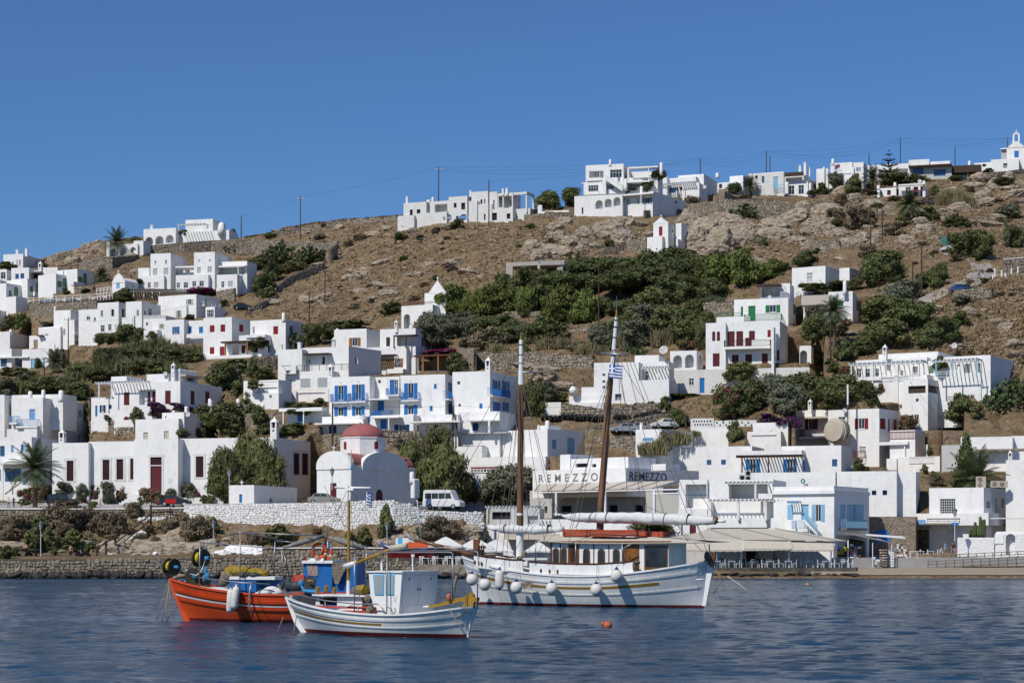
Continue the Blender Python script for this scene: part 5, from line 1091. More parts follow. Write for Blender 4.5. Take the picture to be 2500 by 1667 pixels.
# ---------------- stone walls
rng=random.Random(5)
def stone_verts(w,hh,dp,sd=.12):
 """one rough stone, front towards -y, centred on x and z"""
 j=lambda a:a*(1+rng.uniform(-sd,sd))
 n=6; a0=rng.uniform(-.25,.25); vs=[]
 for i in range(n):
  a=a0+i*2*math.pi/n; c,s_=math.cos(a),math.sin(a); k=1/max(abs(c),abs(s_))**.62
  vs.append((j(w*.53)*c*k,0,j(hh*.56)*s_*k))
 k=.74; vs+=[(v[0]*k,-dp*rng.uniform(.6,1.15),v[2]*k) for v in vs]
 return vs,[tuple(range(n,2*n))]+[(i,(i+1)%n,(i+1)%n+n,i+n) for i in range(n)]
def stone_wall(pts,label,size=.45,mt='stonew',core='mortar',th=.5,name='stone_wall',cat='wall',group='stone walls',cope=None,parts=False,dp=.09,inside=0):
 """pts: (x, y top, y bottom, depth) in source pixels; a real wall with its own stones"""
 P=[(W(x,yt,Y),W(x,yb,Y)) for x,yt,yb,Y in pts]
 root=thing(name,P[0][1],label,cat,group)
 m_=MB(); st=MB(); cp=MB(); big=[]
 for (t0,b0),(t1,b1) in zip(P,P[1:]):
  dx=Vector((t1.x-t0.x,t1.y-t0.y,0)); Ld=dx.length; dx.normalize(); nb=Vector((-dx.y,dx.x,0))
  if nb.y<0: nb=-nb
  zt0,zt1=t0.z,t1.z; a=[Vector((b0.x,b0.y,b0.z-.8)),Vector((b1.x,b1.y,b1.z-.8)),t1,t0]; c=[v+nb*th for v in a]
  m_.add(a+c,[(0,1,2,3),(7,6,5,4),(3,2,6,7),(0,3,7,4),(1,5,6,2)])
  if cope:
   q=[t0-nb*.08,t1-nb*.08,t1+nb*(th+.05),t0+nb*(th+.05)]; up=UP*.14; cp.add([v+UP*.004 for v in q]+[v+up for v in q],[(3,2,1,0),(4,5,6,7),(0,1,5,4),(1,2,6,5),(2,3,7,6),(3,0,4,7)])
  z=min(b0.z,b1.z)-.3; zt=max(t0.z,t1.z)
  while z<zt:
   hh=size*rng.uniform(.5,.85); s=rng.uniform(-.3,0)
   while s<Ld:
    w_=size*rng.uniform(.5,1.6); h2=hh*rng.choice((.7,.9,1.0,1.1,1.45))
    f=(s+w_/2)/Ld
    if 0<=f<=1:
     zl=t0.z+(t1.z-t0.z)*f; zb=b0.z+(b1.z-b0.z)*f
     if zb-.6<z+hh/2<zl-hh*.25:
      vs,fs=stone_verts(w_*.93,h2*.93,dp*rng.uniform(.5,1.4)); o=Vector((t0.x,t0.y,0))+dx*(s+w_/2)+UP*(z+hh/2+hh*rng.uniform(-.22,.22))-nb*.002
      if parts and w_>parts: big.append((o,w_*.93,h2*.93,dx,nb))
      else: st.add([o+dx*v[0]+nb*v[1]+UP*v[2] for v in vs],fs)
    s+=w_
   z+=hh
 m_.build('core',core,root); st.build('stones',mt,root,kind='stuff')
 if cope: cp.build('coping',cope,root)
 if parts:
  for b_ in big[300:]:
   vs,fs=stone_verts(b_[1],b_[2],dp)
  var=[]
  for i in range(8):
   me=bpy.data.meshes.new('stone'); vs,fs=stone_verts(1,1,1); me.from_pydata(vs,[],fs); me.materials.append(M[mt]); var.append(me)
  o0=Vector(orig(root))
  for k,(o,w_,h2,dx,nb) in enumerate(big[:300]):
   ob=link('stone',rng.choice(var),root); ob.location=o-o0; ob.rotation_euler=(0,0,math.atan2(dx.y,dx.x)); ob.scale=(w_,dp*rng.uniform(.6,1.3),h2)
 return root
mat('mortar',(.11,.095,.075),.95,.2,2,coord='Geo'); mat('whitemortar',(.50,.49,.47),.95,.2,2,coord='Geo'); mat('quaystone',(.38,.32,.245),.9,.3,1.4,bump=.05,bscale=9,coord='Geo',col2=(.17,.14,.105))
mat('whitestn',(.80,.79,.76),.9,.05,1.5,bump=.04,bscale=8,coord='Geo')
stone_wall([(-60,1364,1400,225.5),(215,1365,1400,225.5),(400,1364,1400,225.8),(545,1360,1398,226),(830,1359,1398,226.5),(880,1361,1398,227),(1135,1362,1398,227)],'long grey rubble quay wall along the water at the left',.5,'quaystone',parts=.52,name='quay_wall',group='stone walls',dp=.1)
stone_wall([(640,1339,1361,231),(830,1338,1361,231),(1180,1340,1372,232)],'upper rubble wall with white coping behind the moored boats',.5,'quaystone',cope='white',dp=.1)
stone_wall([(-60,1243,1268,259),(150,1243,1268,258.5),(300,1243,1270,258),(455,1241,1285,257)],'tan rubble parapet with a white coping below the museum',.42,'quaystone',cope='white')
stone_wall([(450,1229,1312,256.5),(560,1229,1316,253),(660,1228,1318,250.5),(830,1224,1320,247),(960,1223,1318,245),(1000,1229,1300,245.5),(1030,1244,1290,246),(1120,1249,1285,246.5),(1180,1251,1280,247)],'tall whitewashed rubble wall of the promenade below the church',.42,'whitestn','whitemortar',dp=.07,name='promenade_wall')
stone_wall([(340,1262,1290,256.2),(455,1258,1300,255.4)],'short whitewashed strip of wall below the steps rail',.42,'whitestn','whitemortar')
def SW(s,label,size=.6,mt='quaystone',cope=None,off=0):
 P=[]
 for q in s.split(';'):
  x,yt,yb=[float(v) for v in q.split()]; x,yt=px(x,yt); _,yb=px(0,yb); P.append((x,yt,yb,TY(x,yb)-.3+off))
 stone_wall(P,label,size,mt,cope=cope)
fr('A'); SW('700 545 560;760 478 590;1000 470 580;1240 445 470','long rubble terrace under the palm at the hilltop villa')
SW('1240 370 440;1610 338 430;1640 335 430;1885 318 420','rubble terrace wall directly below the three white arches'); SW('1885 318 430;2240 300 430;2334 310 440;2500 320 450','rubble wall right of the hilltop villa')
SW('262 880 1035;620 865 1000;860 850 960','rubble wall carrying the fenced dining terrace'); SW('1930 770 850;2090 740 860','short rubble wall under the right wing of the towers'); SW('660 722 770;830 720 760','rubble footing below the green doors')
fr('B'); SW('0 770 850;300 765 850;560 765 840;820 775 830','rubble wall above the prickly pears'); SW('710 880 940;760 830 960;820 785 900','tall dark field wall running up the slope',.6); SW('290 1160 1230;380 1085 1160;560 1000 1080;700 950 1010','field wall descending the dry slope',.6); SW('0 1380 1420;140 1310 1380;290 1240 1290','lower end of the field wall above the grey parking yard',.6)
SW('180 690 735;500 630 660;900 570 600;1345 540 585','dry stone wall running along the ridge line',.7);
fr('C'); SW('160 535 575;450 515 560;712 503 540','rubble terrace below the open cream frame'); SW('1370 488 560;1540 470 540;1730 430 500;2000 400 520;2334 380 540;2700 420 560','long rubble retaining wall under the hilltop houses',.6); SW('1130 458 520;1250 455 540','stone steps wall with a small red door below the guest house'); SW('985 845 890;1200 760 840;1380 725 870','rubble ramp wall climbing to the chapel with red door')
SW('1890 1310 1440;2160 1295 1400','tall rubble terrace wall beside the stone pillar'); SW('100 1390 1440;490 1385 1430','rubble terrace among the green trees, left part'); SW('640 1530 1568;900 1530 1575','pale low terrace wall under the trees')
fr('D'); SW('440 1050 1130;690 1050 1140','isolated square stretch of rubble wall on the dry slope'); SW('2160 1215 1330;2400 1200 1310','rubble wall above the right road with a white top',.6,cope='white'); SW('1430 660 740;1560 655 730','rubble base under the small summer house'); SW('160 800 850;540 690 830','rubble buttress with orange pots below the hilltop wall'); SW('1830 470 520;2100 440 490;2334 410 450','dark dry stone wall climbing to the hilltop chapel',.7); SW('1705 1480 1560;2050 1475 1560','rubble wall below the parked blue car')
fr('F'); SW('1900 400 440;2030 405 600','short diagonal rubble wall beside the bougainvillea'); SW('2010 430 560;2334 440 570;2500 430 560','rubble terrace wall behind the hotel',.6); SW('20 500 640;285 470 600','dark rubble wall below the red shutter house'); SW('1195 1125 1290;1565 1140 1250','rubble wall between church dome and hotel',.6); SW('690 1165 1300;860 1165 1290','rubble wall left of the dome')
fr('G'); SW('0 665 820;340 655 800;900 690 790','long two tiered rubble terrace right of the hotel',.6); SW('620 1105 1220;1000 1160 1230;1280 1120 1200;1600 1100 1180','rubble wall above the row of quad bikes',.6); SW('820 1340 1420;1100 1270 1330;1560 1190 1250','sloping road wall below the quad bikes',.6); SW('820 1415 1568;1290 1395 1568','big honey coloured rubble retaining wall behind the second mast',.6)
fr('E'); SW('800 610 700;1020 605 720','rubble wall below the navy shutters'); SW('1020 665 720;1180 665 710','low rubble wall under the arched maroon door')
fr('L'); SW('1930 640 650;1935 640 650','x') if 0 else None
# ---------------- boulders
mat('rock',(.42,.352,.262),.95,.3,.75,bump=.45,bscale=.9,stretch=(.7,.7,2.2),coord='Geo',col2=(.22,.175,.125),detail=9); mat('wetrock',(.055,.048,.04),.7,.3,1.2,bump=.1,bscale=3,coord='Geo')
def rockmesh(seed,sub=3,flat=.6,mt='rock'):
 rr=random.Random(seed*13+1); pl=[]
 for i in range(17):
  n=Vector((rr.gauss(0,1),rr.gauss(0,1),rr.gauss(0,1))).normalized(); pl.append((n,rr.uniform(.52,.86)))
 bm=bmesh.new(); bmesh.ops.create_icosphere(bm,subdivisions=sub,radius=1)
 for v in bm.verts:
  p=v.co.normalized(); t=1.0
  for n,d in pl:
   c=p.dot(n)
   if c>.05: t=min(t,d/c)
  t=t*.85+.15*.8
  t*=1+.14*noise.noise(p*3.3+Vector((seed*2.1,0,0)))+.09*noise.noise(Vector((p.x*5,p.y*5,p.z*11+seed)))-.10*max(0,.12-abs(noise.noise(p*2.2+Vector((9,seed,0)))))/.12
  v.co=Vector((p.x*t*1.3,p.y*t*1.1,p.z*t*flat*1.45))
 me=bpy.data.meshes.new('boulder'); bm.to_mesh(me); bm.free(); me.materials.append(M[mt]); return me
ROCKS=[]
RM=[rockmesh(i,4,.42+.05*(i%5)) for i in range(9)]; WR=[rockmesh(20+i,3,.7,'wetrock') for i in range(4)]; SM=[rockmesh(40+i,1,.5) for i in range(5)]
def poly_in(x,y,P):
 r=False;j=len(P)-1
 for i in range(len(P)):
  if (P[i][1]>y)!=(P[j][1]>y) and x<(P[j][0]-P[i][0])*(y-P[i][1])/(P[j][1]-P[i][1])+P[i][0]: r=not r
  j=i
 return r
HILL=[(640,560),(980,535),(1200,548),(1300,555),(1580,560),(1900,500),(2250,440),(2500,440),(2500,980),(2400,870),(2260,850),(2130,740),(2380,650),(2120,650),(2080,600),(1950,660),(1750,640),(1560,610),(1330,640),(1220,760),(1000,745),(900,790),(760,800),(620,740),(700,690),(830,610)]
NOR=[[(1420,640),(1480,560),(1640,470)],]
def boulder(u,v,wpx,mt=None,asp=1.0,label='weathered tan granite boulder on the dry hillside',group='boulders on the dry hillside',ms=None,sink=.25,Y=None):
 p=T_(u,v) if Y is None else W(u,v,Y); s=wpx*p.y/F/2
 o=link('boulder',rng.choice(ms or RM),None,label,'boulder',group); ROCKS.append((u,v,o,('huge ' if wpx>60 else 'big ' if wpx>30 else 'middling ' if wpx>17 else 'small ')+{'wea':'tan boulder','big':'granite outcrop','bro':'jagged brown rock','dar':'dark wet rock','low':'low brown rock','lar':'cracked cliff rock'}[label[:3]])); o.location=(p.x,p.y+s*.2,p.z+s*(.35-sink)); o.scale=(s*1.05,s*rng.uniform(.8,1.1),s*asp*rng.uniform(.75,1.15)); o.rotation_euler=(rng.uniform(-.25,.25),rng.uniform(-.25,.25),rng.uniform(-.5,.5)+rng.choice((0,math.pi)))
 return o
def blocked(u,v,m=4):
 for (_,q) in CARVE:
  if q[0]-m<u<q[2]+m and q[3]-m<v<q[4]+m+6: return True
 return False
fr('C')
for q in '1780 600 230;1900 690 330;2060 640 330;2220 620 260;2200 700 280;1830 780 260;2050 800 330;2240 780 200;1960 850 300;1700 620 120;1560 840 130;1440 870 140;1400 700 100;860 690 160;740 730 120;650 740 110;600 700 100;540 720 130;700 790 150;850 790 120;950 810 120;560 860 260;380 850 240;1090 700 340;1180 740 200;800 850 140;430 900 200;1000 640 150;1250 610 140;1330 620 110;1140 600 150;640 590 120;560 640 140'.split(';'):
 x,y,w_=[float(a) for a in q.split()]; u,v=px(x,y); boulder(u,v+w_/3.647*.12,w_/3.647*1.1,None,1.4,'big smooth tan granite outcrop on the slope around the red door chapel','granite outcrops near the red door chapel')
fr('D')
for q in '1000 730 160;1120 760 80;840 690 130;130 920 210;130 990 240;440 970 150;600 1000 120;780 1060 160;1000 1075 110;1770 780 170;2230 600 150;2200 500 130;2250 660 180;2050 600 120;370 780 220;600 780 170;1090 640 60;700 620 150;1940 500 150;2080 540 120;2280 560 110;700 1200 90;560 1130 90;1440 960 170;1700 600 130;880 900 130;300 860 260;480 900 220;560 820 240;680 980 160;900 1040 190;1060 1000 150;1300 1060 140;1420 900 150;1560 840 130;1850 700 170;2020 700 150;2200 780 180;2050 900 160;1900 560 150;1980 640 140;300 1050 160;420 1100 140'.split(';'):
 x,y,w_=[float(a) for a in q.split()]; u,v=px(x,y); boulder(u,v+w_/3.647*.12,w_/3.647*1.2,None,1.25,'big tan granite outcrop below the hilltop houses at the right','granite outcrops at the upper right')
fr('A')
for q in '470 520 110;560 480 130;620 500 120;700 440 110;760 400 120;800 440 110;860 400 110;880 340 90;900 420 90;950 400 60;660 530 140;760 500 90;1050 510 160;1150 480 120;1200 600 90'.split(';'):
 x,y,w_=[float(a) for a in q.split()]; u,v=px(x,y); boulder(u,v,w_/3.647,None,1.2,'brown jagged rock on the crag left of the hilltop palm','rocks of the crag by the palm')
for (u,v,w_) in ((980,790,26),(2560,980,1),(940,560,46),(912,575,40),(1010,566,40),(1250,990,50),(1290,900,60),(1340,905,55),(1385,895,40),(1420,890,46),(1330,935,90),(1380,950,70),(1280,1010,40),(2440,870,60),(2480,850,50),(2470,900,50)):
 if w_>5 and not blocked(u,v): boulder(u,v,w_,None,.8)
cnt=0
while cnt<170:
 u=rng.uniform(630,2500); v=rng.uniform(440,980)
 if not poly_in(u,v,HILL) or blocked(u,v): continue
 d=fbm(u,v*1.7,60,3)
 if d<-.05 and rng.random()<.7: continue
 boulder(u,v,rng.choice((14,17,20,24,30,38,46)),None,.75); cnt+=1
m_=MB(); cnt=0
bases=[([tuple(v.co) for v in me.vertices],[tuple(p.vertices) for p in me.polygons]) for me in SM]
while cnt<10000:
 u=rng.uniform(620,2510); v=rng.uniform(430,1000)
 if rng.random()<.12: u=rng.uniform(100,260); v=rng.uniform(590,650)
 elif not poly_in(u,v,HILL): continue
 if blocked(u,v,0) or (u<1200 and rng.random()<.5): continue
 d=fbm(u,v*1.7,60,3)
 if d<-.1 and rng.random()<.75: continue
 p=T_(u,v); s=rng.choice((3,4,5,6,7,9,11,13))*p.y/F/2*1.15; vs,fs=rng.choice(bases); a=rng.uniform(0,6.28); ca,sa=math.cos(a),math.sin(a); zz=s*rng.uniform(.6,1.1)
 m_.add([(p.x+(x*ca-y*sa)*s*1.3,p.y+(x*sa+y*ca)*s,p.z+z*zz+s*.1) for x,y,z in vs],fs); cnt+=1
mat('smallrock',(.36,.27,.185),.95,.3,.9,bump=.05,bscale=5,coord='Geo',col2=(.16,.115,.075)); m_.build('scattered_stones','smallrock',kind='stuff',label='loose brown stones strewn over the dry slope')
fr('S')
for i in range(46):
 u=-20+i*10.5+rng.uniform(-3,3); boulder(u,1409+rng.uniform(-6,2),rng.uniform(14,27),None,1.2,'dark wet boulder at the foot of the left quay wall','riprap boulders below the quay',WR,sink=.1,Y=224.3)
for i in range(34):
 u=455+i*21+rng.uniform(-6,6); boulder(u,1410+rng.uniform(-4,2),rng.uniform(16,38),None,.7,'dark wet rock along the quay behind the boats','shore rocks behind the boats',WR,sink=.15,Y=224.8)
for i in range(22):
 u=1640+i*21+rng.uniform(-6,6); boulder(u,1404+rng.uniform(-1,2),rng.uniform(14,34),None,.35,'low brown rock at the foot of the cafe terrace','low rocks below the cafe terrace',WR,sink=.1)
for (u,v,w_) in ((290,1345,120),(340,1335,130),(400,1325,140),(450,1340,150),(380,1352,110),(500,1335,120),(545,1325,60),(560,1318,46),(535,1345,90),(600,1345,60),(300,1318,90),(440,1310,120),(40,1335,120),(100,1320,90),(140,1345,60),(210,1330,90),(1030,1300,70),(1080,1310,80),(1130,1300,90),(1160,1290,70),(1000,1320,80),(960,1310,60),(930,1330,50),(520,1290,50),(500,1275,60),(880,1335,50)):
 p=boulder(u,v,w_,None,.95,'large cracked tan rock of the low cliff under the promenade','cliff rocks below the promenade',sink=.5)
fr('S')
for (u,v,w_) in ((383,1352,16),(412,1347,24),(545,1352,44),(585,1348,60),(628,1346,66),(345,1300,20)):
 p=T_(u,v); s=w_*p.y/F/2; o=link('whitewashed_rock',rng.choice(RM),None,'whitewashed rock lying on the ledge above the quay','rock','whitewashed rocks above the quay'); me=o.data.copy(); me.materials.clear(); me.materials.append(M['whitestn']); o.data=me; o.location=(p.x,p.y-1.2,p.z+.1); o.scale=(s,s,s*.9); ROCKS.append((u,v,o,'whitewashed rock'))
m=M['rock']; nt=m.node_tree; N=nt.nodes; L=nt.links; b_=N['Principled BSDF']; g=N.new('ShaderNodeNewGeometry'); mpn=N.new('ShaderNodeMapping'); mpn.inputs['Scale'].default_value=(.45,.45,1.0); mpn.inputs['Rotation'].default_value=(.2,.35,0); nn_=N.new('ShaderNodeTexNoise'); nn_.inputs['Scale'].default_value=1.2
vo=N.new('ShaderNodeTexVoronoi'); vo.feature='DISTANCE_TO_EDGE'; vo.inputs['Scale'].default_value=.9; L.new(g.outputs['Position'],mpn.inputs[0]); va=N.new('ShaderNodeVectorMath'); L.new(mpn.outputs[0],va.inputs[0]); L.new(mpn.outputs[0],nn_.inputs['Vector']); L.new(nn_.outputs['Color'],va.inputs[1]); L.new(va.outputs[0],vo.inputs['Vector'])
rp=N.new('ShaderNodeValToRGB'); L.new(vo.outputs['Distance'],rp.inputs[0]); rp.color_ramp.elements[0].color=(.38,.34,.30,1); rp.color_ramp.elements[1].position=.05; rp.color_ramp.elements[1].color=(1,1,1,1)
mx=N.new('ShaderNodeMix'); mx.data_type='RGBA'; mx.blend_type='MULTIPLY'; mx.inputs[0].default_value=1; src=b_.inputs['Base Color'].links[0].from_socket; L.new(src,mx.inputs[6]); L.new(rp.outputs[0],mx.inputs[7]); L.new(mx.outputs[2],b_.inputs['Base Color'])
# ---------------- vegetation
def leafmat(name,c,c2,r=.0):
 m=mat(name,c,.75,.2,.9,spec=.15,col2=c2,objrand=.18,coord='Geo',detail=6); return m
leafmat('leaf_dark',(.135,.148,.058),(.062,.072,.027)); leafmat('leaf_mid',(.165,.17,.066),(.078,.086,.032)); leafmat('leaf_olive',(.16,.165,.105),(.08,.085,.055))
leafmat('leaf_bright',(.16,.185,.05),(.085,.105,.03)); leafmat('leaf_pine',(.108,.124,.046),(.046,.056,.021)); leafmat('leaf_dry',(.25,.20,.13),(.13,.10,.065))
leafmat('reed',(.24,.205,.11),(.12,.11,.05)); leafmat('reedgreen',(.15,.145,.07),(.07,.075,.035)); leafmat('leaf_palm',(.11,.135,.06),(.05,.065,.03)); leafmat('magenta',(.34,.02,.19),(.16,.01,.10)); leafmat('pink',(.42,.11,.14),(.22,.05,.07)); leafmat('violet',(.10,.02,.12),(.05,.01,.06))
leafmat('pear',(.10,.13,.05),(.045,.07,.03)); leafmat('grass',(.30,.23,.125),(.17,.12,.065)); mat('bark',(.10,.08,.06),.95,.3,3,coord='Geo'); mat('palmtrunk',(.16,.12,.08),.95,.3,4,coord='Geo')
def crown(seed,nleaf,leaf,nl,kind='round',mats=('leaf_dark',),mix=0,core=True):
 rg=np.random.RandomState(seed); lobes=[]
 for i in range(nl):
  if kind=='cone':
   z=rg.uniform(.08,.92); rr=.30*(1-z)**.8+.03; a=rg.uniform(0,6.28); d=rg.uniform(0,.12)*(1-z); lobes.append((d*math.cos(a),d*math.sin(a),z,rr*.9,.13))
  elif kind=='umbrella':
   a=rg.uniform(0,6.28); d=rg.uniform(.05,.36); lobes.append((d*math.cos(a),d*math.sin(a),rg.uniform(.55,.82)-d*.3,rg.uniform(.13,.2),.14))
  elif kind=='tall':
   a=rg.uniform(0,6.28); z=rg.uniform(.15,.85); d=rg.uniform(.0,.3)*(1-abs(z-.45)); lobes.append((d*math.cos(a),d*math.sin(a),z,rg.uniform(.12,.2),.15))
  else:
   a=rg.uniform(0,6.28); z=rg.uniform(.18,.80); d=rg.uniform(.0,.34)*math.sqrt(max(.05,1-((z-.4)/.6)**2)); r=rg.uniform(.10,.20); lobes.append((d*math.cos(a),d*math.sin(a),z,r,r*.95))
 lb=np.array(lobes); w_=lb[:,3]**2; li=rg.choice(len(lb),nleaf,p=w_/w_.sum()); B_=lb[li]
 d=rg.normal(size=(nleaf,3)); d/=np.linalg.norm(d,axis=1)[:,None]; rad=rg.uniform(.72,1.12,(nleaf,1))*np.where(rg.uniform(size=(nleaf,1))<.12,1.28,1)
 c=B_[:,:3]+d*rad*np.stack([B_[:,3],B_[:,3],B_[:,4]],1)
 nrm=d*.8+rg.normal(size=(nleaf,3))*.55; nrm/=np.linalg.norm(nrm,axis=1)[:,None]
 if kind in('feather','tall2'): up=np.array([0,0,1.])+rg.normal(size=(nleaf,3))*.35
 else: up=rg.normal(size=(nleaf,3))
 t=np.cross(nrm,up); t/=np.linalg.norm(t,axis=1)[:,None]+1e-9; bb=np.cross(t,nrm)
 asp=3.2 if kind in('feather',) else 1.0
 s=leaf*rg.uniform(.6,1.4,(nleaf,1)); a_=t*s*.5/ (asp**.5); b_=bb*s*.5*(asp**.5)
 co_=np.stack([c-a_-b_*.6,c+a_-b_*.6,c+a_*.55+b_,c-a_*.55+b_],1).reshape(-1,3)
 co_[:,2]=np.maximum(co_[:,2],0)
 q=np.arange(nleaf*4).reshape(-1,4)
 if core:
  cv=[];cf=[]; bm=bmesh.new(); bmesh.ops.create_icosphere(bm,subdivisions=1,radius=1); iv=np.array([v.co[:] for v in bm.verts]); jf=[tuple(v.index for v in f.verts) for f in bm.faces]; bm.free()
  n0=len(co_); allv=[co_]; qq=[]
  for l in lobes:
   allv.append(iv*np.array([l[3],l[3],l[4]])*.74+np.array(l[:3])); qq+= [(a+n0,b__+n0,c_+n0,c_+n0) for a,b__,c_ in jf]; n0+=len(iv)
  co_=np.concatenate(allv)
  me=bpy.data.meshes.new('crown'); me.from_pydata(co_.tolist(),[],q.tolist()+[t_[:3] for t_ in qq])
 else:
  me=bpy.data.meshes.new('crown'); me.from_pydata(co_.tolist(),[],q.tolist())
 for m in mats: me.materials.append(M[m])
 if len(mats)>1:
  mi=[0]*len(me.polygons); pn=rg.uniform(0,9)
  for i in range(nleaf):
   p=c[i]; k=noise.noise(Vector((p[0]*6+pn,p[1]*6,p[2]*6)))+rg.uniform(-.3,.3)
   if rad[i,0]>.8 and k>1-2*mix-.0: mi[i]=1
  me.polygons.foreach_set('material_index',mi)
 me.update(); return me
CR={}
CR['dark']=[crown(i,5200,.045,34,mats=('leaf_dark',)) for i in (1,2,3)]
CR['mid']=[crown(i,5200,.045,34,mats=('leaf_mid',)) for i in (4,5,6)]
CR['olive']=[crown(i,4800,.042,38,mats=('leaf_olive',)) for i in (7,8)]
CR['bright']=[crown(i,7500,.05,30,'feather',mats=('leaf_bright',)) for i in (9,10)]
CR['pine']=[crown(i,6500,.038,46,'umbrella',mats=('leaf_pine',)) for i in (11,12)]
CR['cypress']=[crown(i,4200,.045,60,'cone',mats=('leaf_pine',)) for i in (13,)]
CR['tamarisk']=[crown(i,9000,.034,44,'feather',mats=('leaf_mid',)) for i in (31,32)]
CR['bush']=[crown(i,1700,.075,16,mats=('leaf_dark',)) for i in (14,15)]
CR['gbush']=[crown(i,1700,.075,16,mats=('leaf_mid',)) for i in (16,17)]
CR['obush']=[crown(i,1700,.07,16,mats=('leaf_olive',)) for i in (18,)]
CR['dry']=[crown(i,2600,.06,18,'feather',mats=('leaf_dry',),core=False) for i in (19,20,21)]
CR['magenta']=[crown(i,2200,.07,16,mats=('leaf_mid','magenta'),mix=.62) for i in (22,)]
CR['violet']=[crown(i,2200,.07,16,mats=('leaf_dark','violet'),mix=.6) for i in (23,)]
CR['pink']=[crown(i,2200,.06,16,mats=('leaf_mid','pink'),mix=.45) for i in (24,)]
CR['redflower']=[crown(i,4200,.04,30,mats=('leaf_dark','pink'),mix=.3) for i in (26,)]
def pearmesh(seed):
 rr=random.Random(seed); m_=MB()
 for i in range(150):
  a=rr.uniform(0,6.28); d=rr.uniform(0,.45); z=rr.uniform(.1,.95-d*.9); c=(d*math.cos(a),d*math.sin(a),z); T=Matrix.Rotation(rr.uniform(0,6.28),3,'Z')@Matrix.Rotation(rr.uniform(-.7,.7),3,'X'); m_.ell(c,(.055,.014,.075),6,4,T=T)
 me=bpy.data.meshes.new('pads'); me.from_pydata(m_.v,[],m_.f); me.materials.append(M['pear']); return me
CR['pear']=[pearmesh(1),pearmesh(2)]
def reedmesh(seed,mt='reed',n=420,h=1):
 rg=np.random.RandomState(seed); x=rg.uniform(-.5,.5,n); y=rg.uniform(-.5,.5,n); L_=rg.uniform(.55,1,n)*(1-.5*np.abs(x)); lx=rg.normal(0,.09,n); ly=rg.normal(0,.09,n); w_=.012; a=rg.uniform(0,3.14,n)
 cx,cy=np.cos(a)*w_,np.sin(a)*w_; z=np.zeros(n)
 co_=np.stack([np.stack([x-cx,y-cy,z],1),np.stack([x+cx,y+cy,z],1),np.stack([x+lx*.5+cx*1.6,y+ly*.5+cy*1.6,L_*.7],1),np.stack([x+lx,y+ly,L_],1)],1).reshape(-1,3)
 me=bpy.data.meshes.new('reeds'); me.from_pydata(co_.tolist(),[],np.arange(n*4).reshape(-1,4).tolist()); me.materials.append(M[mt]); return me
CR['reeds']=[reedmesh(1),reedmesh(2)]; CR['greenreeds']=[reedmesh(3,'reedgreen'),reedmesh(4,'reedgreen')]
def palmmesh(seed,nf=46,droop=.8,L_=1.0,hang=0):
 rg=np.random.RandomState(seed); V=[];Q=[]
 for i in range(nf):
  a=2*math.pi*(i*.618034)+rg.uniform(-.2,.2); e=math.pi/2*(.95-1.35*(i/nf))+rg.uniform(-.1,.1); ln=L_*rg.uniform(.85,1.1)
  p=np.array([0,0,0.]); d=np.array([math.cos(a)*math.cos(e),math.sin(a)*math.cos(e),math.sin(e)]); side=np.array([-math.sin(a),math.cos(a),0]); n=13
  for k in range(n):
   q=p+d*ln/n; t=k/n; w_=.19*ln*math.sin(math.pi*min(1,.12+t*.9))**.6; up=np.cross(side,d)
   for sgn in (-1,1):
    o=side*sgn
    for u_ in (0,.5):
     b0=p+(q-p)*u_; b1=p+(q-p)*(u_+.34); tip=b0+o*w_+d*w_*.55-np.array([0,0,w_*.35])
     V+= [b0,b1,tip+d*.012,tip]; m=len(V); Q.append((m-4,m-3,m-2,m-1))
   V+=[p-side*.008,p+side*.008,q+side*.008,q-side*.008]; m=len(V); Q.append((m-4,m-3,m-2,m-1))
   p=q; d=d-np.array([0,0,droop/n*(.6+1.2*t)]); d/=np.linalg.norm(d)
 me=bpy.data.meshes.new('fronds'); me.from_pydata([tuple(v) for v in V],[],Q); me.materials.append(M['leaf_palm']); return me
PALM=[palmmesh(1),palmmesh(2,60,1.3)]
LM=[]
def lmk(f,s):
 fr(f)
 for q in s.split(';'):
  a,b_,t=q.strip().split(' ',2); LM.append((*px(float(a),float(b_)),t))
lmk('A','220 500 the two chimney house;700 650 the green door row;1070 410 the arched hilltop wing;1600 290 the three arch villa;1110 700 the tiny barrel roofed chapel;1700 580 the twin tower house;600 830 the fenced dining terrace;1750 900 the cream shutter wing;1150 960 the long hotel row;700 1100 the pointed corner house;450 1230 the tan door house;150 1400 the blue glass house;1700 1100 the blue shutter cottage;2000 1180 the red shutter house')
lmk('B','1700 500 the unfinished cream row;1600 1350 the tall gabled chapel;750 870 the dark field wall')
lmk('C','1050 300 the three storey guest house;1530 760 the red door chapel;1700 250 the blue door ridge house;400 1020 the bare concrete frame')
lmk('D','60 550 the pale ridge house;700 430 the red dish house;1280 600 the pointed pillar house;2280 250 the hilltop chapel;1650 1130 the parked white car;1940 1340 the strolling couple')
lmk('E','450 550 the blue balcony house;1500 420 the maroon door house;1550 690 the rounded house;1300 1050 the museum door;620 1050 the left museum window;2150 1270 the cube on the sea wall')
lmk('F','1000 1150 the red church dome;500 600 the railed terrace house;1250 400 the brown shutter house;1600 800 the blue hotel;280 870 the low outhouse')
lmk('G','1200 950 the big dish house;1720 740 the arched wing;1700 960 the small blue door wall;600 1430 the shaded curved house;1400 1400 the round chimney house;1950 1350 the dovecote parapet;1150 1350 the silver parked car')
lmk('H','0 650 the tall maroon shutter house;100 400 the green shutters;450 150 the plain balcony house;1400 950 the white pergola house;1380 1250 the retaining tower;900 1430 the red balconies;1360 200 the stepped gatepost')
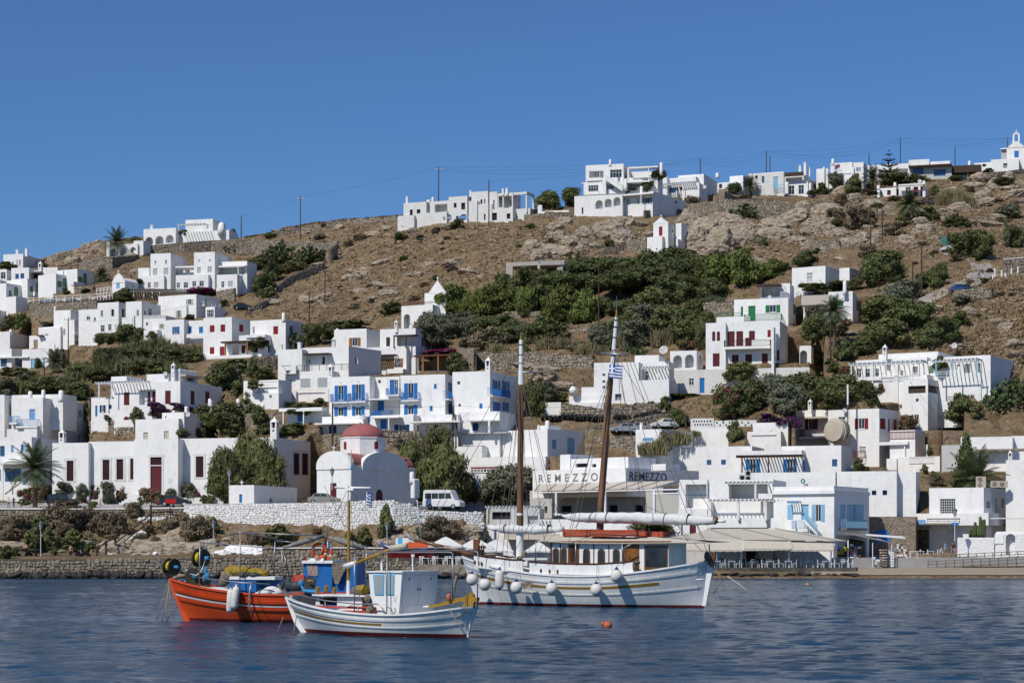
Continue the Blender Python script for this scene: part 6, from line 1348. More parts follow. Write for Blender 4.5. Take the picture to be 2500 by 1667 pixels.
lmk('K','1000 380 the lettered fascia;150 320 the greek key band');lmk('M','1350 850 the light blue shutters;1030 400 the slatted blue window pergola');lmk('L','1650 790 the bakery lattice window;2000 320 the large cornered building;2210 1110 the arched gateway')
lmk('I','1000 540 the white shore steps;360 500 the left quay lamp;1900 450 the right quay lamp;1700 1000 the orange boat');lmk('J','1750 180 the white minibus;1250 450 the shore lamp;1420 620 the beached red boat')
USED={}
ORD=['nearest','second nearest','third nearest','fourth nearest','fifth nearest','sixth nearest','seventh nearest','eighth nearest','ninth nearest','tenth nearest','eleventh nearest','twelfth nearest','thirteenth nearest','fourteenth nearest','fifteenth nearest']
PEND=[]
def rel(u,v,ob,base):
 d=[((u-a)**2+((v-b_)*1.2)**2,a,b_,t) for a,b_,t in LM]; dd,a,b_,t=min(d)
 dx,dy=u-a,v-b_
 side='left of' if dx<0 and abs(dx)>=abs(dy)*1.2 else 'right of' if dx>0 and abs(dx)>=abs(dy)*1.2 else 'above' if dy<0 else 'below'
 PEND.append((base,side,t,dd,ob))
def flush_labels():
 by={}
 for base,side,t,dd,ob in PEND: by.setdefault((base,side,t),[]).append((dd,ob))
 for (base,side,t),l in by.items():
  l.sort(key=lambda x:x[0])
  for k,(dd,ob) in enumerate(l):
   if len(l)==1 and 'one of' not in base: ob['label']=f'{base} {side} {t}'
   else: ob['label']=f'{base} {side} {t}, {ORD[min(k,14)]}'
 PEND.clear()
DESC={'dark':('dark_green_tree','tree','dark green leafy tree','leafy trees of the town'),'mid':('green_tree','tree','mid green leafy tree','leafy trees of the town'),'olive':('olive_tree','tree','grey green olive tree','olive trees'),
'bright':('feathery_tree','tree','bright yellow green feathery tree','feathery trees'),'pine':('pine_tree','tree','dark flat topped pine','pines'),'cypress':('cypress','tree','narrow dark cypress','cypresses'),'tamarisk':('tamarisk_tree','tree','big feathery tamarisk tree','tamarisk trees'),
'bush':('bush','bush','dark green bush','bushes'),'gbush':('bush','bush','fresh green bush','bushes'),'obush':('bush','bush','grey green bush','bushes'),'dry':('dry_shrub','shrub','dry brown shrub','dry shrubs'),
'magenta':('bougainvillea','bush','magenta bougainvillea','flowering bushes'),'violet':('bougainvillea','bush','dark violet bougainvillea','flowering bushes'),'pink':('oleander','bush','pink flowering oleander','flowering bushes'),'redflower':('flowering_tree','tree','dark tree with red blossom','flowering bushes'),
'pear':('prickly_pear','cactus','prickly pear thicket','prickly pears'),'reeds':('reed_clump','reeds','tan reed clump','reed clumps'),'greenreeds':('reed_clump','reeds','grey green reed clump','reed clumps')}
TRUNKED={'dark','mid','olive','bright','pine','tamarisk','redflower'}
trunkme={}
def trunkmesh(seed):
 rr=random.Random(seed); m_=MB();
 m_.tube([(0,0,-.05),(.02,.01,.15),(rr.uniform(-.05,.05),0,.38)],[.04,.032,.024],6)
 for i in range(5):
  a=i*1.3+rr.uniform(-.3,.3); m_.tube([(0.0,0,.25+.03*i),(.12*math.cos(a),.12*math.sin(a),.45),(.27*math.cos(a),.27*math.sin(a),.62)],[.02,.014,.006],5)
 me=bpy.data.meshes.new('trunk'); me.from_pydata(m_.v,[],m_.f); me.materials.append(M['bark']); return me
TK=[trunkmesh(1),trunkmesh(2)]
def plant(kind,x,yt,yb,wd,Y=None,back=.35,raised=0):
 """plant whose picture box runs from yt to yb (frame units) and is wd wide"""
 u,vt=px(x,yt); _,vb=px(x,yb); w_=wd/FR[0][2]
 if Y is None:
  for (B,q) in CARVE:
   if q[0]-2<u<q[2]+2 and q[3]<vb<q[4]+4 and (q[3]-vt)<.35*(vb-vt):
    for (xa,xb,dr) in ((q[0],q[1],B.ex),(q[1],q[2],B.ey)):
     if xa-2<=u<=xb+2:
      a=(u-1250)/F; t=(a*B.C.y-B.C.x)/(dr.x-a*dr.y); Yf=B.C.y+t*dr.y-.3-w_*.32*B.C.y/F
      Y=Yf if Y is None else min(Y,Yf)
  if Y is not None and Y>TY(u,vb): Y=None
 p=T_(u,vb) if Y is None else W(u,vb,Y)
 s=p.y/F; hh=(vb-vt)*s; ww_=w_*s; nm,cat,base,grp=DESC[kind]
 loc=(p.x,p.y+ww_*.15,p.z-hh*.06)
 me=rng.choice(CR[kind]); rz=rng.uniform(0,6.28); sc_=(ww_*1.42,ww_*1.25,hh*1.24)
 if kind=='tamarisk': sc_=(ww_*1.15,ww_*1.05,hh*1.12)
 if kind in('reeds','greenreeds'): rz=0; sc_=(ww_,ww_*.5+1,hh*1.1)
 if kind in TRUNKED:
  r=thing(nm,loc,base,cat,grp); r.rotation_euler=(0,0,rz); r.scale=sc_; c=link('crown',me,r); t=link('trunk',rng.choice(TK),r)
  o=r
 else:
  o=link(nm,me,None,base,cat,grp); o.location=loc; o.rotation_euler=(0,0,rz); o.scale=sc_
 rel(u,(vt+vb)/2,o,base); return o
def P(s):
 for q in s.split(';'):
  q=q.split()
  if len(q)>=5: plant(q[0],*[float(v) for v in q[1:5]],Y=float(q[5]) if len(q)>5 else None)
def palm(x,yt,yb,wd,yc,label,var=0,Y=None):
 """yc: height of the crown centre"""
 u,vt=px(x,yt); _,vb=px(x,yb); _,vc=px(x,yc); p=T_(u,vb) if Y is None else W(u,vb,Y); s=p.y/F; zc=H0+(HY-vc)*s;
 r=thing('palm_tree',(p.x,p.y,p.z-.4),label,'palm tree','palm trees'); th=zc-p.z+.4
 m_=MB(); m_.tube([(p.x,p.y,p.z-.4),(p.x+.1,p.y,p.z+th*.4),(p.x,p.y,zc)],[.36,.28,.34],9); m_.build('trunk','palmtrunk',r)
 f=link('crown',PALM[var],r); f.location=(0,0,th); k=wd/FR[0][2]*s/1.75; f.scale=(k,k,k)
 return r
fr('A')
palm(1045,210,458,250,325,'tall date palm standing in front of the white hilltop arches'); palm(905,590,700,180,640,'squat palm between the green doors and the tiny chapel',1); palm(495,1310,1500,240,1400,'palm at the left beside the wooden pole, above the hedge')
P('dark 1085 735 862 190;bush 60 505 570 150;dark 810 1065 1240 190;mid 900 1150 1250 130;dark 1115 1070 1230 230;mid 990 1150 1240 130;mid 1250 1100 1200 110;bush 1690 975 1020 110;gbush 200 970 1125 140;gbush 90 1000 1120 150;obush 30 1050 1130 100;bush 1630 225 280 120;bush 1760 220 280 180;bush 2070 205 290 90;pear 2060 335 435 150;pear 1200 280 330 110;magenta 1800 728 800 300;violet 2180 590 700 100;violet 2260 690 760 70;gbush 2000 840 900 90;obush 400 1040 1095 130;bush 950 830 870 110;gbush 760 770 800 160;bush 580 745 795 85;gbush 1350 1130 1200 120;bush 1230 660 700 90')
P('greenreeds 1250 1200 1340 300;greenreeds 1400 1150 1350 260;greenreeds 1560 1200 1380 260;greenreeds 1720 1220 1360 200;mid 1300 1290 1400 240;dark 1050 1280 1420 300;mid 1500 1290 1420 280;dark 1700 1270 1400 200;greenreeds 1000 1290 1450 300;greenreeds 1200 1350 1480 300;obush 1150 1400 1500 300;greenreeds 850 1400 1540 300;mid 700 1420 1560 250;bush 1380 1400 1520 260;greenreeds 1560 1380 1500 200;bush 620 1520 1600 200;greenreeds 760 1380 1480 250;gbush 330 1370 1460 90;mid 930 1300 1420 200;dark 1200 1280 1400 220;greenreeds 1320 1260 1400 260')
fr('E')
P('bush 70 140 215 170;bush 200 140 215 200;greenreeds 100 210 380 300;obush 250 200 330 300;greenreeds 400 190 360 320;mid 320 220 380 240;obush 60 240 390 180;dark 560 220 360 260;greenreeds 620 180 340 300;mid 480 230 370 240;bush 720 280 400 200;dark 880 150 260 300;greenreeds 760 150 270 300;mid 1000 120 220 280;bush 700 330 430 160;dark 640 260 400 200;bush 760 440 620 60;greenreeds 1150 60 200 300;mid 1300 60 190 300;greenreeds 1420 40 160 240;bush 1550 60 130 160')
P('bush 950 560 600 80;gbush 1205 500 650 130;violet 1400 455 590 260;violet 1590 455 530 200;pink 790 700 800 100;dark 1980 110 350 290;olive 2010 110 330 260;bush 1800 480 660 250;dark 2020 460 720 380;bush 1900 560 720 300;bush 1700 500 580 140;gbush 2250 330 450 200;bush 2300 490 640 180;gbush 2120 270 400 140;bush 2100 640 760 200;gbush 2260 240 330 140;obush 1620 680 760 120;gbush 1760 680 760 150;gbush 1860 720 760 120;bush 2100 60 180 380;bush 2200 140 190 80')
palm(310,830,1385,480,1030,'big date palm with shaggy fronds in front of the blue shuttered house',0); palm(800,430,640,60,520,'thin small palm beside the blue balcony house',0)
P('pink 230 1210 1350 140;pink 330 1190 1350 150;pink 430 1190 1320 160;obush 560 1160 1280 150;olive 730 1170 1340 130;pink 845 1190 1360 115;olive 950 1165 1365 120;pink 1065 1230 1360 90;pink 1140 1195 1330 110;pink 1340 1210 1365 170;pink 1430 1270 1370 110;olive 1510 1215 1300 100;olive 1690 1170 1320 140;magenta 1750 1235 1330 90;bush 1815 1270 1340 70;bush 1250 1290 1365 60;gbush 830 1330 1390 90;bush 210 1300 1370 100')
P('tamarisk 2000 850 1330 400 273;tamarisk 2250 720 1330 460 275;tamarisk 2400 830 1330 380 274;tamarisk 2120 960 1330 300 273;mid 1960 1180 1345 150;gbush 1880 1280 1345 80;')
P('dry 560 1325 1400 260;dry 1175 1345 1480 140;dry 430 1380 1530 200;dry 560 1370 1550 240;dry 720 1400 1560 240;dry 900 1440 1600 220;dry 1040 1460 1570 150;dry 60 1490 1600 200;bush 330 1480 1640 200')
fr('I')
P('dry 150 300 470 240;dry 270 290 420 160;dry 470 220 400 230;dry 620 230 440 260;dry 770 250 430 240;dry 900 290 460 220;dry 1040 270 470 200;dry 1000 380 500 180;bush 320 320 620 190;gbush 420 420 620 180;dry 560 380 560 200;gbush 640 420 600 190;bush 600 500 600 150;dry 760 420 540 180;dry 1180 180 310 150;dry 1600 270 430 260;dry 1750 300 510 220;dry 1500 330 440 150;dry 1850 380 500 120;bush 1900 300 460 100;dry 1240 430 520 130;gbush 60 560 670 140;dry 60 380 520 140;dry 1390 470 530 80;gbush 800 520 600 90;bush 480 560 640 80;dry 1640 380 500 140;dry 1300 360 450 130;gbush 130 570 650 90')
fr('J')
P('gbush 290 420 610 280;dry 80 470 620 180;pink 420 480 570 100;gbush 920 480 620 140;gbush 1060 430 610 160;pink 640 440 520 110;dry 1680 340 530 260;dry 1820 380 540 240;bush 1550 440 540 120;bush 1740 350 420 100;gbush 1250 270 560 140;dry 1100 280 350 130;bush 1270 320 470 90;tamarisk 1750 -320 250 520;tamarisk 1640 -150 200 330;bush 1600 90 200 170;pink 2010 40 230 120;olive 2220 -30 260 300;pink 1960 90 230 90')
fr('F')
P('olive 1630 190 380 300;dark 600 180 380 220;dark 850 165 230 280;mid 680 200 290 200;dark 760 200 330 160;olive 420 250 420 140;bush 130 300 400 130;gbush 60 330 430 110;gbush 180 560 690 200;bush 60 480 660 110;gbush 130 600 700 160;magenta 1720 405 475 370;bush 1880 450 640 180;dry 1920 500 640 140;bush 60 750 850 150;bush 60 900 1060 200;bush 400 1060 1160 340;bush 180 1060 1150 200;gbush 660 850 920 130;obush 500 890 930 250;gbush 370 560 620 140;bush 380 880 940 120;tamarisk 1480 1200 1700 330;tamarisk 1700 1090 1600 400;tamarisk 1560 1360 1740 320;mid 1950 1500 1740 200;dry 1360 1220 1300 90;bush 470 900 1000 200;olive 1620 80 330 260;olive 1800 90 330 260;dark 1700 270 400 260;olive 2000 100 300 240;dry 2150 230 420 300;dry 1990 290 400 200')
fr('B')
P('pear 320 765 960 290;pear 560 810 960 220;pear 690 825 930 140;bush 600 870 980 220;gbush 500 960 1040 180;dark 120 870 1010 220;dry 230 850 980 180;dark 250 960 1080 200;gbush 400 960 1060 160;bush 150 1060 1200 200;gbush 210 1180 1290 170;dark 110 1100 1290 120;gbush 1360 710 790 140;bush 1880 600 680 120;gbush 1300 1310 1420 200;bush 1340 1290 1360 110;dry 1000 700 760 120;dry 660 690 750 120;gbush 210 690 750 140;dry 1430 600 650 110;dry 1690 640 700 90;dry 900 760 820 100')
palm(240,950,1130,190,1030,'palm in the green patch beside the descending field wall',1); palm(180,1060,1260,200,1150,'palm near the purple creeper, lowest in the green patch',1)
P('bright 1850 1180 1440 340;bright 2000 1230 1440 240;bright 2180 1210 1440 330;bright 1740 1290 1440 160;olive 1700 1430 1568 320;olive 2000 1400 1568 300;olive 1850 1440 1568 260;bush 960 1470 1568 260;bush 640 1500 1568 180;dark 800 1490 1568 160')
fr('C')
P('mid 490 325 475 210;dark 710 255 420 200;cypress 590 365 490 40;dark 1385 190 310 110;dark 1490 130 210 150;cypress 1700 120 185 26;pink 1200 275 330 160;dark 2160 135 225 140;gbush 1040 750 810 110;dry 1810 360 500 200;pear 2260 435 570 240;bush 350 620 670 110;dry 1640 480 540 180;')
palm(2300,190,380,180,265,'date palm beside the rough stone shed on the ridge',0)
P('pine 900 920 1200 420;pine 1100 900 1180 420;pine 1300 910 1200 420;pine 1560 860 1180 420;pine 1700 900 1220 360;pine 1400 1000 1260 420;pine 1150 1060 1300 420;pine 820 1050 1260 300;pine 1250 1000 1230 360;cypress 770 870 1060 110;cypress 1840 960 1220 170;cypress 1920 970 1250 130;dark 1640 1120 1320 300;dark 1480 1150 1330 300;pine 1620 1060 1290 340;dark 1800 1140 1330 240;dark 560 1020 1250 260;dark 380 1010 1240 260;dark 230 1040 1230 200;dark 100 1080 1240 200;pine 620 1060 1290 280;mid 1700 860 930 140;cypress 700 880 1030 90')
P('bright 80 1190 1430 330;bright -100 1200 1430 300;bright 300 1180 1430 200;bright 640 1150 1480 380;bright 800 1200 1480 260;bright 560 1220 1440 230;dark 380 1170 1390 240;bright 2050 900 1180 420;bright 2250 880 1180 300;bright 1900 980 1130 160;dark 500 1180 1330 200')
P('dark 1250 1240 1500 300;mid 1440 1210 1480 340;olive 1350 1330 1560 300;olive 1600 1360 1580 300;dark 1550 1250 1450 300;mid 1700 1380 1560 260;dark 1850 1280 1430 240;greenreeds 1300 1500 1640 200;dark 1100 1280 1420 220;dark 1000 1260 1400 200;mid 1900 1400 1540 160;dark 1980 1100 1300 260;olive 1980 1240 1360 200;bright 2040 1160 1260 240')
palm(1960,1160,1290,130,1200,'small palm at the edge of the pines near the stone pillar',1)
P('dark 120 1430 1620 260;dark -60 1450 1640 240;dark 500 1420 1640 320;olive 270 1460 1620 200;dark 370 1480 1660 200;olive 1000 1480 1660 220')
fr('G')
P('dark 140 360 560 240;dark 520 340 560 300;olive 300 380 540 220;bush 300 530 720 110;olive 990 410 640 240;olive 1300 380 620 300;dark 1180 300 560 260;mid 1600 270 520 320;dark 1780 320 560 260;mid 1720 400 620 240;reeds 1530 430 610 220;reeds 1180 440 620 150;reeds 850 540 660 220;reeds 650 540 650 200;reeds 480 520 650 160;reeds 60 560 650 200;dry 760 560 650 160;pear 1310 590 680 150;pear 1210 610 660 130;pink 1780 550 640 150;dark 1870 380 640 140;bush 1060 560 650 120;reeds 990 560 660 130;dark 400 930 1250 170;dark 330 940 1200 130;olive 500 930 1110 240;gbush 620 1020 1100 160;bush 1540 1050 1180 140;bush 1430 1100 1180 120;redflower 1700 1020 1060 300;redflower 2150 950 1260 340;dark 2280 980 1230 240;mid 2240 750 900 240;mid 2120 820 910 110;dark 1640 1170 1340 220;dry 1550 1360 1540 140;reeds 1640 1330 1470 260;reeds 1480 1400 1560 180;reeds 1380 1430 1560 140;bush 1300 1110 1190 160;dry 900 690 740 50;dry 590 540 650 140;bush 2170 1290 1460 140;reeds 1800 1340 1400 120')
fr('H')
P('dark 1090 -120 170 380;dark 990 -30 230 240;dark 1180 20 210 200;gbush 1440 90 180 140;dark 1560 0 230 200;dark 1480 60 210 220;dark 1620 -10 140 90;gbush 440 190 260 260;gbush 720 150 230 300;gbush 840 150 250 160;bush 550 210 290 120;olive 1200 200 480 340;mid 1090 300 560 360;dark 1240 340 640 360;mid 1100 480 740 380;dark 1420 400 640 280;mid 1000 560 760 240;dark 1500 520 740 300;dark 1620 520 740 280;dark 1700 600 730 160;mid 900 620 800 200;bush 860 700 830 160;olive 480 400 640 200;mid 440 480 690 160;pink 700 520 660 220;dark 600 560 680 160;bush 740 690 860 180;pink 740 925 990 110;bush 640 900 1000 130;olive 380 990 1060 90;gbush 470 780 910 160;bush 600 860 920 90;olive 100 1000 1250 300;mid 340 1010 1280 340;dark 560 1040 1270 280;mid 760 1030 1260 300;dark 920 1060 1240 240;olive 220 1080 1330 340;dark 440 1120 1340 280;mid -60 1060 1300 260;dark 640 1120 1330 200;pink 1080 1080 1180 90;dark 1800 1150 1420 320;dark 1700 1180 1330 180;pear 2180 1070 1290 280;pear 2080 1140 1330 220;pear 2280 1010 1200 200;gbush 1920 1280 1400 140;obush 1790 300 390 180;bush 1770 470 590 200;pink 1330 1370 1530 160;violet 140 1380 1480 260;violet 290 1410 1510 120;bush 1590 840 960 120;olive 1320 170 330 240;dark 130 0 120 160;bush 400 -100 20 200;bright -100 0 160 240;bright 60 0 160 220;bush 1000 1180 1260 120')
palm(640,340,800,300,440,'tall palm in front of the house with the cream awning',1)
fr('D')
P('pink 470 530 600 70;bush 540 540 635 120;bush 440 600 635 90;olive 650 450 560 130;dark 820 450 620 160;dark 1180 440 560 280;dark 1380 450 530 200;bush 1540 560 650 90;gbush 1720 470 520 160;gbush 1780 350 380 90;reeds 1650 560 740 170;reeds 1800 600 760 200;reeds 1740 540 720 160;dark 2160 500 590 180;olive 2200 710 850 240;bush 1500 740 890 160;dark 1740 830 950 230;dry 700 640 750 120;dry 850 750 950 250;dry 950 780 940 180;dry 1180 900 1020 180;gbush 680 850 925 170;gbush 1250 820 920 160;bush 1370 820 900 120;dark 1830 980 1230 330;dark 1960 1010 1260 260;dark 2290 940 1130 180;olive 2240 960 1120 160;dark 370 1160 1290 170;bush 210 1260 1330 130;pear 20 1010 1090 110;gbush 930 580 620 80;gbush 1000 630 660 160;dry 950 1100 1200 160;dry 640 760 860 160;bush 2020 405 440 100;bush 490 1120 1170 80;redflower 1180 650 700 120;dry 1730 1200 1260 120;dry 2150 850 900 120;bush 2180 860 1010 60')
palm(985,410,620,220,490,'palm left of the pointed pillar house on the ridge',0); palm(1310,640,900,260,730,'large drooping palm below the pointed pillar house',1)
u,v=px(1132,560); p=T_(u,v); s=p.y/F; r=thing('araucaria_tree',p,'thin tiered pine rising above the brown veranda roofs','tree','pines'); m_=MB(); ht=(560-245)/3.647*s; m_.cyl(p,p+UP*ht,.16,.03,6); m_.build('trunk','bark',r); m_=MB()
for k,(yy,rr) in enumerate(((250,18),(290,42),(345,70),(395,100),(450,120),(500,120))):
 zz=(560-yy)/3.647*s; ra=rr/3.647*s*.8
 for i in range(9):
  a=i*.698+k; q0=p+UP*zz; q1=q0+Vector((math.cos(a)*ra,math.sin(a)*ra,ra*.3)); m_.cyl(q0-UP*.1,q1,.05,.02,4);
  for j in range(7):
   t=(j+1)/7; c=q0.lerp(q1,t); sz=ra*.16; m_.add([c+Vector((-sz,0,0)),c+Vector((0,-sz,sz*.4)),c+Vector((sz,0,0)),c+Vector((0,sz,sz*.6))],[(0,1,2,3)])
m_.build('crown','leaf_pine',r)
fr('L')
P('cypress 1830 195 620 260;bush 860 360 480 120;bush 920 430 480 100;gbush 1450 420 500 80;dark 1540 470 560 90;bush 1500 230 330 60;dry 1560 520 610 120;violet 2050 890 990 110;gbush 2180 900 990 150;gbush 2310 850 900 60;violet 60 -30 60 240;pink 1310 -20 120 180;redflower 1960 500 550 30;bush 940 440 485 60')
palm(1900,380,640,560,540,'wide palm mostly hidden behind the dark cypress',0)
fr('K')
P('olive 360 280 640 440;olive 500 300 560 260;dark 1650 790 920 400;dark 1760 810 900 160;dark 1560 790 860 160');
fr('L')
for i,(x,yt_) in enumerate(((1855,985),(1880,975),(1900,925),(1925,960),(1945,875),(1965,905),(1980,900))):
 u,v=px(x,1065); p=W(u,v,246); s=p.y/F; _,vt=px(x,yt_); o=MB(); o.lathe([(.16,0),(.2,.4),(.2,(v-vt)*s-.2),(.08,(v-vt)*s)],p,8); q=o.build('columnar_cactus','pear',None,smooth=True); tag(q,None,'cactus','columnar cacti'); rel(u,v,q,'tall columnar cactus')
cnt=0
while cnt<90:
 u=rng.uniform(640,2500); v=rng.uniform(440,980)
 if not poly_in(u,v,HILL) or blocked(u,v): continue
 fr('S'); k=rng.choice(('dry','dry','dry','obush','gbush')); w_=rng.uniform(12,30); plant(k,u,v-w_*.45,v,w_); cnt+=1
flush_labels()
V=[];Q=[]
cnt=0; rg=np.random.RandomState(9)
while cnt<15000:
 u=rng.uniform(600,2510) if rng.random()<.85 else rng.uniform(0,620); v=rng.uniform(430,1010) if u>600 else rng.uniform(600,1350)
 if u>600 and not poly_in(u,v,HILL) and rng.random()<.6: continue
 if blocked(u,v,0): continue
 if fbm(u+40,v*1.6,45,3)<-.05 and rng.random()<.8: continue
 p=T_(u,v); hh=rng.uniform(.15,.42);
 for k in range(3):
  a=rng.uniform(0,6.28); c_,s_=math.cos(a)*.16,math.sin(a)*.16; lx,ly=rng.uniform(-.3,.3),rng.uniform(-.3,.3); ox,oy=rng.uniform(-.4,.4),rng.uniform(-.4,.4)
  n0=len(V); V+= [(p.x+ox-c_,p.y+oy-s_,p.z-.1),(p.x+ox+c_,p.y+oy+s_,p.z-.1),(p.x+ox+lx+c_*.4,p.y+oy+ly+s_*.4,p.z+hh),(p.x+ox+lx-c_*.4,p.y+oy+ly-s_*.4,p.z+hh)]; Q.append((n0,n0+1,n0+2,n0+3))
 cnt+=1
me=bpy.data.meshes.new('dry_grass'); me.from_pydata(V,[],Q); me.materials.append(M['grass']); tag(link('dry_grass',me),'dry golden grass covering the hillside',kind='stuff')
# ---------------- boats
mat('hullwhite',(.80,.80,.77),.36,.07,1.6,spec=.5,coord='Geo',bump=.012,bscale=3,stretch=(1.2,1.2,.3),detail=8); mat('hullorange',(.62,.075,.012),.35,.14,1.1,spec=.5,coord='Geo',bump=.012,bscale=3,col2=(.50,.055,.010)); mat('antifoul',(.17,.02,.018),.7,.3,2,coord='Geo'); mat('boatred',(.22,.012,.018),.5)
mat('deckwhite',(.66,.66,.63),.7,.1,3); mat('coralred',(.50,.075,.05),.6,.1,3); mat('net',(.42,.30,.04),.95,.35,9,bump=.06,bscale=14); mat('greynet',(.27,.23,.17),.95,.3,9,bump=.06,bscale=14); mat('spool',(.075,.065,.045),.6,.2,6); mat('yellow',(.62,.5,.01),.8,.2,14,bump=.02,bscale=30)
mat('orangeplastic',(.68,.11,.03),.5,.08,3); mat('fender',(.72,.70,.64),.5,.1,2.5); mat('fendercap',(.03,.03,.14),.5); mat('charcoal',(.05,.052,.058),.55,.15,5); mat('varnish',(.20,.075,.02),.3,.25,3,spec=.5); mat('boatblue',(.015,.14,.42),.45,.1,3); mat('ropeblue',(.05,.25,.50),.8)
class Boat:
 def __init__(s,name,label,cx,cy,Y,yaw,cat='boat',group='boats moored in the bay'):
  s.O=W(cx,cy,Y); s.O.z=0; a=R(yaw); s.e1=Vector((math.cos(a),-math.sin(a),0)); s.n=Vector((-math.sin(a),-math.cos(a),0))
  s.root=thing(name,tuple(s.O),label,cat,group)
 def L(s,x,y,off=0):
  x,y=px(x,y); p=hit(s.O+s.n*off,s.n,x,y); return (p-s.O).dot(s.e1),p.z
 def w(s,a,off,z): return s.O+s.e1*a+s.n*off+UP*z
 def pt(s,x,y,off=0): a,z=s.L(x,y,off); return s.w(a,off,z)
 def box(s,mb,a0,a1,o0,o1,z0,z1,mi=0):
  a0,a1=sorted((a0,a1));o0,o1=sorted((o0,o1));z0,z1=sorted((z0,z1))
  vs=[s.w(a,o,z) for z in (z0,z1) for a,o in ((a0,o1),(a1,o1),(a1,o0),(a0,o0))]
  mb.add(vs,[(3,2,1,0),(4,5,6,7),(0,1,5,4),(1,2,6,5),(2,3,7,6),(3,0,4,7)],mi)
 def pbox(s,name,m,x0,y0,x1,y1,off,dep,parent=None):
  """box whose near face fills the picture rectangle, off metres from the centreline"""
  a0,z1=s.L(x0,(y0),off); a1,z0=s.L(x1,y1,off); mb=MB(); s.box(mb,a0,a1,off,off-dep,z0,z1); return mb.build(name,m,parent or s.root)
 def tube(s,name,m,pts,r=.02,n=6,parent=None):
  mb=MB(); mb.tube([s.pt(*p) for p in pts],r,n); return mb.build(name,m,parent or s.root,smooth=True)
def hull(bt,bow,bowwl,stern,sternwl,mid,beam,mats,tm=.5,full=.5,nt=44,nq=14,zk=-.7,tumble=0):
 """bow, bowwl, stern, sternwl on the centreline; mid on the near gunwale"""
 sb,zb=bt.L(*bow); sw,_=bt.L(*bowwl); ss,zs_=bt.L(*stern); sx,_=bt.L(*sternwl); sm,zm=bt.L(*mid,beam/2)
 h=beam/2
 def b_(t): return 0 if t<=0 or t>=1 else h*(math.sin(math.pi*t)**.62 if t<.5 else (1-(2*t-1)**4)**.5)
 tmm=(sm-sb)/(ss-sb)
 def zsh(t):
  if t<tmm: k=(tmm-t)/tmm; return zm+(zb-zm)*k**1.9
  k=(t-tmm)/(1-tmm); return zm+(zs_-zm)*k**1.9
 def S(t,q,side=1,add=0.0):
  xs=sb+(ss-sb)*t; kw=abs(zk)
  xk=(sw+(sw-sb)*.12)+((sx-(ss-sx)*.12)-(sw+(sw-sb)*.12))*t
  z=zk+(zsh(t)-zk)*q
  qq=q
  x=xk+(xs-xk)*(qq**(.8 if t<.5 else 1.0))
  e=.42+1.0*(abs(t-.5)*2)**2.2
  y=b_(t)*(q**e)*(1+.03*math.sin(q*3.1))
  return bt.w(x,(y+add*(1 if b_(t)>.02 else 0))*side,z)
 bt.S=S; bt.zsh=zsh; bt.b=b_; bt.sb=sb; bt.ss=ss
 V=[];Fc=[];mi=[]
 for side in (1,-1):
  n0=len(V)
  for i in range(nt+1):
   t=i/nt
   for j in range(nq+1): qw=min(.6,(.13-zk)/(zsh(t)-zk)); V.append(S(t,(qw*j/4 if j<=4 else qw+(1-qw)*(j-4)/(nq-4)),side))
  for i in range(nt):
   for j in range(nq):
    a=n0+i*(nq+1)+j; f=(a,a+nq+1,a+nq+2,a+1) if side>0 else (a+1,a+nq+2,a+nq+1,a); Fc.append(f); mi.append(1 if j<4 else 0)
 m_=MB(); m_.v=[tuple(v) for v in V]; m_.f=Fc; m_.m=mi
 hb=m_.build('hull',mats,bt.root,smooth=True)
 m_=MB()
 for i in range(nt):
  t0,t1=(i+.0)/nt,(i+1)/nt
  P=[]
  for t in (t0,t1):
   for sd in (1,-1):
    p=S(t,1,sd,-.07 if b_(t)>.1 else 0); d=S(t,.80,sd,-.09 if b_(t)>.12 else 0); P+= [p,d]
  m_.add(P,[(0,4,5,1),(2,3,7,6),(1,5,7,3)])
 m_.build('deck','deckwhite',bt.root)
 return hb
def strake(bt,name,m,q0,q1,out=.05,t0=0.0,t1=1.0,nt=44,both=True,dq=None):
 for sd in ((1,-1) if both else (1,)):
  m_=MB(); V=[]
  for i in range(nt+1):
   t=t0+(t1-t0)*i/nt; V+= [bt.S(t,q0,sd,-.01),bt.S(t,q0,sd,out),bt.S(t,q1,sd,out),bt.S(t,q1,sd,-.01)]
  Fc=[]
  for i in range(nt):
   for k in range(3):
    a=i*4+k; f=(a,a+4,a+5,a+1); Fc.append(f if sd>0 else f[::-1])
  Fc+= [(0,1,2,3),(nt*4+3,nt*4+2,nt*4+1,nt*4)]
  m_.add(V,Fc); m_.build(name,m,bt.root)
def gunwale(bt,m,wd=.14,th=.07,nt=50,name='gunwale'):
 for sd in (1,-1):
  m_=MB(); V=[]
  for i in range(nt+1):
   t=i/nt; a=bt.S(t,1,sd,.05); c=bt.S(t,1,sd,-wd if bt.b(t)>wd else -.02); V+= [a,c,c+UP*th,a+UP*th]
  Fc=[]
  for i in range(nt):
   for k in range(4): a=i*4+k; c=i*4+(k+1)%4; Fc.append((a,a+4,c+4,c)if sd<0 else (c,c+4,a+4,a))
  m_.add(V,Fc); m_.build(name,m,bt.root)
def post(bt,name,m,P,th,parent=None):
 """flat timber in the centre plane; P picture points"""
 q=[bt.L(*p) for p in P]; m_=MB(); m_.prism([(a,z) for a,z in q],bt.w(0,th/2,0),bt.e1,UP,-bt.n*th); return m_.build(name,m,parent or bt.root)
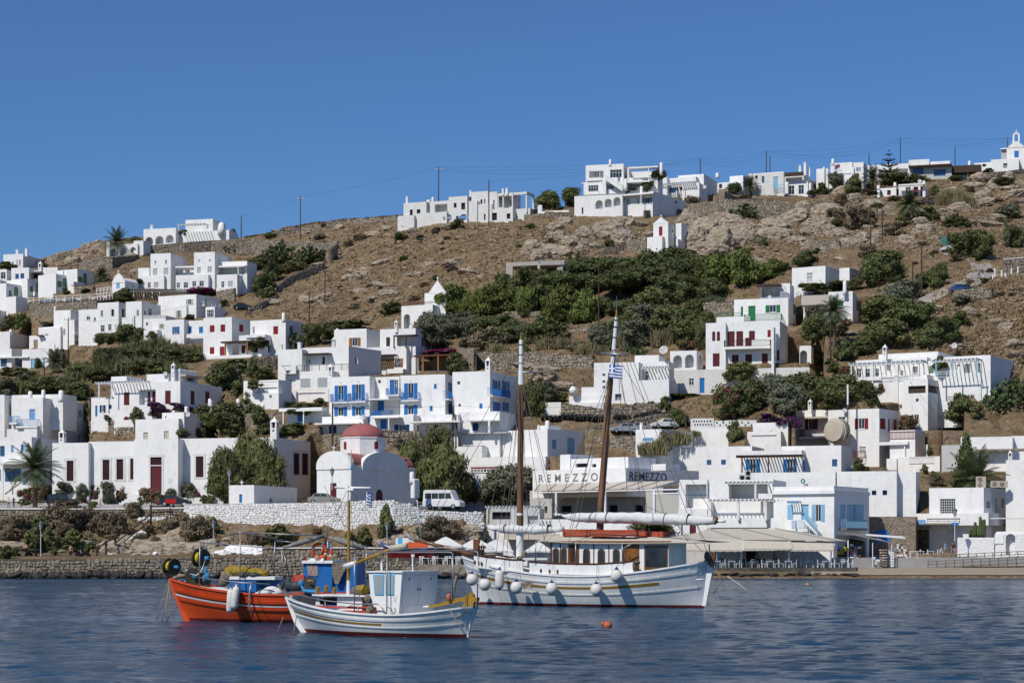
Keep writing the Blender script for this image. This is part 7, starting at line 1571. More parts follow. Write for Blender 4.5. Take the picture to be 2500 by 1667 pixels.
def fend_round(bt,x,y,r,off,rope_to=None):
 p=bt.pt(x,y,off); s=p.y/F/FR[0][2]*r; g=thing('fender',p,'',"fender"); FEND.append((g,bt,x,y))
 m_=MB(); m_.ell(p,(s,s,s*1.08),16,12,z0=-1); m_.build('ball','fender',g,smooth=True)
 m_=MB(); m_.lathe([(s*.55,s*.85),(s*.30,s*1.15),(s*.12,s*1.35),(s*.05,s*1.5)],p,10); m_.build('cap','fendercap',g)
 if rope_to: m_=MB(); m_.tube([p+UP*s*1.4,bt.pt(*rope_to)],.015,4); m_.build('rope','rope',g)
 return g
def fend_long(bt,x,y0,y1,r,off,rope_to=None,cap=True,tilt=0):
 a=bt.pt(x,y0,off); c=bt.pt(x+tilt,y1,off); s=a.y/F/FR[0][2]*r; g=thing('fender',c,'',"fender"); FEND.append((g,bt,x,y0)); ax=(a-c).normalized(); ln=(a-c).length
 m_=MB(); m_.lathe([(s*.3,s*.25),(s*.8,s*.5),(s,s*1.1),(s,ln-s*1.1),(s*.8,ln-s*.5),(s*.3,ln-s*.25)],c,14,axis=ax); m_.build('tube','fender',g,smooth=True)
 m_=MB(); mm='fendercap' if cap else 'fender'; m_.lathe([(s*.5,ln-s*.4),(s*.15,ln+s*.4)],c,8,axis=ax); m_.lathe([(s*.12,-s*.1),(s*.5,s*.4)],c,8,axis=ax); m_.build('cap',mm,g)
 if rope_to: m_=MB(); m_.tube([a,bt.pt(*rope_to)],.015,4); m_.build('rope','rope',g)
 return g
FEND=[]
# ===== white fishing boat
fr('O')
wb=Boat('fishing_boat','small white fishing boat with blue framed wheelhouse windows, nearest the camera',1180,1330,83.2,36)
hull(wb,(5,828),(290,1292),(2150,952),(2060,1335),(1080,1046),3.0,['hullwhite','antifoul'],zk=-.75)
strake(wb,'rub_rail','hullwhite',.655,.69,.028); strake(wb,'stripe','ochre',.735,.785,.012,.03,.62); strake(wb,'rub_rail','hullwhite',.84,.9,.03); gunwale(wb,'hullwhite')
post(wb,'stem_post','hullwhite',[(-12,822),(20,812),(60,960),(160,1130),(330,1345),(250,1345),(95,1120)],.16)
post(wb,'rudder','hullwhite',[(2020,948),(2140,960),(2085,1345),(1925,1345)],.09); post(wb,'tiller','ochre',[(1640,925),(1760,905),(1900,860),(2000,835),(2070,830),(2075,795),(2115,780),(2150,800),(2155,832),(2205,836),(2200,880),(2160,885),(2150,958),(2010,950),(2060,885),(1990,885),(1900,905),(1700,948),(1640,952)],.14)
wb.tube('tiller_grip','hullwhite',[(1570,945),(1650,938)],.05,8)
mat('boatsky',(.10,.42,.72),.5); mat('paleglass',(.32,.36,.37),.12,.1,1,spec=.6)
off=.95
a0,zt=wb.L(940,548,off); am,_=wb.L(1325,575,off); ab,zb=wb.L(1285,1040,off); a0b,_=wb.L(985,1000,off)
def wdepth(x):
 x_,_=px(x,0); k=0
 for i in range(400):
  k=i*.01; p=wb.w(am,off-k,1)
  if p.x/p.y*F+1250>=x_: break
 return k
WD=wdepth(1735)
m_=MB(); m_.prism([(a0b,zb-.1),(ab,zb-.1),(am,zt),(a0,zt)],wb.w(0,off,0),wb.e1,UP,-wb.n*WD); wh=m_.build('wheelhouse','hullwhite',wb.root)
m_=MB(); wb.box(m_,a0-.08,am+.07,off+.07,off-WD-.07,zt+.002,zt+.06); m_.build('roof','hullwhite',wb.root)
for (x0,x1,xb0,xb1) in ((995,1122,1015,1118),(1140,1240,1140,1235)):
 q=[wb.L(xb0,808,off),wb.L(xb1,808,off),wb.L(x1,575,off),wb.L(x0,575,off)]
 m_=MB(); m_.prism(q,wb.w(0,off+.035,0),wb.e1,UP,-wb.n*.04); cx=sum(p[0] for p in q)/4; cz=sum(p[1] for p in q)/4
 fr_=m_.build('window','boatsky',wb.root); m_=MB(); m_.prism([(cx+(p[0]-cx)*.84,cz+(p[1]-cz)*.9) for p in q],wb.w(0,off+.04,0),wb.e1,UP,-wb.n*.03); m_.build('pane','paleglass',fr_)
H_=zt-zb
for (k0,k1,u0,u1) in ((.05,.49,.24,.92),(.50,.94,.24,.92),(.1,.9,.02,.21)):
 m_=MB(); P=[]
 for (kk,uu) in ((k0,u0),(k1,u0),(k1,u1),(k0,u1)):
  for dd in (.002,.025): P.append(wb.w(ab+(am-ab)*uu+dd,off-WD*kk,zb+H_*uu))
 m_.add(P,[(1,3,5,7),(0,6,4,2),(0,1,7,6),(2,4,5,3),(6,7,5,4),(0,2,3,1)]); m_.build('door_panel','hullwhite',wb.root)
for kk,uu in ((.46,.6),(.53,.6),(.2,.85),(.8,.85)): m_=MB(); p=wb.w(ab+(am-ab)*uu+.02,off-WD*kk,zb+H_*uu); m_.box((p.x-.03,p.y-.03,p.z-.05),(p.x+.03,p.y+.03,p.z+.05)); m_.build('latch','black',wb.root)
m_=MB(); b0=wb.pt(708,830,.3);
def mast(bt,segs,off=0,name='mast'):
 for (x0,y0,x1,y1,r0,r1,mt) in segs:
  m_=MB(); m_.cyl(bt.pt(x0,y0,off),bt.pt(x1,y1,off),r0,r1,12); m_.build(name,mt,bt.root,smooth=False)
mast(wb,[(706,840,709,640,.085,.08,'hullwhite'),(709,640,716,-440,.078,.06,'ochre')],.2)
fr('J'); mast(wb,[(926,190,928,100,.065,.06,'hullwhite'),(928,192,928,182,.07,.07,'boatsky')],.2); mast(wb,[(929,180,938,-80,.055,.035,'hullwhite')],.2)
mast(wb,[(937,-85,938,-110,.05,.05,'boatsky'),(938,-110,939,-265,.04,.015,'palegrey')],.2)
wb.tube('crosstree','hullwhite',[(795,72,.2),(1110,76,.2)],.05); wb.pbox('radar_block','hullwhite',878,78,955,98,.3,.3)
wb.tube('boom','ochre',[(975,748,.5),(1300,618,.3)],.07,10); wb.tube('boom_end','hullwhite',[(880,772,.5),(985,742,.5)],.11,10); wb.tube('boom','canvas',[(1290,612,.3),(1430,590,.3)],.13,10)
def flag(bt,x0,y0,x1,y1,off,parent,fold=5):
 a0,z1=bt.L(x0,y0,off); a1,z0=bt.L(x1,y1,off); n=9; K=14
 def P(i,j):
  t=i/K; return bt.w(a0+(a1-a0)*t,off+.10*math.sin(t*7)*(.3+t),z1+(z0-z1)*(j/n)-.12*t)
 for j in range(n):
  mb=MB()
  for i in range(K):
   vs=[P(i,j),P(i+1,j),P(i+1,j+1),P(i,j+1)]; blue=(j%2==0)
   if i<K*.37 and j<5: blue=not (abs(i-K*.18)<1.1 or j==2)
   mb.add(vs,[(0,1,2,3)],0 if blue else 1)
  mb.build('stripe',['flagblue','whitecloth'],parent)
mat('flagblue',(.04,.10,.36),.8)
fl=thing('flag',wb.pt(1100,150,.2),'small blue and white striped flag hanging from the crosstree of the white boat','flag','flags');
fq=Boat.__new__(Boat); fq.O=wb.O; fq.e1=wb.e1; fq.n=wb.n; flag(wb,1072,105,1125,225,.2,fl)
fr('O')
for k in ([(778,330,1.2),(778,1030,1.2)],[(1152,330,1.2),(1150,1020,1.2)],[(1908,330,1.0),(1905,850,1.0)],[(2196,320,.6),(2188,960,.6)],[(915,260,-1.2),(913,690,-1.2)]): wb.tube('frame_post','metal',k,.028)
wb.tube('frame_rail','metal',[(778,330,1.2),(800,318,1.2),(1880,318,1.0),(1908,335,1.0)],.028); wb.tube('frame_rail','metal',[(1080,288,-1.2),(1700,265,-1.2),(2060,268,-1.0)],.028); wb.tube('frame_rail','metal',[(1190,300,0),(2120,298,0),(2196,320,.6)],.028)
wb.tube('rail','metal',[(0,778,1.0),(440,872,1.15),(820,912,1.25),(1040,910,1.25),(1080,935,1.25),(1140,1022,1.25)],.03);
for k in ([(440,872,1.15),(445,1000,1.2)],[(815,912,1.25),(822,1030,1.25)],[(460,1000,1.2),(760,922,1.25)]): wb.tube('rail','metal',k,.022)
def drum(bt,x,y,r,off,wd,mt,name='net_drum',ax=None,parent=None):
 p=bt.pt(x,y,off); s=p.y/F/FR[0][2]*r; m_=MB(); ax=ax or bt.e1; m_.cyl(p-ax*wd/2,p+ax*wd/2,s,s,22); return m_.build(name,mt,parent or bt.root),s,p
dv=(wb.n*.9+wb.e1*.45).normalized(); dv2=(wb.n*.5-wb.e1*.85+UP*.1).normalized()
drum(wb,262,672,80,.3,.06,'charcoal',ax=dv); drum(wb,235,868,88,.4,.06,'charcoal',ax=dv); drum(wb,25,705,72,.2,.07,'charcoal',ax=dv2); drum(wb,-45,700,55,.2,.07,'charcoal',ax=dv2)
m_=MB(); m_.cyl(wb.pt(20,712,.2),wb.pt(150,706,.35),.22,.22,16); m_.ell(wb.pt(150,706,.35),(.2,.2,.22),12,8); m_.build('hauler_motor','charcoal',wb.root,smooth=True)
m_=MB(); m_.tube([wb.pt(-100,690,.2),wb.pt(40,860,.4)],.07,6); m_.build('hauler_arm','dullmetal',wb.root)
wb.pbox('label_plate','ochre',232,630,305,650,.5,.02); m_=MB(); m_.ell(wb.pt(165,672,.5),(.13,.1,.15),8,6); m_.tube([wb.pt(165,690,.5),wb.pt(200,760,.5),wb.pt(350,775,.5)],[.06,.09,.1],6); m_.build('rope_bundle','ropeblue',wb.root)
wb.pbox('forward_deck','hullwhite',290,800,960,830,.9,1.8); wb.pbox('deck_box','hullwhite',578,818,865,1000,.7,1.2); wb.pbox('deck_locker','deckwhite',210,812,578,930,.2,.6); wb.pbox('hatch','dark',860,812,960,910,.6,.5); wb.pbox('opening','dark',380,838,575,920,.42,.02)
wb.pbox('plank','coralred',215,925,1015,972,1.05,.06); wb.pbox('hatch_cover','coralred',628,985,1010,1030,1.1,.5); wb.pbox('bench','boatblue',440,920,640,1010,.6,.5)
for (x,y0,y1) in ((355,715,800),(455,700,765),(548,722,790)):
 m_=MB(); p0=wb.pt(x-8,y1,.8); p1=wb.pt(x+8,y0,.8); m_.cyl(p0,p1,.085,.1,8); m_.build('bollard','ochre',wb.root)
m_=MB(); m_.ell(wb.pt(845,755,.4),(.40,.3,.24),12,8); m_.build('net_heap','greynet',wb.root,smooth=True); m_=MB(); m_.ell(wb.pt(880,740,.5),(.26,.2,.2),10,8); m_.build('net_heap','net',wb.root,smooth=True)
for (x,y,r) in ((1860,835,36),):
 p=wb.pt(x,y,.2); s=p.y/F/4.704*r; m_=MB(); m_.ell(p,(s*.8,s*.8,s*1.3),10,8); m_.build('buoy','terra2',wb.root,smooth=True) if 'terra2' in M else (mat('terra2',(.5,.14,.06),.6),m_.build('buoy','terra2',wb.root,smooth=True))
m_=MB(); m_.tube([wb.pt(1990,480,.1),wb.pt(1935,650,.1),wb.pt(1905,850,.1)],[.02,.08,.05],6); m_.build('rope_coil','rope',wb.root); m_=MB(); m_.tube([wb.pt(1250,790,.9),wb.pt(1235,830,.92),wb.pt(1250,900,.92),wb.pt(1268,830,.92),wb.pt(1250,790,.9)],.04,5); m_.build('rope_coil','greynet',wb.root)
for x,y in ((965,960),(945,990),(925,850)): m_=MB(); m_.ell(wb.pt(x,y,1.15),(.14,.1,.2),8,6); m_.build('rope_coil','greynet',wb.root)
m_=MB(); m_.tube([wb.pt(1155,945,1.35),wb.pt(1200,965,1.37),wb.pt(1220,1020,1.38),wb.pt(1225,1085,1.38)],.022,5); m_.tube([wb.pt(1240,955,1.38),wb.pt(1250,1000,1.38),wb.pt(1220,1030,1.38),wb.pt(1165,1090,1.38)],.022,5); m_.tube([wb.pt(1200,1025,1.38),wb.pt(1262,1040,1.38)],.022,5); m_.build('anchor','dullmetal',wb.root)
m_=MB(); m_.cyl(wb.pt(1447,535,.2),wb.pt(1447,345,.2),.035,.035,8); m_.box(tuple(wb.pt(1430,370,.2)),tuple(wb.pt(1465,340,.25)+Vector((0,.1,0)))); m_.build('navigation_light','hullwhite',wb.root); m_=MB(); m_.cyl(wb.pt(1092,540,.2),wb.pt(1088,440,.2),.05,.05,8); m_.cyl(wb.pt(1088,440,.2),wb.pt(1088,360,.2),.02,.02,6); m_.build('aerial','hullwhite',wb.root)
for k in ([(112,1050,1.0),(90,1180,1.2),(75,1275,1.3)],[(-40,1060,1.0),(-85,1180,1.0),(-135,1300,1.0)]): wb.tube('mooring_rope','rope',k,.025,5)
wb.tube('mooring_rope','rope',[(1858,958,1.2),(1975,1140,1.1),(2080,1320,.8)],.022,5); wb.tube('rudder_line','rope',[(2055,845,.2),(2058,1280,.2)],.012,4); wb.tube('rudder_line','rope',[(1950,1060,.8),(2010,1030,.5),(2110,965,.2)],.015,4)
fr('J')
for k in ([(530,1135,.3),(742,560,0),(930,130,.2)],[(455,1110,.3),(700,520,0),(905,90,.2)],[(960,700,.2),(935,110,.2)],[(1500,780,.2),(945,110,.2)],[(1050,760,.2),(700,60,.2)]): wb.tube('stay','wire',[k[0],k[-1]],.012,4)
# ===== orange fishing boat
fr('N')
ob_=Boat('fishing_boat','orange red fishing boat with big net spools on its bow and a blue wheelhouse',1300,1380,97.5,14)
hull(ob_,(180,800),(455,1350),(2760,960),(2640,1400),(1500,1012),3.3,['hullorange','antifoul'],zk=-.8)
strake(ob_,'rub_rail','hullorange',.80,.86,.07); strake(ob_,'stripe','hullwhite',.725,.76,.02); strake(ob_,'rub_rail','hullorange',.64,.69,.06); gunwale(ob_,'hullorange',.16,.09)
post(ob_,'stem_post','hullorange',[(168,790),(205,795),(245,900),(330,1130),(500,1420),(400,1420),(235,1000)],.18); post(ob_,'sternpost','hullorange',[(2740,950),(2780,960),(2680,1420),(2600,1420)],.14)
ob_.pbox('foredeck_locker','hullwhite',635,905,960,975,.9,1.2); ob_.pbox('foredeck','hullwhite',210,795,400,830,.15,.5)
ob_.pbox('fish_box','boatblue',940,800,1280,995,.9,1.2); ob_.pbox('fish_box_lid','hullwhite',935,765,1520,808,.95,1.3); ob_.pbox('fish_box','boatblue',1345,800,1570,920,.1,.8)
def heap(bt,pts,mt,name,parent=None):
 m_=MB()
 for (x,y,rx,rz,off) in pts:
  p=bt.pt(x,y,off); s=p.y/F/FR[0][2]
  n0=len(m_.v); m_.ell(p,(rx*s,rx*s*.7,rz*s),14,9)
  for i in range(n0,len(m_.v)):
   v=Vector(m_.v[i]); k=1+.22*noise.noise(v*3.1)+.1*noise.noise(v*9); m_.v[i]=tuple(p+(v-p)*k)
 return m_.build(name,mt,parent or bt.root,smooth=True)
heap(ob_,[(980,700,110,80,.6),(1090,705,130,70,.6),(1230,710,140,60,.5),(1350,725,100,50,.5),(900,740,40,70,.6)],'net','net_heap'); heap(ob_,[(880,800,65,95,.8),(850,830,50,70,.8),(940,770,60,60,.8)],'greynet','rope_heap'); heap(ob_,[(1150,745,100,35,.8),(1260,748,80,30,.8)],'charcoal','net_heap'); heap(ob_,[(1470,950,110,60,.8),(1400,975,100,40,.9),(1550,970,90,50,.8),(1330,985,70,25,.9)],'sail','cloth_heap')
def spool(bt,x,y,r,off,gap,dirv,core='yellow',n=0):
 p=bt.pt(x,y,off); s=p.y/F/FR[0][2]*r; sp=None
 for k in (-gap/2,gap/2):
  m_=MB(); m_.lathe([(s*.12,-.03),(s*.97,-.045),(s,0),(s*.97,.045),(s*.12,.03)],p+dirv*k,26,axis=dirv)
  q=m_.build('net_spool','spool',bt.root); sp=sp or q
 m_=MB(); m_.cyl(p-dirv*gap/2,p+dirv*gap/2,s*.62,s*.62,16); m_.build('line','yellow',sp)
 m_=MB(); c=p+dirv*(gap/2+.05); m_.cyl(c,c+dirv*.3,s*.18,s*.2,10); m_.build('motor','ropeblue',sp)
d1=(ob_.e1*.9+ob_.n*.42-UP*.06).normalized(); d2=(ob_.e1*.95+ob_.n*.3).normalized()
spool(ob_,200,640,108,.1,.42,d1); spool(ob_,575,530,118,-.2,.42,d2); spool(ob_,478,765,108,.1,.25,(ob_.e1*.5+ob_.n*.85).normalized()); spool(ob_,630,800,80,-.2,.2,d2,)
ob_.tube('spool_arm','dullmetal',[(-20,555,.1),(180,755,.1)],.06,6); ob_.tube('spool_arm','dullmetal',[(350,660,.1),(560,740,.1),(600,650,-.1),(625,560,-.1)],.05,6); ob_.tube('hydraulic_hose','metal',[(340,610,.2),(420,730,.3),(520,755,.3),(590,690,.1),(640,540,0)],.035,6)
heap(ob_,[(640,690,22,60,.2),(660,760,28,40,.2),(620,790,24,40,.2)],'ropeblue','rope_tangle'); heap(ob_,[(330,760,60,30,.2),(250,780,40,20,.2)],'rope','rope_heap')
for k in ([(568,330,1.0),(552,910,1.0)],[(1080,200,1.2),(1075,990,1.3)],[(1525,320,-1.2),(1500,760,-1.2)],[(1610,425,1.3),(1630,820,1.3)],[(1630,430,-1.3),(1720,820,-1.2)],[(655,290,-.8),(620,520,-.8)]): ob_.tube('frame_post','metal',k,.035)
for k in ([(568,332,1.0),(1080,368,1.2),(1600,420,1.3)],[(935,240,-1.2),(1080,200,1.2),(1650,310,-1.2)],[(1080,205,1.2),(2080,245,1.2)],[(560,780,1.1),(1080,845,1.3),(1455,862,1.35)],[(1540,315,-1.2),(1800,330,-1.2)]): ob_.tube('frame_rail','metal',k,.03)
ob_.tube('bent_pipe','metal',[(1270,850,1.4),(1225,845,1.6),(1200,950,1.75),(1195,1150,1.8),(1245,1290,1.7)],.05,7)
fr('J')
ob_.pbox('wheelhouse','boatblue',512,745,770,1000,.8,1.7); ob_.pbox('wheelhouse_side','boatblue',770,735,985,1010,.6,1.4); ob_.pbox('roof','hullwhite',498,722,775,746,.95,2.0); ob_.pbox('roof_rail','hullwhite',545,698,690,722,.6,.5)
q=[ob_.L(560,855,.8),ob_.L(645,858,.8),ob_.L(640,760,.8),ob_.L(540,752,.8)]; m_=MB(); m_.prism(q,ob_.w(0,.83,0),ob_.e1,UP,-ob_.n*.04); m_.build('window','tanpane',ob_.root) if 'tanpane' in M else (mat('tanpane',(.36,.28,.24),.4),m_.build('window','tanpane',ob_.root))
heap(ob_,[(522,715,22,18,.6)],'orangeplastic','roof_lamp')
m_=MB(); q=[ob_.L(x,y,.9) for x,y in ((770,735),(890,735),(885,800),(850,870),(825,930),(790,925),(775,860),(765,790))]; m_.prism(q,ob_.w(0,.9,0),ob_.e1,UP,-ob_.n*.15); m_.build('draped_net','greynet',ob_.root)
ob_.pbox('name_board','coralred',415,850,520,912,.9,.05); heap(ob_,[(505,850,28,24,.7)],'ochre','cushion')
for (x,y,sd) in ((655,635,.6),(722,643,.3)):
 p=ob_.pt(x,y,sd); s=p.y/F/3.647*62; m_=MB(); ax=(ob_.n*.9+ob_.e1*(.5 if x<700 else -.5)).normalized(); a=ax.orthogonal().normalized(); c_=ax.cross(a); m_.tube([p+(a*math.cos(t)+c_*math.sin(t))*s for t in [2*math.pi*i/20 for i in range(21)]],s*.22,9); lr=m_.build('life_ring','orangeplastic',ob_.root,smooth=True)
 for i in range(4): m_=MB(); t=i*math.pi/2+.4; m_.tube([p+(a*math.cos(t+dt)+c_*math.sin(t+dt))*s for dt in (-.14,0,.14)],s*.235,9); m_.build('band','fender',lr)
def rollcanvas(bt,pts,r,mt,name):
 m_=MB(); m_.tube([bt.pt(*p) for p in pts],r,9)
 for i,v in enumerate(m_.v): v=Vector(v); m_.v[i]=tuple(v+UP*(.06*noise.noise(v*2.5)))
 return m_.build(name,mt,bt.root,smooth=True)
mat('greycanvas',(.25,.24,.22),.9,.2,3,bump=.04,bscale=6)
rollcanvas(ob_,[(335,612,1.2),(420,580,1.2),(560,545,1),(700,495,.6)],[.03,.12,.15,.08],'greycanvas','awning_roll'); rollcanvas(ob_,[(745,515,.6),(850,548,.8),(960,580,1),(1050,610,1.2)],[.08,.17,.17,.06],'greycanvas','awning_roll')
ob_.tube('ridge_pole','dullmetal',[(700,690,.4),(722,430,.4)],.05); ob_.tube('stay','wire',[(340,615,1.2),(385,870,1.3)],.02)
fl=thing('flag',ob_.pt(745,570,.3),'faded blue and white flag furled beside the orange life rings','flag','flags'); flag(ob_,722,545,765,610,.9,fl)
fr('N')
g=fend_long(ob_,960,925,1235,45,1.85,(1010,850,1.4),cap=False,tilt=-18); g['label']='long white cylinder fender, outer left one of the pair on the orange hull'
g=fend_long(ob_,1030,885,1190,48,1.95,(1035,850,1.4),cap=False,tilt=-28); g['label']='long white cylinder fender, right one of the pair on the orange hull'
for i,k in enumerate(([(175,800,0),(60,1150,.3),(5,1330,.5)],[(182,800,0),(120,1180,.3),(75,1355,.5)],[(178,805,0),(140,1180,.3),(135,1355,.5)],[(172,805,0),(185,1100,.2),(180,1250,.2),(145,1335,.3)])): ob_.tube('mooring_rope','rope',k,.025,5)
ob_.tube('hull_rope','wire',[(1280,1010,1.75),(1340,1150,1.75),(1470,1380,1.4)],.015,4)
# ===== two masted caique
fr('K')
cq=Boat('sailing_caique','big white two masted wooden caique with furled sails and round fenders',1150,1500,130,27,cat='sailing boat')
hull(cq,(-45,1090),(140,1482),(2150,1140),(2105,1518),(950,1268),4.6,['hullwhite','antifoul'],zk=-1.1)
strake(cq,'rub_rail','hullwhite',.60,.63,.035); strake(cq,'stripe','ochre',.735,.785,.015,.02,.85); strake(cq,'rub_rail','hullwhite',.85,.89,.04); gunwale(cq,'hullwhite',.2,.1)
post(cq,'rudder','hullwhite',[(2125,1145),(2195,1180),(2130,1525),(2010,1525)],.16); post(cq,'sternpost','varnish',[(2150,1150),(2105,1125),(2150,1105),(2190,1050),(2218,1048),(2195,1190),(2165,1185)],.16)
post(cq,'bowpost','varnish',[(60,930),(120,932),(105,985),(95,1050),(62,1050)],.16); cq.tube('bowsprit','mastwood',[(60,1070,0),(-200,1005,0),(-230,995,0)],[.2,.14,.12],10); cq.tube('bowsprit_tip','mastwood',[(-200,1005,0),(-460,938,0)],[.14,.09],10)
def bulw(x0,y0a,y0b,x1,y1a,y1b,off):
 a0,z0=cq.L(x0,y0a,off); _,z0b=cq.L(x0,y0b,off); a1,z1=cq.L(x1,y1a,off); _,z1b=cq.L(x1,y1b,off)
 for sd in (off,-off):
  m_=MB(); m_.prism([(a0,z0b),(a1,z1b),(a1,z1),(a0,z0)],cq.w(0,sd,0),cq.e1,UP,-cq.n*.08); m_.build('bulwark','hullwhite',cq.root)
  m_=MB(); m_.tube([cq.w(a0,sd-.04,z0+.04),cq.w((a0+a1)/2,sd-.04,(z0+z1)/2+.0),cq.w(a1,sd-.04,z1+.04)],.07,6); m_.build('cap_rail','darkwood',cq.root)
bulw(62,1078,1180,300,1110,1215,1.5); bulw(300,1110,1215,495,1125,1225,1.9); bulw(556,1140,1235,1000,1160,1250,2.1); bulw(1000,1160,1250,1290,1152,1248,2.1); bulw(1290,1152,1248,1500,1130,1235,2.05)
for x,y in ((658,1212),(735,1218),(806,1220),(68,1135),(100,1140),(130,1150)):
 m_=MB(); p=cq.pt(x,y,2.14 if x>200 else 1.56); s=p.y/F/3.647; m_.ell(p,(10*s,.05,20*s),12,8); m_.build('hawse_hole','varnish',cq.root);
off=1.45
a0,zt=cq.L(755,968,off); a1,zb=cq.L(1795,1200,off); m_=MB(); cq.box(m_,a0,a1,off,-off,zb-.3,zt); dh=m_.build('deckhouse','hullwhite',cq.root)
for (x0,y0,x1,y1) in ((766,1008,822,1145),(840,1005,890,1145),(1035,1012,1097,1152),(1165,1015,1230,1150),(1300,1015,1362,1148)):
 a,z1=cq.L(x0,y0,off); c,z0=cq.L(x1,y1,off); wd=c-a; m_=MB(); m_.prism(archpoly(wd,z1-z0),cq.w(a,off+.05,z0),cq.e1,UP,-cq.n*.06); f=m_.build('window','varnish',cq.root); m_=MB(); m_.prism(archpoly(wd*.72,(z1-z0)*.88),cq.w(a+wd*.14,off+.058,z0+.05),cq.e1,UP,-cq.n*.05); m_.build('pane','glass',f)
for (x0,x1,mt,y0,y1) in ((900,1000,'varnish',975,1152),(1400,1535,'varnish',972,1205),(1580,1790,'varnish',985,1210),(742,760,'varnish',968,1150),(828,836,'darkwood',970,1150),(1126,1134,'darkwood',975,1152),(1260,1268,'darkwood',978,1150),(1390,1400,'darkwood',972,1150)):
 a,z1=cq.L(x0,y0,off); c,z0=cq.L(x1,y1,off); m_=MB(); cq.box(m_,a,c,off+.03,off-.05,z0,z1); m_.build('timber_panel',mt,cq.root)
for (x0,x1,mt,y0,y1) in ((1435,1505,'tiller2',1005,1135),(1592,1780,'glass',1003,1180),(915,985,'darkwood',990,1130)):
 if mt=='tiller2' and mt not in M: mat('tiller2',(.28,.12,.02),.35,.2,3)
 a,z1=cq.L(x0,y0,off); c,z0=cq.L(x1,y1,off); m_=MB(); cq.box(m_,a,c,off+.045,off-.02,z0,z1); m_.build('pane' if mt=='glass' else 'door',mt,cq.root)
a,z=cq.L(740,965,1.6); c,_=cq.L(1800,965,1.6); m_=MB(); cq.box(m_,a,c,1.6,-1.6,z-.02,z+.12); m_.build('roof_beam','varnish',cq.root)
m_=MB(); A=[cq.L(x,y,1.75) for x,y in ((610,948),(1000,968),(1390,970),(1800,965),(2155,962))]; ridge_=[cq.L(x,y,.6) for x,y in ((780,905),(1000,904),(1390,915),(1640,912),(2030,945))]
V=[];Fc=[]
for (a,z),(c,d) in zip(A,ridge_):
 V+=[cq.w(a,1.75,z),cq.w(c,.3,d),cq.w(c,-.6,d),cq.w(a,-2.2,z+.05)]
n0=len(V); V+=[v-UP*.04 for v in V]
for i in range(4):
 for k in range(3): q_=i*4+k; Fc.append((q_,q_+4,q_+5,q_+1)); Fc.append((n0+q_+1,n0+q_+5,n0+q_+4,n0+q_))
m_.add(V,Fc); m_.build('awning','canvas',cq.root)
for k in ([(612,955,2.2),(608,1135,2.2)],[(968,965,2.2),(968,1150,2.2)],[(1382,970,2.2),(1385,1135,2.2)],[(2155,962,1.5),(2165,1100,1.2)],[(1470,972,2.2),(1400,1010,2.2),(1385,1060,2.2)]): cq.tube('awning_pole','metal',k,.04)
for (x0,y0,x1,y1,o_) in ((850,845,1090,905,.6),(1088,850,1505,908,.9),(1505,858,1590,905,.6),(1645,865,1745,910,.2)): cq.pbox('raft_box','coral2',x0,y0,x1,y1,o_,1.2) if 'coral2' in M else (mat('coral2',(.40,.07,.03),.6,.15,2),cq.pbox('raft_box','coral2',x0,y0,x1,y1,o_,1.2))
cq.tube('lashing','rope',[(850,858,.95),(1000,885,.95),(1200,882,.95),(1400,892,.95),(1580,880,.95)],.02,4)
fr('G'); mast(cq,[(262,545,263,480,.06,.015,'ochre'),(262,830,263,545,.15,.12,'hullwhite'),(262,945,262,828,.19,.17,'hullwhite')]); cq.tube('crosstree','metal',[(150,826,.0),(262,836,0),(378,832,0)],.06);
mast(cq,[(260,1568,262,945,.20,.17,'mastwood')]);
fr('K'); mast(cq,[(472,700,478,0,.22,.20,'mastwood'),(472,722,472,700,.23,.23,'hullwhite'),(472,845,472,722,.23,.23,'olive2'),(470,1115,472,845,.25,.24,'hullwhite')]) if 'olive2' in M else (mat('olive2',(.13,.09,.045),.6),mast(cq,[(472,700,478,0,.22,.20,'mastwood'),(472,722,472,700,.23,.23,'hullwhite'),(472,845,472,722,.23,.23,'olive2'),(470,1115,472,845,.25,.24,'hullwhite')]))
mast(cq,[(1190,640,1236,80,.23,.21,'mastwood'),(1236,80,1244,0,.21,.205,'mastwood'),(1185,850,1190,640,.235,.23,'olive2')],-.2)
fr('G'); mast(cq,[(1003,1568,1060,900,.205,.18,'mastwood'),(1058,900,1064,835,.18,.18,'mastwood'),(1078,790,1090,650,.17,.15,'hullwhite'),(1087,650,1112,345,.14,.11,'hullwhite'),(1112,345,1114,280,.08,.05,'ochre'),(1114,280,1115,160,.02,.01,'metal')],-.2); cq.tube('crosstree','metal',[(972,662,0),(1085,672,0),(1195,680,0)],.07)
for y in (370,430,525,640): cq.tube('mast_band','darkwood',[(1086+(640-y)*.086,y+4,-.2),(1086+(640-y)*.086+.6,y-4,-.2)],.16,10)
for y in (590,680,755): cq.tube('mast_band','darkwood',[(262,y+4,0),(262.3,y-4,0)],.15,10)
for y in (900,960,1010): cq.tube('block','dullmetal',[(1000,y-55,0),(1000,y-35,0)],.09,6)
fg=thing('flag',cq.pt(1110,820,0),'large blue and white striped flag flying from the aft mast','flag','flags'); flag(cq,1048,765,1172,878,.3,fg)
fr('K')
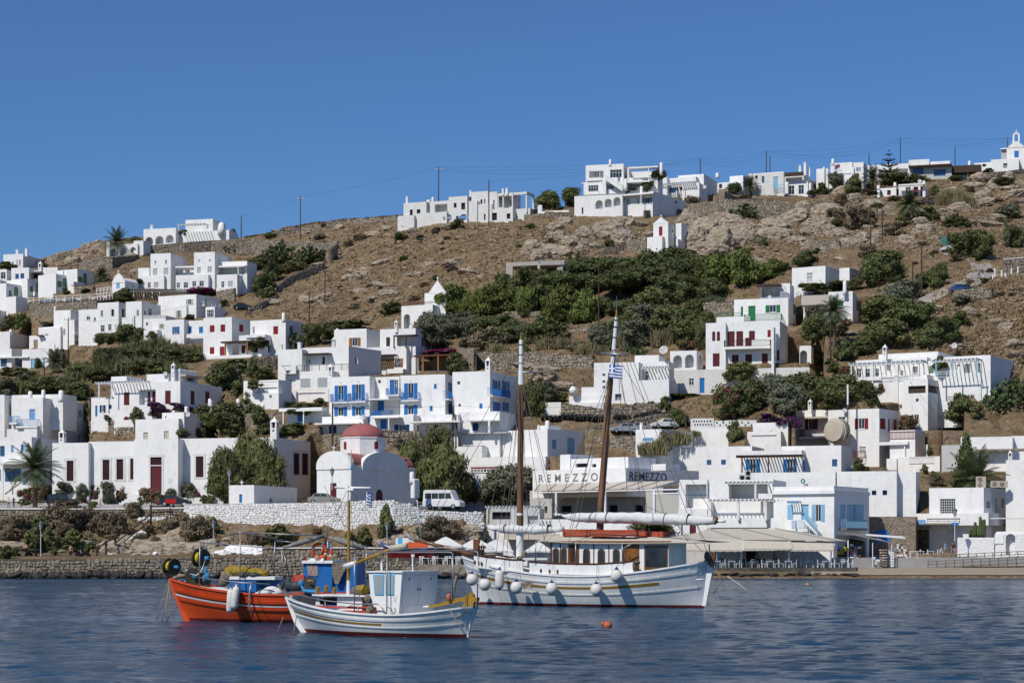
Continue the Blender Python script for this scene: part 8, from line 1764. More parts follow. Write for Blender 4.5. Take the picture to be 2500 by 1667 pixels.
def furl(pts,rr,name='furled_sail'):
 m_=MB(); P_=[]; n=60
 pp=[cq.pt(*p) for p in pts]
 def at(t):
  k=t*(len(pp)-1); i=min(int(k),len(pp)-2); f=k-i; return pp[i].lerp(pp[i+1],f), rr[i]+(rr[i+1]-rr[i])*f
 q=[at(i/n) for i in range(n+1)]; m_.tube([a for a,_ in q],[b_ for _,b_ in q],14)
 for i,v in enumerate(m_.v): v=Vector(v); m_.v[i]=tuple(v+Vector((0,0,-.05))+Vector((0,1,1))*(.07*noise.noise(v*1.7)+.03*noise.noise(v*6)))
 m_.build(name,'sail',cq.root,smooth=True)
furl([(850,718,.2),(950,728,.2),(1100,735,.2),(1500,738,.2),(1900,752,.2),(2215,765,.2)],[.08,.25,.33,.36,.34,.24]); cq.tube('boom_end','hullwhite',[(775,712,.2),(850,716,.2)],.07); cq.tube('boom_end','varnish',[(2200,765,.2),(2235,765,.2)],[.25,.17],10); cq.tube('boom_end','hullwhite',[(2225,768,.2),(2300,774,.2)],.09)
furl([(190,820,.2),(300,835,.2),(600,845,.2),(860,835,.2)],[.10,.25,.28,.16]); cq.tube('boom','hullwhite',[(180,818,.2),(860,840,.2)],.1)
for x in (1250,1765,1970): cq.tube('sail_tie','darkwood',[(x,738+(x-1250)*.025,.2),(x+6,739+(x-1250)*.025,.2)],.375,12)
for x in (340,725): cq.tube('sail_tie','darkwood',[(x,840,.2),(x+6,840,.2)],.30,12)
RG=[((262,830,0,'G'),(110,1110,2.1,'K')),((262,830,0,'G'),(250,1120,2.1,'K')),((265,900,0,'G'),(310,1120,2.2,'K')),((262,830,0,'G'),(350,1130,2.2,'K')),((270,900,0,'G'),(720,1150,2.2,'K')),((270,900,0,'G'),(860,900,1,'K')),((272,900,0,'G'),(780,740,-2,'K')),((262,840,0,'G'),(560,1150,-2.2,'K')),((262,840,0,'G'),(-400,950,0,'K')),((262,600,0,'G'),(-430,945,0,'K')),
((1060,840,0,'G'),(600,1150,2.2,'K')),((1060,840,0,'G'),(900,900,2.2,'K')),((1065,840,0,'G'),(960,900,2.2,'K')),((1090,680,0,'G'),(860,1150,2.2,'K')),((1100,680,0,'G'),(1600,640,-1,'K')),((1120,700,0,'G'),(1440,690,-2.2,'K')),((1125,700,0,'G'),(1560,640,2.0,'K')),((1130,440,0,'G'),(1750,700,.2,'K')),((1125,460,0,'G'),(1960,700,.2,'K')),((1150,740,0,'G'),(2220,760,.2,'K')),((1110,340,0,'G'),(2160,1100,0,'K')),((262,545,0,'G'),(1085,650,0,'G')),
((1600,640,0,'K'),(1810,720,.2,'K')),((1600,640,0,'K'),(1595,700,.2,'K')),((1850,770,.2,'K'),(1980,960,1,'K')),((2050,800,.2,'K'),(2130,960,1,'K')),((1850,770,.2,'K'),(2100,1050,0,'K')),((660,590,0,'K'),(390,1110,1.8,'K')),((700,600,0,'K'),(520,880,0,'K')),((1605,790,.2,'K'),(1640,900,.2,'K')),((1000,770,.2,'K'),(960,830,.5,'K'))]
for (p,q) in RG:
 P=[]
 for (x,y,o_,f_) in (p,q): fr(f_); P.append(cq.pt(x,y,o_))
 m_=MB(); m_.tube([P[0],P[0].lerp(P[1],.5)-UP*.05,P[1]],.022,4); m_.build('rigging_line','greyrope',cq.root) if 'greyrope' in M else (mat('greyrope',(.12,.105,.085),.9),m_.build('rigging_line','greyrope',cq.root))
fr('K')
heap(cq,[(510,1080,28,50,.6),(480,1100,40,20,.8)],'greynet','rope_heap'); heap(cq,[(210,1070,60,15,.6)],'rope','rope_heap'); heap(cq,[(1495,1175,22,55,2.2),(1515,1140,30,18,2.2)],'greyrope','rope_coil'); heap(cq,[(2140,1085,30,45,.3)],'greyrope','rope_coil'); cq.pbox('cabin_top','deckwhite',330,1098,720,1118,.9,1.8); cq.pbox('pin_rail','darkwood',100,995,165,1010,.8,.1); cq.pbox('crate','varnish',1290,1180,1330,1210,2.0,.4); cq.pbox('name_plate','stonew',498,1312,585,1368,2.37,.03); heap(cq,[(2080,1293,40,8,1.2),(2050,1290,15,6,1.3)],'sail','painted_dolphin')
for x in (110,130,150): m_=MB(); m_.cyl(cq.pt(x,1050,.7),cq.pt(x,985,.7),.05,.05,6); m_.build('belaying_pin','darkwood',cq.root)
FL=[('round',45,1290,52,2.0,(70,1150,1.6)),('round',160,1335,53,2.15,(178,1110,1.8)),('round',440,1362,54,2.45,(450,1120,2.1)),('round',755,1372,54,2.6,(765,1150,2.2)),('round',1152,1382,54,2.6,(1158,1155,2.2)),('round',1332,1258,56,2.75,(1375,1120,2.2))]
lb=['first round white fender from the caique bow','second round white fender from the caique bow','round white fender beside the brown plate under the caique foremast','round white fender below the three portholes amidships','round white fender amidships, right of the one below the portholes','round white fender hanging highest, against the aft bulwark']
for q_,t in zip(FL,lb): g=fend_round(cq,*q_[1:5],rope_to=q_[5]); g['label']=t; g['group']='fenders of the moored boats'
g=fend_long(cq,290,1195,1385,40,2.35,(330,1130,2.0)); g['label']='long white fender with navy ends near the caique bow'; g['group']='fenders of the moored boats'
for g,_,_,_ in FEND: g['group']='fenders of the moored boats'
fr('M'); cq.tube('mooring_rope','canvas',[(640,1405,0),(760,1490,0),(870,1572,0)],.03,5); cq.tube('mooring_rope','rope',[(600,1410,0),(520,1568,0)],.03,5)
# ===== red boat ashore
fr('J')
rb=Boat('beached_boat','dark red wooden boat propped ashore with a striped blue cabin and orange box',1440,790,221,24,group='boats on the shore')
rb.O.z=0; LOC[rb.root.name]=tuple(rb.O)
def hz(x,y,off=0): return rb.L(x,y,off)
class _Z: pass
zl=rb.L(1440,745)[1]
sv=rb.O.copy(); rb.O=rb.O+UP*(zl); rb.root.location=rb.O; LOC[rb.root.name]=tuple(rb.O)
_L=rb.L
def L2(x,y,off=0): a,z=_L(x,y,off); return a,z-zl
rb.L=L2
hull(rb,(1205,570),(1290,735),(1700,600),(1640,735),(1450,640),2.6,['boatred','boatred'],zk=-.35); gunwale(rb,'boatblue',.1,.06); strake(rb,'rub_rail','antifoul',.75,.8,.05)
post(rb,'stem_post','boatblue',[(1198,550),(1215,560),(1235,620),(1215,620)],.14)
def wz(p): return p
rb.pbox('cabin','hullwhite',1335,520,1450,600,.5,1.2); rb.pbox('blue_stripe','boatsky',1352,520,1395,598,.53,.03); rb.pbox('life_box','orangeplastic',1437,560,1655,612,.7,1.3); rb.pbox('life_box','orangeplastic',1445,640,1535,656,.9,.3); rb.tube('boom','fender',[(1450,545,.4),(1500,560,.4)],.1)
rb.tube('mast','boatsky2',[(1565,560,0),(1525,180,0)],.07,8) if 'boatsky2' in M else (mat('boatsky2',(.42,.50,.58),.6),rb.tube('mast','boatsky2',[(1565,560,0),(1525,180,0)],.07,8)); rb.tube('pole','boatsky2',[(1415,465,.3),(1500,540,.3)],.06)
for x0,x1 in ((1240,1275),(1310,1420),(1480,1530)): rb.pbox('prop','wetrock',x0,725,x1,820,.7,1.4)
fr('S')
b0=W(1483,1525,F*H0/(1528-1325)); bo=thing('mooring_buoy',(b0.x,b0.y,0),'terracotta orange buoy floating alone right of the white boat','buoy','buoys'); m_=MB(); m_.ell((b0.x,b0.y,.05),(.22,.22,.2),12,8); m_.ell((b0.x-.22,b0.y,.12),(.1,.1,.12),8,6); m_.build('float','terra2',bo,smooth=True)
# ---------------- paving, road, beach
def sheet(name,us_,vs2,mt,lift,label,yf=None):
 m_=MB(); n=len(vs2); V=[]
 for u in us_:
  for v in vs2: p=T_(u,v) if yf is None else yf(u,v); V.append(p+UP*lift)
 m_.add(V,[(i*n+j,(i+1)*n+j,(i+1)*n+j+1,i*n+j+1) for i in range(len(us_)-1) for j in range(n-1)]); return m_.build(name,mt,kind='structure',label=label)
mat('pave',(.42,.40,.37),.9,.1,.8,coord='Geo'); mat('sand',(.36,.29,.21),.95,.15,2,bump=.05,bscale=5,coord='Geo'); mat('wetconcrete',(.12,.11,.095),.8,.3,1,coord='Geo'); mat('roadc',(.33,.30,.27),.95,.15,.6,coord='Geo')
sheet('promenade_paving',range(-60,1186,8),(1244,1240,1236,1232,1229),'pave',.12,'pale paved promenade road above the sea wall')
sheet('beach_sand',range(1980,2700,10),(1405,1401,1397,1390,1383,1377),'sand',.10,'narrow strip of tan beach sand at the right')
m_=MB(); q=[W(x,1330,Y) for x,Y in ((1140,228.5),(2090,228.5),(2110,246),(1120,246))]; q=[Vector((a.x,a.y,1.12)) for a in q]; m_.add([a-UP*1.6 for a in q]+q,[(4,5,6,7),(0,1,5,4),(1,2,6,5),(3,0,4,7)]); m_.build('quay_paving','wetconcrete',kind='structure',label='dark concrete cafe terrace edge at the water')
m_=MB(); q=[(2030,232),(2560,236),(2560,262),(2050,250)]; q=[Vector(((x-1250)/F*Y,Y,2.2)) for x,Y in q]; m_.add([a-UP*1.2 for a in q]+q,[(4,5,6,7),(0,1,5,4),(1,2,6,5),(3,0,4,7)]); m_.build('bakery_paving','pave',kind='structure',label='pale paved forecourt of the bakery')
fr('D'); RD=[((1600,1150),(1620,1185)),((1760,1185),(1700,1210)),((1900,1225),(1830,1260)),((2040,1280),(1870,1310)),((2070,1340),(1850,1350)),((2010,1400),(1780,1400)),((1900,1450),(1690,1440)),((1760,1490),(1600,1470)),((1640,1560),(1480,1530)),((1500,1620),(1380,1580))]
m_=MB(); V=[]
for a,c in RD:
 for k in range(5): x=a[0]+(c[0]-a[0])*k/4; y=a[1]+(c[1]-a[1])*k/4; V.append(T_(*px(x,y))+UP*.16)
V2=[]
for i in range(len(RD)-1):
 for s_ in range(4):
  t=s_/4
  for k in range(5): V2.append(V[i*5+k].lerp(V[(i+1)*5+k],t))
V2+=V[-5:]; n=len(V2)//5
m_.add(V2,[(i*5+k,i*5+k+1,(i+1)*5+k+1,(i+1)*5+k) for i in range(n-1) for k in range(4)]); m_.build('road','roadc',kind='structure',label='pale concrete lane winding down the right slope',smooth=True)
# ---------------- templates
HID=[]
def tmpl(parts,name,cat,group):
 r=thing(name,(0,0,0),'',cat,group)
 for nm,mb,mt in parts: mb.build(nm,mt,r)
 HID.append(r); return r
def drop(r):
 for o in HID:
  for c in list(o.children): bpy.data.objects.remove(c)
  bpy.data.objects.remove(o)
def bx(*a):
 m_=MB()
 for k in a: m_.box(k[:3],k[3:6])
 return m_
leg4=lambda s,h_,w_=.03:[('leg',bx((x*s-w_/2,y*s-w_/2,0,x*s+w_/2,y*s+w_/2,h_)),'wht') for x in(-1,1) for y in(-1,1)]
chair=tmpl([('seat',bx((-.22,-.22,.43,.22,.22,.47)),'wht'),('backrest',bx((-.22,.19,.5,-.17,.23,.95),(.17,.19,.5,.22,.23,.95),(-.17,.2,.86,.17,.22,.93),(-.17,.2,.7,.17,.22,.75),(-.17,.2,.57,.17,.22,.61)),'wht')]+leg4(.19,.44,.045),'cafe_chair','chair','white chairs of the waterside cafes')
table=tmpl([('tabletop',bx((-.4,-.4,.70,.4,.4,.75)),'wht')]+leg4(.34,.70,.05),'cafe_table','table','white tables of the waterside cafes')
def put(t,p,rz,label): return copytree(t,p,rz,(1,1,1),label)
k=0
fr('M')
TB=[(545,'farthest left under the canopy'),(675,'left of the first canopy post'),(880,'beside the peach shirted diner'),(1020,'right of the peach shirted diner'),(1180,'behind the second canopy post'),(1365,'in the middle of the right bay'),(1520,'left of the corner post'),(1680,'outside the canopy corner')]
for i,(x,t) in enumerate(TB):
 p=W(px(x,0)[0],1300,229.9+(i%3)*.5); p.z=1.125; put(table,p,.1,'white square cafe table '+t)
 for j,(dx,dy,a) in enumerate(((-.75,.1,1.5),(.75,-.1,-1.6),(.0,.8,0))):
  c=p+Vector((dx,dy,0)); put(chair,c,a,('left hand','right hand','far side')[j]+' white chair of the cafe table '+t)
fr('J')
for i,(x,y) in enumerate(((1600,805),(1660,800),(1720,806),(1780,800),(1835,805),(1890,800),(1935,805))):
 p=W(px(x,0)[0],1390,226.8+(i%2)*1.6); p.z=1.5; put(table,p,.2*i,'%s white table of the cluster behind the caique bow'%ORD[i].replace('nearest','from the left') if i else 'leftmost white table of the cluster behind the caique bow')
 for j in range(3): c=p+Vector((math.cos(j*2.1+i)*.75,math.sin(j*2.1+i)*.75,0)); o=put(chair,c,j*2.1+i-1.57,'white cafe chair crowded around the tables behind the caique bow'); o['group']='crowded white chairs behind the caique bow'
m_=MB(); a=W(1020,1390,224.9); c=W(1150,1390,224.9); m_.box((a.x,224.9,-.3),(c.x,229.5,1.5)); m_.build('table_platform','quaystone',kind='structure',label='low stone platform carrying the white cafe tables')
fr('L')
for x in (1345,1410,1500): p=W(px(x,0)[0],1300,244.5); p.z=2.21; put(table,p,0,'pale table under the bakery canopy '+{1345:'at the left',1410:'in the middle',1500:'at the right'}[x]); put(chair,p+Vector((.7,0,0)),-1.6,'chair under the bakery canopy '+{1345:'at the left',1410:'in the middle',1500:'at the right'}[x])
def parasol(x,yt,ye,wd,Y,label,f='J'):
 fr(f); u,v=px(x,yt); _,ve=px(x,ye); p=W(u,v,Y); s=Y/F; r=wd/FR[0][2]*s/2; ze=H0+(HY-ve)*s; g=thing('parasol',(p.x,p.y,1.1),label,'parasol','parasols on the waterfront')
 c=Vector((p.x,p.y,0)); m_=MB(); V=[c+UP*p.z]; sq=[(-1,-1),(0,-1),(1,-1),(1,0),(1,1),(0,1),(-1,1),(-1,0)]
 for q,zz in ((.28,p.z-.22*(p.z-ze)),(1,ze)): V+= [c+Vector((a*r*q,b_*r*q,zz-(.1 if q==1 and (a==0 or b_==0) else 0)*-1)) for a,b_ in sq]
 V+= [v-UP*.18 for v in V[9:17]]
 Fc=[(0,1+i,1+(i+1)%8) for i in range(8)]+[(1+i,9+i,9+(i+1)%8,1+(i+1)%8) for i in range(8)]+[(9+i,17+i,17+(i+1)%8,9+(i+1)%8) for i in range(8)]
 m_.add(V,Fc); m_.build('canopy','oldwhite',g); m_=MB(); m_.cyl((c.x,c.y,1.1),(c.x,c.y,p.z),.05); m_.build('pole','wood',g)
parasol(1780,508,592,300,230,'white parasol with a small top vent, left one beyond the caique bow'); parasol(2050,520,615,330,233,'wide white parasol half hidden by the caique bow post'); parasol(1960,570,640,260,238,'white parasol between the two bow parasols, farther back')
parasol(640,955,1040,240,236,'white parasol behind the foot of the caique foremast','K'); parasol(250,935,1040,330,240,'white parasol left of the caique foremast foot','K')
fr('M')
g=thing('cafe_canopy',W(px(900,0)[0],1385,234),'huge beige hipped canopy with drop valances over the waterside cafe','canopy','harbour front canopies')
def wp(x,y,Y): return W(*px(x,y),Y)
F0=[wp(125,1062,231),wp(770,1082,230.5),wp(1195,1085,230.3),wp(1600,1090,230.1),wp(1700,1092,231)]; Rg=[wp(330,1035,238),wp(462,988,241),wp(760,985,241),wp(1065,985,241),wp(1200,995,241)]
for i in range(4):
 m_=MB(); a,b_,c,d=F0[i],F0[i+1],Rg[i+1],Rg[i];
 for t in range(4):
  u0,u1=t/4,(t+1)/4; sg=UP*(-.0 if t in(0,) else -.0); V=[a.lerp(b_,u0),a.lerp(b_,u1),d.lerp(c,u1),d.lerp(c,u0)]; V2=[v-UP*.04 for v in V]; m_.add(V+V2,[(0,1,2,3),(7,6,5,4),(0,4,5,1),(1,5,6,2),(2,6,7,3),(3,7,4,0)])
 m_.build('roof_panel','canvas',g)
 m_=MB(); m_.tube([a+UP*.05,d+UP*.05],.05,5); m_.build('rib','grey',g)
for (x0,x1,y0,y1) in ((180,768,1078,1192),(782,1212,1086,1180),(1200,1585,1096,1190)):
 m_=MB(); n=18; V=[]
 for i in range(n+1):
  t=i/n; x=x0+(x1-x0)*t; V+= [wp(x,y0,230.6),wp(x+5,y1-18,229.4),wp(x+5,y1-(6 if i%2 else 0),229.4)]
 Fc=[(i*3+k,(i+1)*3+k,(i+1)*3+k+1,i*3+k+1)[::-1] for i in range(n) for k in range(2)]; m_.add(V,Fc); m_.build('valance','canvas',g)
for x in (545,765,1190,1565,1592,1715):
 p=wp(x,1120,230.4 if x<1700 else 232); m_=MB(); m_.box((p.x-.07,p.y-.07,1.12),(p.x+.07,p.y+.07,wp(x,1088,p.y).z)); m_.build('post','wht',g)
m_=MB(); p0=wp(180,1300,241.2); p1=wp(1590,1180,241.2); m_.box((p0.x,241.2,1.13),(p1.x,241.4,p1.z)); bw=m_.build('back_wall','oldwhite',g)
for x in (860,1320,1490): q=wp(x,1210,241.1); m_=MB(); m_.box((q.x-.7,241.1,q.z-.9),(q.x+.7,241.19,q.z+.3)); m_.build('window','dark',bw)
g=thing('shop_awning',wp(1900,1330,233),'grey sloping awning over the souvenir shop corner','awning','harbour front canopies')
m_=MB(); V=[wp(1620,1015,236),wp(1745,1035,233),wp(2110,1112,232),wp(1890,1035,238)]; m_.add(V+[v-UP*.05 for v in V],[(0,1,2,3),(7,6,5,4),(0,4,5,1),(1,5,6,2),(2,6,7,3)]); m_.build('canopy','greycanvas',g)
for x in (1935,2105): p=wp(x,1110,232.2); m_=MB(); m_.cyl((p.x,p.y,1.1),p,.05); m_.build('post','wht',g)
g=thing('flat_awning',wp(2100,1330,238),'thin white flat awning reaching over the stone arcade','awning','harbour front canopies'); m_=MB(); V=[wp(1870,1030,240),wp(1880,1042,235),wp(2230,1068,235),wp(2200,1052,240)]; m_.add(V+[v-UP*.08 for v in V],[(0,1,2,3),(7,6,5,4),(0,4,5,1),(1,5,6,2),(2,6,7,3)]); m_.build('canopy','wht',g); p=wp(2090,1050,236); m_=MB(); m_.cyl((p.x,p.y,1.1),p,.05); m_.build('post','wht',g)
RK=['tan','maroon','blue','wht','green','black','creamp']
for (x,yt,w_,lab,cols,Y) in ((2030,1160,75,'stand of straw hats and sponges in front of the souvenir shop',('tan','tan','creamd'),232.5),(1965,1225,60,'rack of dark blue cloths left of the straw hat stand',('navy','grey','wht'),232),(2100,1155,50,'white postcard rack right of the straw hats',('wht','sky','wht'),233),(2175,1120,55,'tall board rack with red and white magazines',('maroon','wht','grey'),235),(1660,1150,90,'rack of colourful beach toys under the canopy corner',('maroon','yellow','black','sky'),233),(1780,1120,110,'hanging clothes display inside the souvenir shop',('grey','maroon','navy','wht'),236),(2230,1165,40,'red and white display stand at the arcade corner',('red','wht'),235)):
 a=wp(x,yt,Y); s=Y/F/3.647; g=thing('display_rack',(a.x,a.y,1.12),lab,'display rack','souvenir stands'); m_=MB(); m_.cyl((a.x,a.y,1.12),(a.x,a.y,a.z),.03); m_.build('pole','metal',g); n=0
 for zz in np.arange(1.3,a.z,.3):
  for k in range(3):
   m_=MB(); aa=rng.uniform(0,6.28); rr=w_*s*.38; c=Vector((a.x+(k-1)*rr*.8+rng.uniform(-.05,.05),a.y-.1,zz));
   if cols[0]=='tan': m_.ell(c,(rr*.5,rr*.5,.1),8,4)
   else: m_.box((c.x-rr*.38,c.y-.05,c.z-.12),(c.x+rr*.38,c.y+.05,c.z+.12))
   m_.build('item',rng.choice(cols),g)
# ---------------- people
mat('peach',(.62,.25,.18),.8); mat('shirtw',(.65,.65,.64),.8); mat('jean',(.04,.06,.12),.85); mat('khaki',(.3,.25,.17),.85); mat('shirtb',(.05,.09,.2),.85); mat('pinkc',(.5,.25,.25),.8)
def body(pose):
 J=dict(pel=(0,0,.95,.13),spi=(0,0,1.15,.12),che=(0,0,1.36,.15),nek=(0,0,1.5,.055),hed=(0,-.02,1.60,.085),top=(0,-.01,1.70,.08))
 E=[('pel','spi'),('spi','che'),('che','nek'),('nek','hed'),('hed','top')]
 for s_,sg in (('l',-1),('r',1)):
  st={'stand':0,'walk':.22*sg,'sit':0}[pose]
  if pose=='sit': hip=(.1*sg,0,.93,.1); kn=(.12*sg,-.42,.95,.07); an=(.12*sg,-.45,.52,.045); to=(.12*sg,-.58,.48,.04)
  else: hip=(.1*sg,0,.9,.1); kn=(.1*sg,-st*.7-.02,.5,.065); an=(.1*sg,-st*1.0+.05,.08,.045); to=(.1*sg,-st-.1,.04,.035)
  J.update({'h'+s_:hip,'k'+s_:kn,'a'+s_:an,'t'+s_:to,'s'+s_:(.19*sg,0,1.42,.06),'e'+s_:(.26*sg,.02+st*.4,1.16,.042),'w'+s_:(.25*sg,-.08+st*.7 if pose!='sit' else -.25,.93 if pose!='sit' else 1.08,.032),'f'+s_:(.25*sg,-.13+st*.8 if pose!='sit' else -.34,.84 if pose!='sit' else 1.08,.03)})
  E+= [('pel','h'+s_),('h'+s_,'k'+s_),('k'+s_,'a'+s_),('a'+s_,'t'+s_),('che','s'+s_),('s'+s_,'e'+s_),('e'+s_,'w'+s_),('w'+s_,'f'+s_)]
 nm=list(J); me=bpy.data.meshes.new('b'); me.from_pydata([J[n][:3] for n in nm],[(nm.index(a),nm.index(c)) for a,c in E],[]); o=bpy.data.objects.new('b',me); COL.objects.link(o)
 o.modifiers.new('s','SKIN');
 for v,n in zip(me.skin_vertices[0].data,nm): v.radius=(J[n][3],J[n][3]*.8)
 me.skin_vertices[0].data[0].use_root=True; sb=o.modifiers.new('u','SUBSURF'); sb.levels=1
 bpy.context.view_layer.update(); dg=bpy.context.evaluated_depsgraph_get(); m2=bpy.data.meshes.new_from_object(o.evaluated_get(dg),depsgraph=dg); bpy.data.objects.remove(o); m2.name='person'; m2.materials.clear()
 return m2
BODY={k:body(k) for k in ('stand','walk','sit')}
def person(f,x,yt,yb,pose,label,shirt,pants,hair='hair',rz=0,Y=None,zf=None,shorts=False):
 fr(f); u,v=px(x,yb); _,vt=px(x,yt); p=T_(u,v) if Y is None else W(u,v,Y)
 if zf is not None: p.z=zf
 hh=(v-vt)*p.y/F; full=1.75 if pose!='sit' else 1.3
 s=min(1.1,max(.85,hh/full)); me=BODY[pose].copy()
 for m in (shirt,pants,'skin',hair): me.materials.append(M[m])
 for q in me.polygons:
  c=q.center
  if c.z>1.53: i=3 if (c.z>1.63 or c.y>.02) else 2
  elif c.z>1.48: i=2
  elif abs(c.x)>.2 and c.z<1.28: i=2
  elif c.z>.99 or (pose=='sit' and c.y>-.1 and c.z>1.0): i=0
  elif c.z<(.55 if shorts else .07): i=2
  else: i=1
  q.material_index=i; q.use_smooth=True
 o=link('person',me,None,label,'person','people by the harbour'); dz=-.5*s if pose=='sit' else 0; o.location=(p.x,p.y,p.z+dz); o.scale=(s,s,s); o.rotation_euler=(0,0,rz); return o
person('I',76,118,220,'stand','person in a white shirt and jeans at the far left of the promenade','shirtw','jean',Y=263); person('I',122,117,222,'walk','person in a black shirt and jeans beside the white shirted one','black','jean',Y=262.5); person('I',893,120,215,'walk','person in a loose white shirt and pink trousers in front of the museum','shirtw','pinkc',Y=263,rz=-1.3)
person('I',1672,110,175,'stand','person in dark clothes behind the parked red and black car','black','jean',Y=268); person('I',628,545,678,'stand','person with tanned back beside the parked motorbikes on the quay','skin','black',Y=234,zf=2.05)
person('L',1596,1100,1240,'walk','person in a dark top and white skirt walking by the bakery','black','shirtw',Y=240,zf=2.2,rz=1.2,shorts=True); person('L',1632,1098,1240,'walk','person in a pale blue top walking beside the dark top walker','sky','khaki',Y=241,zf=2.2,rz=1.2,shorts=True); person('L',1702,1125,1235,'sit','person in a red top sitting on the low white wall by the bakery sign','maroon','pinkc',Y=239.5,zf=2.7,rz=.4)
person('M',968,1230,1345,'sit','diner in a peach shirt sitting at a canopy table','peach','black',Y=231,zf=1.6,rz=-1.4); person('M',1060,1235,1345,'sit','diner in dark clothes sitting right of the peach shirt','black','jean',Y=232,zf=1.6,rz=1.4); person('M',905,1230,1345,'sit','diner in a grey shirt sitting left of the peach shirt','grey','jean',Y=232,zf=1.6,rz=.6); person('M',790,1200,1330,'stand','waiter in a white shirt standing behind the canopy post','shirtw','black',Y=235,zf=1.13); person('M',600,1190,1340,'stand','waiter in white and black at the left of the canopy','shirtw','black',Y=233,zf=1.13); person('M',245,1195,1330,'stand','person in a blue shirt behind the caique stern','shirtb','khaki',Y=233,zf=1.13)
person('M',1820,1225,1330,'stand','shopper in black bending by the souvenir shop entrance','black','black',Y=234,zf=1.13)
person('D',1932,1300,1392,'walk','person in a pink top on the winding road','pinkc','jean',rz=.3); person('D',1961,1288,1392,'walk','person in a navy top, red cap and white trousers on the winding road','shirtb','shirtw','red',rz=.2); person('D',1229,1018,1062,'stand','lone person in dark clothes high on the dry slope','black','jean')
p=W(*px(0,0),1) ; fr('L'); u,v=px(408,1480); Y=F*H0/(v-HY); o=person('L',408,1450,1480,'stand','swimmer with only head and shoulders above the water','skin','black','khaki',Y=Y,zf=-1.45); o.scale=(1.05,1.05,1.05)
# ---------------- vehicles
mat('tyre',(.012,.012,.013),.8); mat('carglass',(.015,.02,.025),.08,spec=.8); mat('silver',(.45,.46,.47),.3,.03,1,metal=.4); mat('carwhite',(.72,.72,.71),.3,.02,1,spec=.6); mat('beigecar',(.36,.33,.29),.3,.03,1,metal=.3); mat('blackcar',(.015,.02,.025),.25,.1,1,spec=.6); mat('redcar',(.45,.015,.015),.35); mat('bluecar',(.03,.10,.30),.3); mat('lampr',(.5,.02,.02),.3); mat('lampw',(.7,.7,.68),.2)
PROF={'car':([(-2,.35),(-2.05,.65),(-1.95,.92),(-1.5,1.0),(-1.0,1.02),(1.0,1.0),(1.75,.86),(2.0,.7),(2.03,.4),(1.95,.28),(-1.9,.28)],[(-1.55,1.0),(-1.2,1.38),(-.6,1.47),(.2,1.45),(.95,1.02)]),
'jeep':([(-2,.5),(-2.05,.8),(-2,1.1),(.9,1.12),(2,1.08),(2.05,.6),(1.95,.45),(-1.9,.45)],[(-2.0,1.1),(-1.95,1.78),(-.2,1.82),(.75,1.75),(.95,1.12)]),
'van':([(-2.5,.35),(-2.55,.7),(-2.5,1.2),(1.6,1.2),(2.3,1.02),(2.5,.8),(2.5,.4),(2.4,.3),(-2.4,.3)],[(-2.5,1.2),(-2.42,2.3),(-2.2,2.42),(.9,2.42),(1.25,2.25),(1.75,1.2)])}
def car(f,x,yb,kind,body_,label,rz=0,Y=None,zf=None,cat='car',low=None,dy=0):
 fr(f); u,v=px(x,yb); p=T_(u,v) if Y is None else W(u,v,Y)
 if zf is not None:p.z=zf
 r=thing('parked_'+('van' if kind=='van' else 'car'),(0,0,0),label,cat,'parked vehicles'); lo,up=PROF[kind]; wd=.85 if kind!='van' else .95; ex=Vector((1,0,0)); my=Vector((0,2*wd,0))
 m_=MB(); m_.prism(lo,(0,-wd,0),ex,UP,my); bdy=m_.build('body',low or body_,r)
 bm=bmesh.new(); bm.from_mesh(bdy.data); bmesh.ops.bevel(bm,geom=bm.edges[:],offset=.06,segments=2,affect='EDGES'); bm.to_mesh(bdy.data); bm.free()
 m_=MB(); k=wd-.1; m_.prism(up,(0,-k,0),ex,UP,Vector((0,2*k,0))); m_.build('cabin',body_,r)
 xs=[q[0] for q in up]; x0,x1=min(xs)+.25,max(xs)-.35; z0=lo[2][1]+.06 if kind=='car' else up[0][1]+.12; z1=max(q[1] for q in up)-(.12 if kind!='van' else .42); n=4 if kind=='van' else 2
 for sd in (-1,1):
  for i in range(n):
   a=x0+(x1-x0)*i/n+.04; c=x0+(x1-x0)*(i+1)/n-.04; sl=.22 if i==n-1 else 0; sl0=.15 if (i==0 and kind=='car') else 0
   m_=MB(); m_.prism([(a,z0),(c,z0),(c-sl,z1),(a+sl0,z1)],(0,sd*(k+.012)+(.01 if sd<0 else -.01),0),ex,UP,Vector((0,.02*sd,0))); m_.build('window','carglass',r)
  for wx in (-1.3,1.3) if kind!='van' else (-1.5,1.6):
   m_=MB(); R_=.32 if kind!='jeep' else .4; m_.cyl((wx,sd*(wd-.16),R_),(wx,sd*(wd+.02),R_),R_,R_,18); wq=m_.build('wheel','tyre',r); m_=MB(); m_.cyl((wx,sd*(wd+.02),R_),(wx,sd*(wd+.035),R_),R_*.58,R_*.5,12); m_.build('rim','silver',wq)
  m_=MB(); m_.box((-lo[1][0]*-1-.02 if 0 else lo[1][0]-.02,sd*(wd-.28)-.12,.68),(lo[1][0]+.08,sd*(wd-.28)+.12,.88)); m_.build('tail_lamp','lampr',r)
  m_=MB(); xx=max(q[0] for q in lo); m_.box((xx-.12,sd*(wd-.25)-.14,.6),(xx-.0,sd*(wd-.25)+.14,.76)); m_.build('headlight','lampw',r)
 if kind=='van':
  m_=MB(); m_.box((-2.53,-.75,1.35),(-2.48,-.1,2.0)); m_.build('rear_window','carglass',r); m_=MB(); m_.box((-2.53,.1,1.35),(-2.48,.75,2.0)); m_.build('rear_window','carglass',r)
 r.location=p; r.rotation_euler=(0,0,rz); LOC[r.name]=(0,0,0); return r
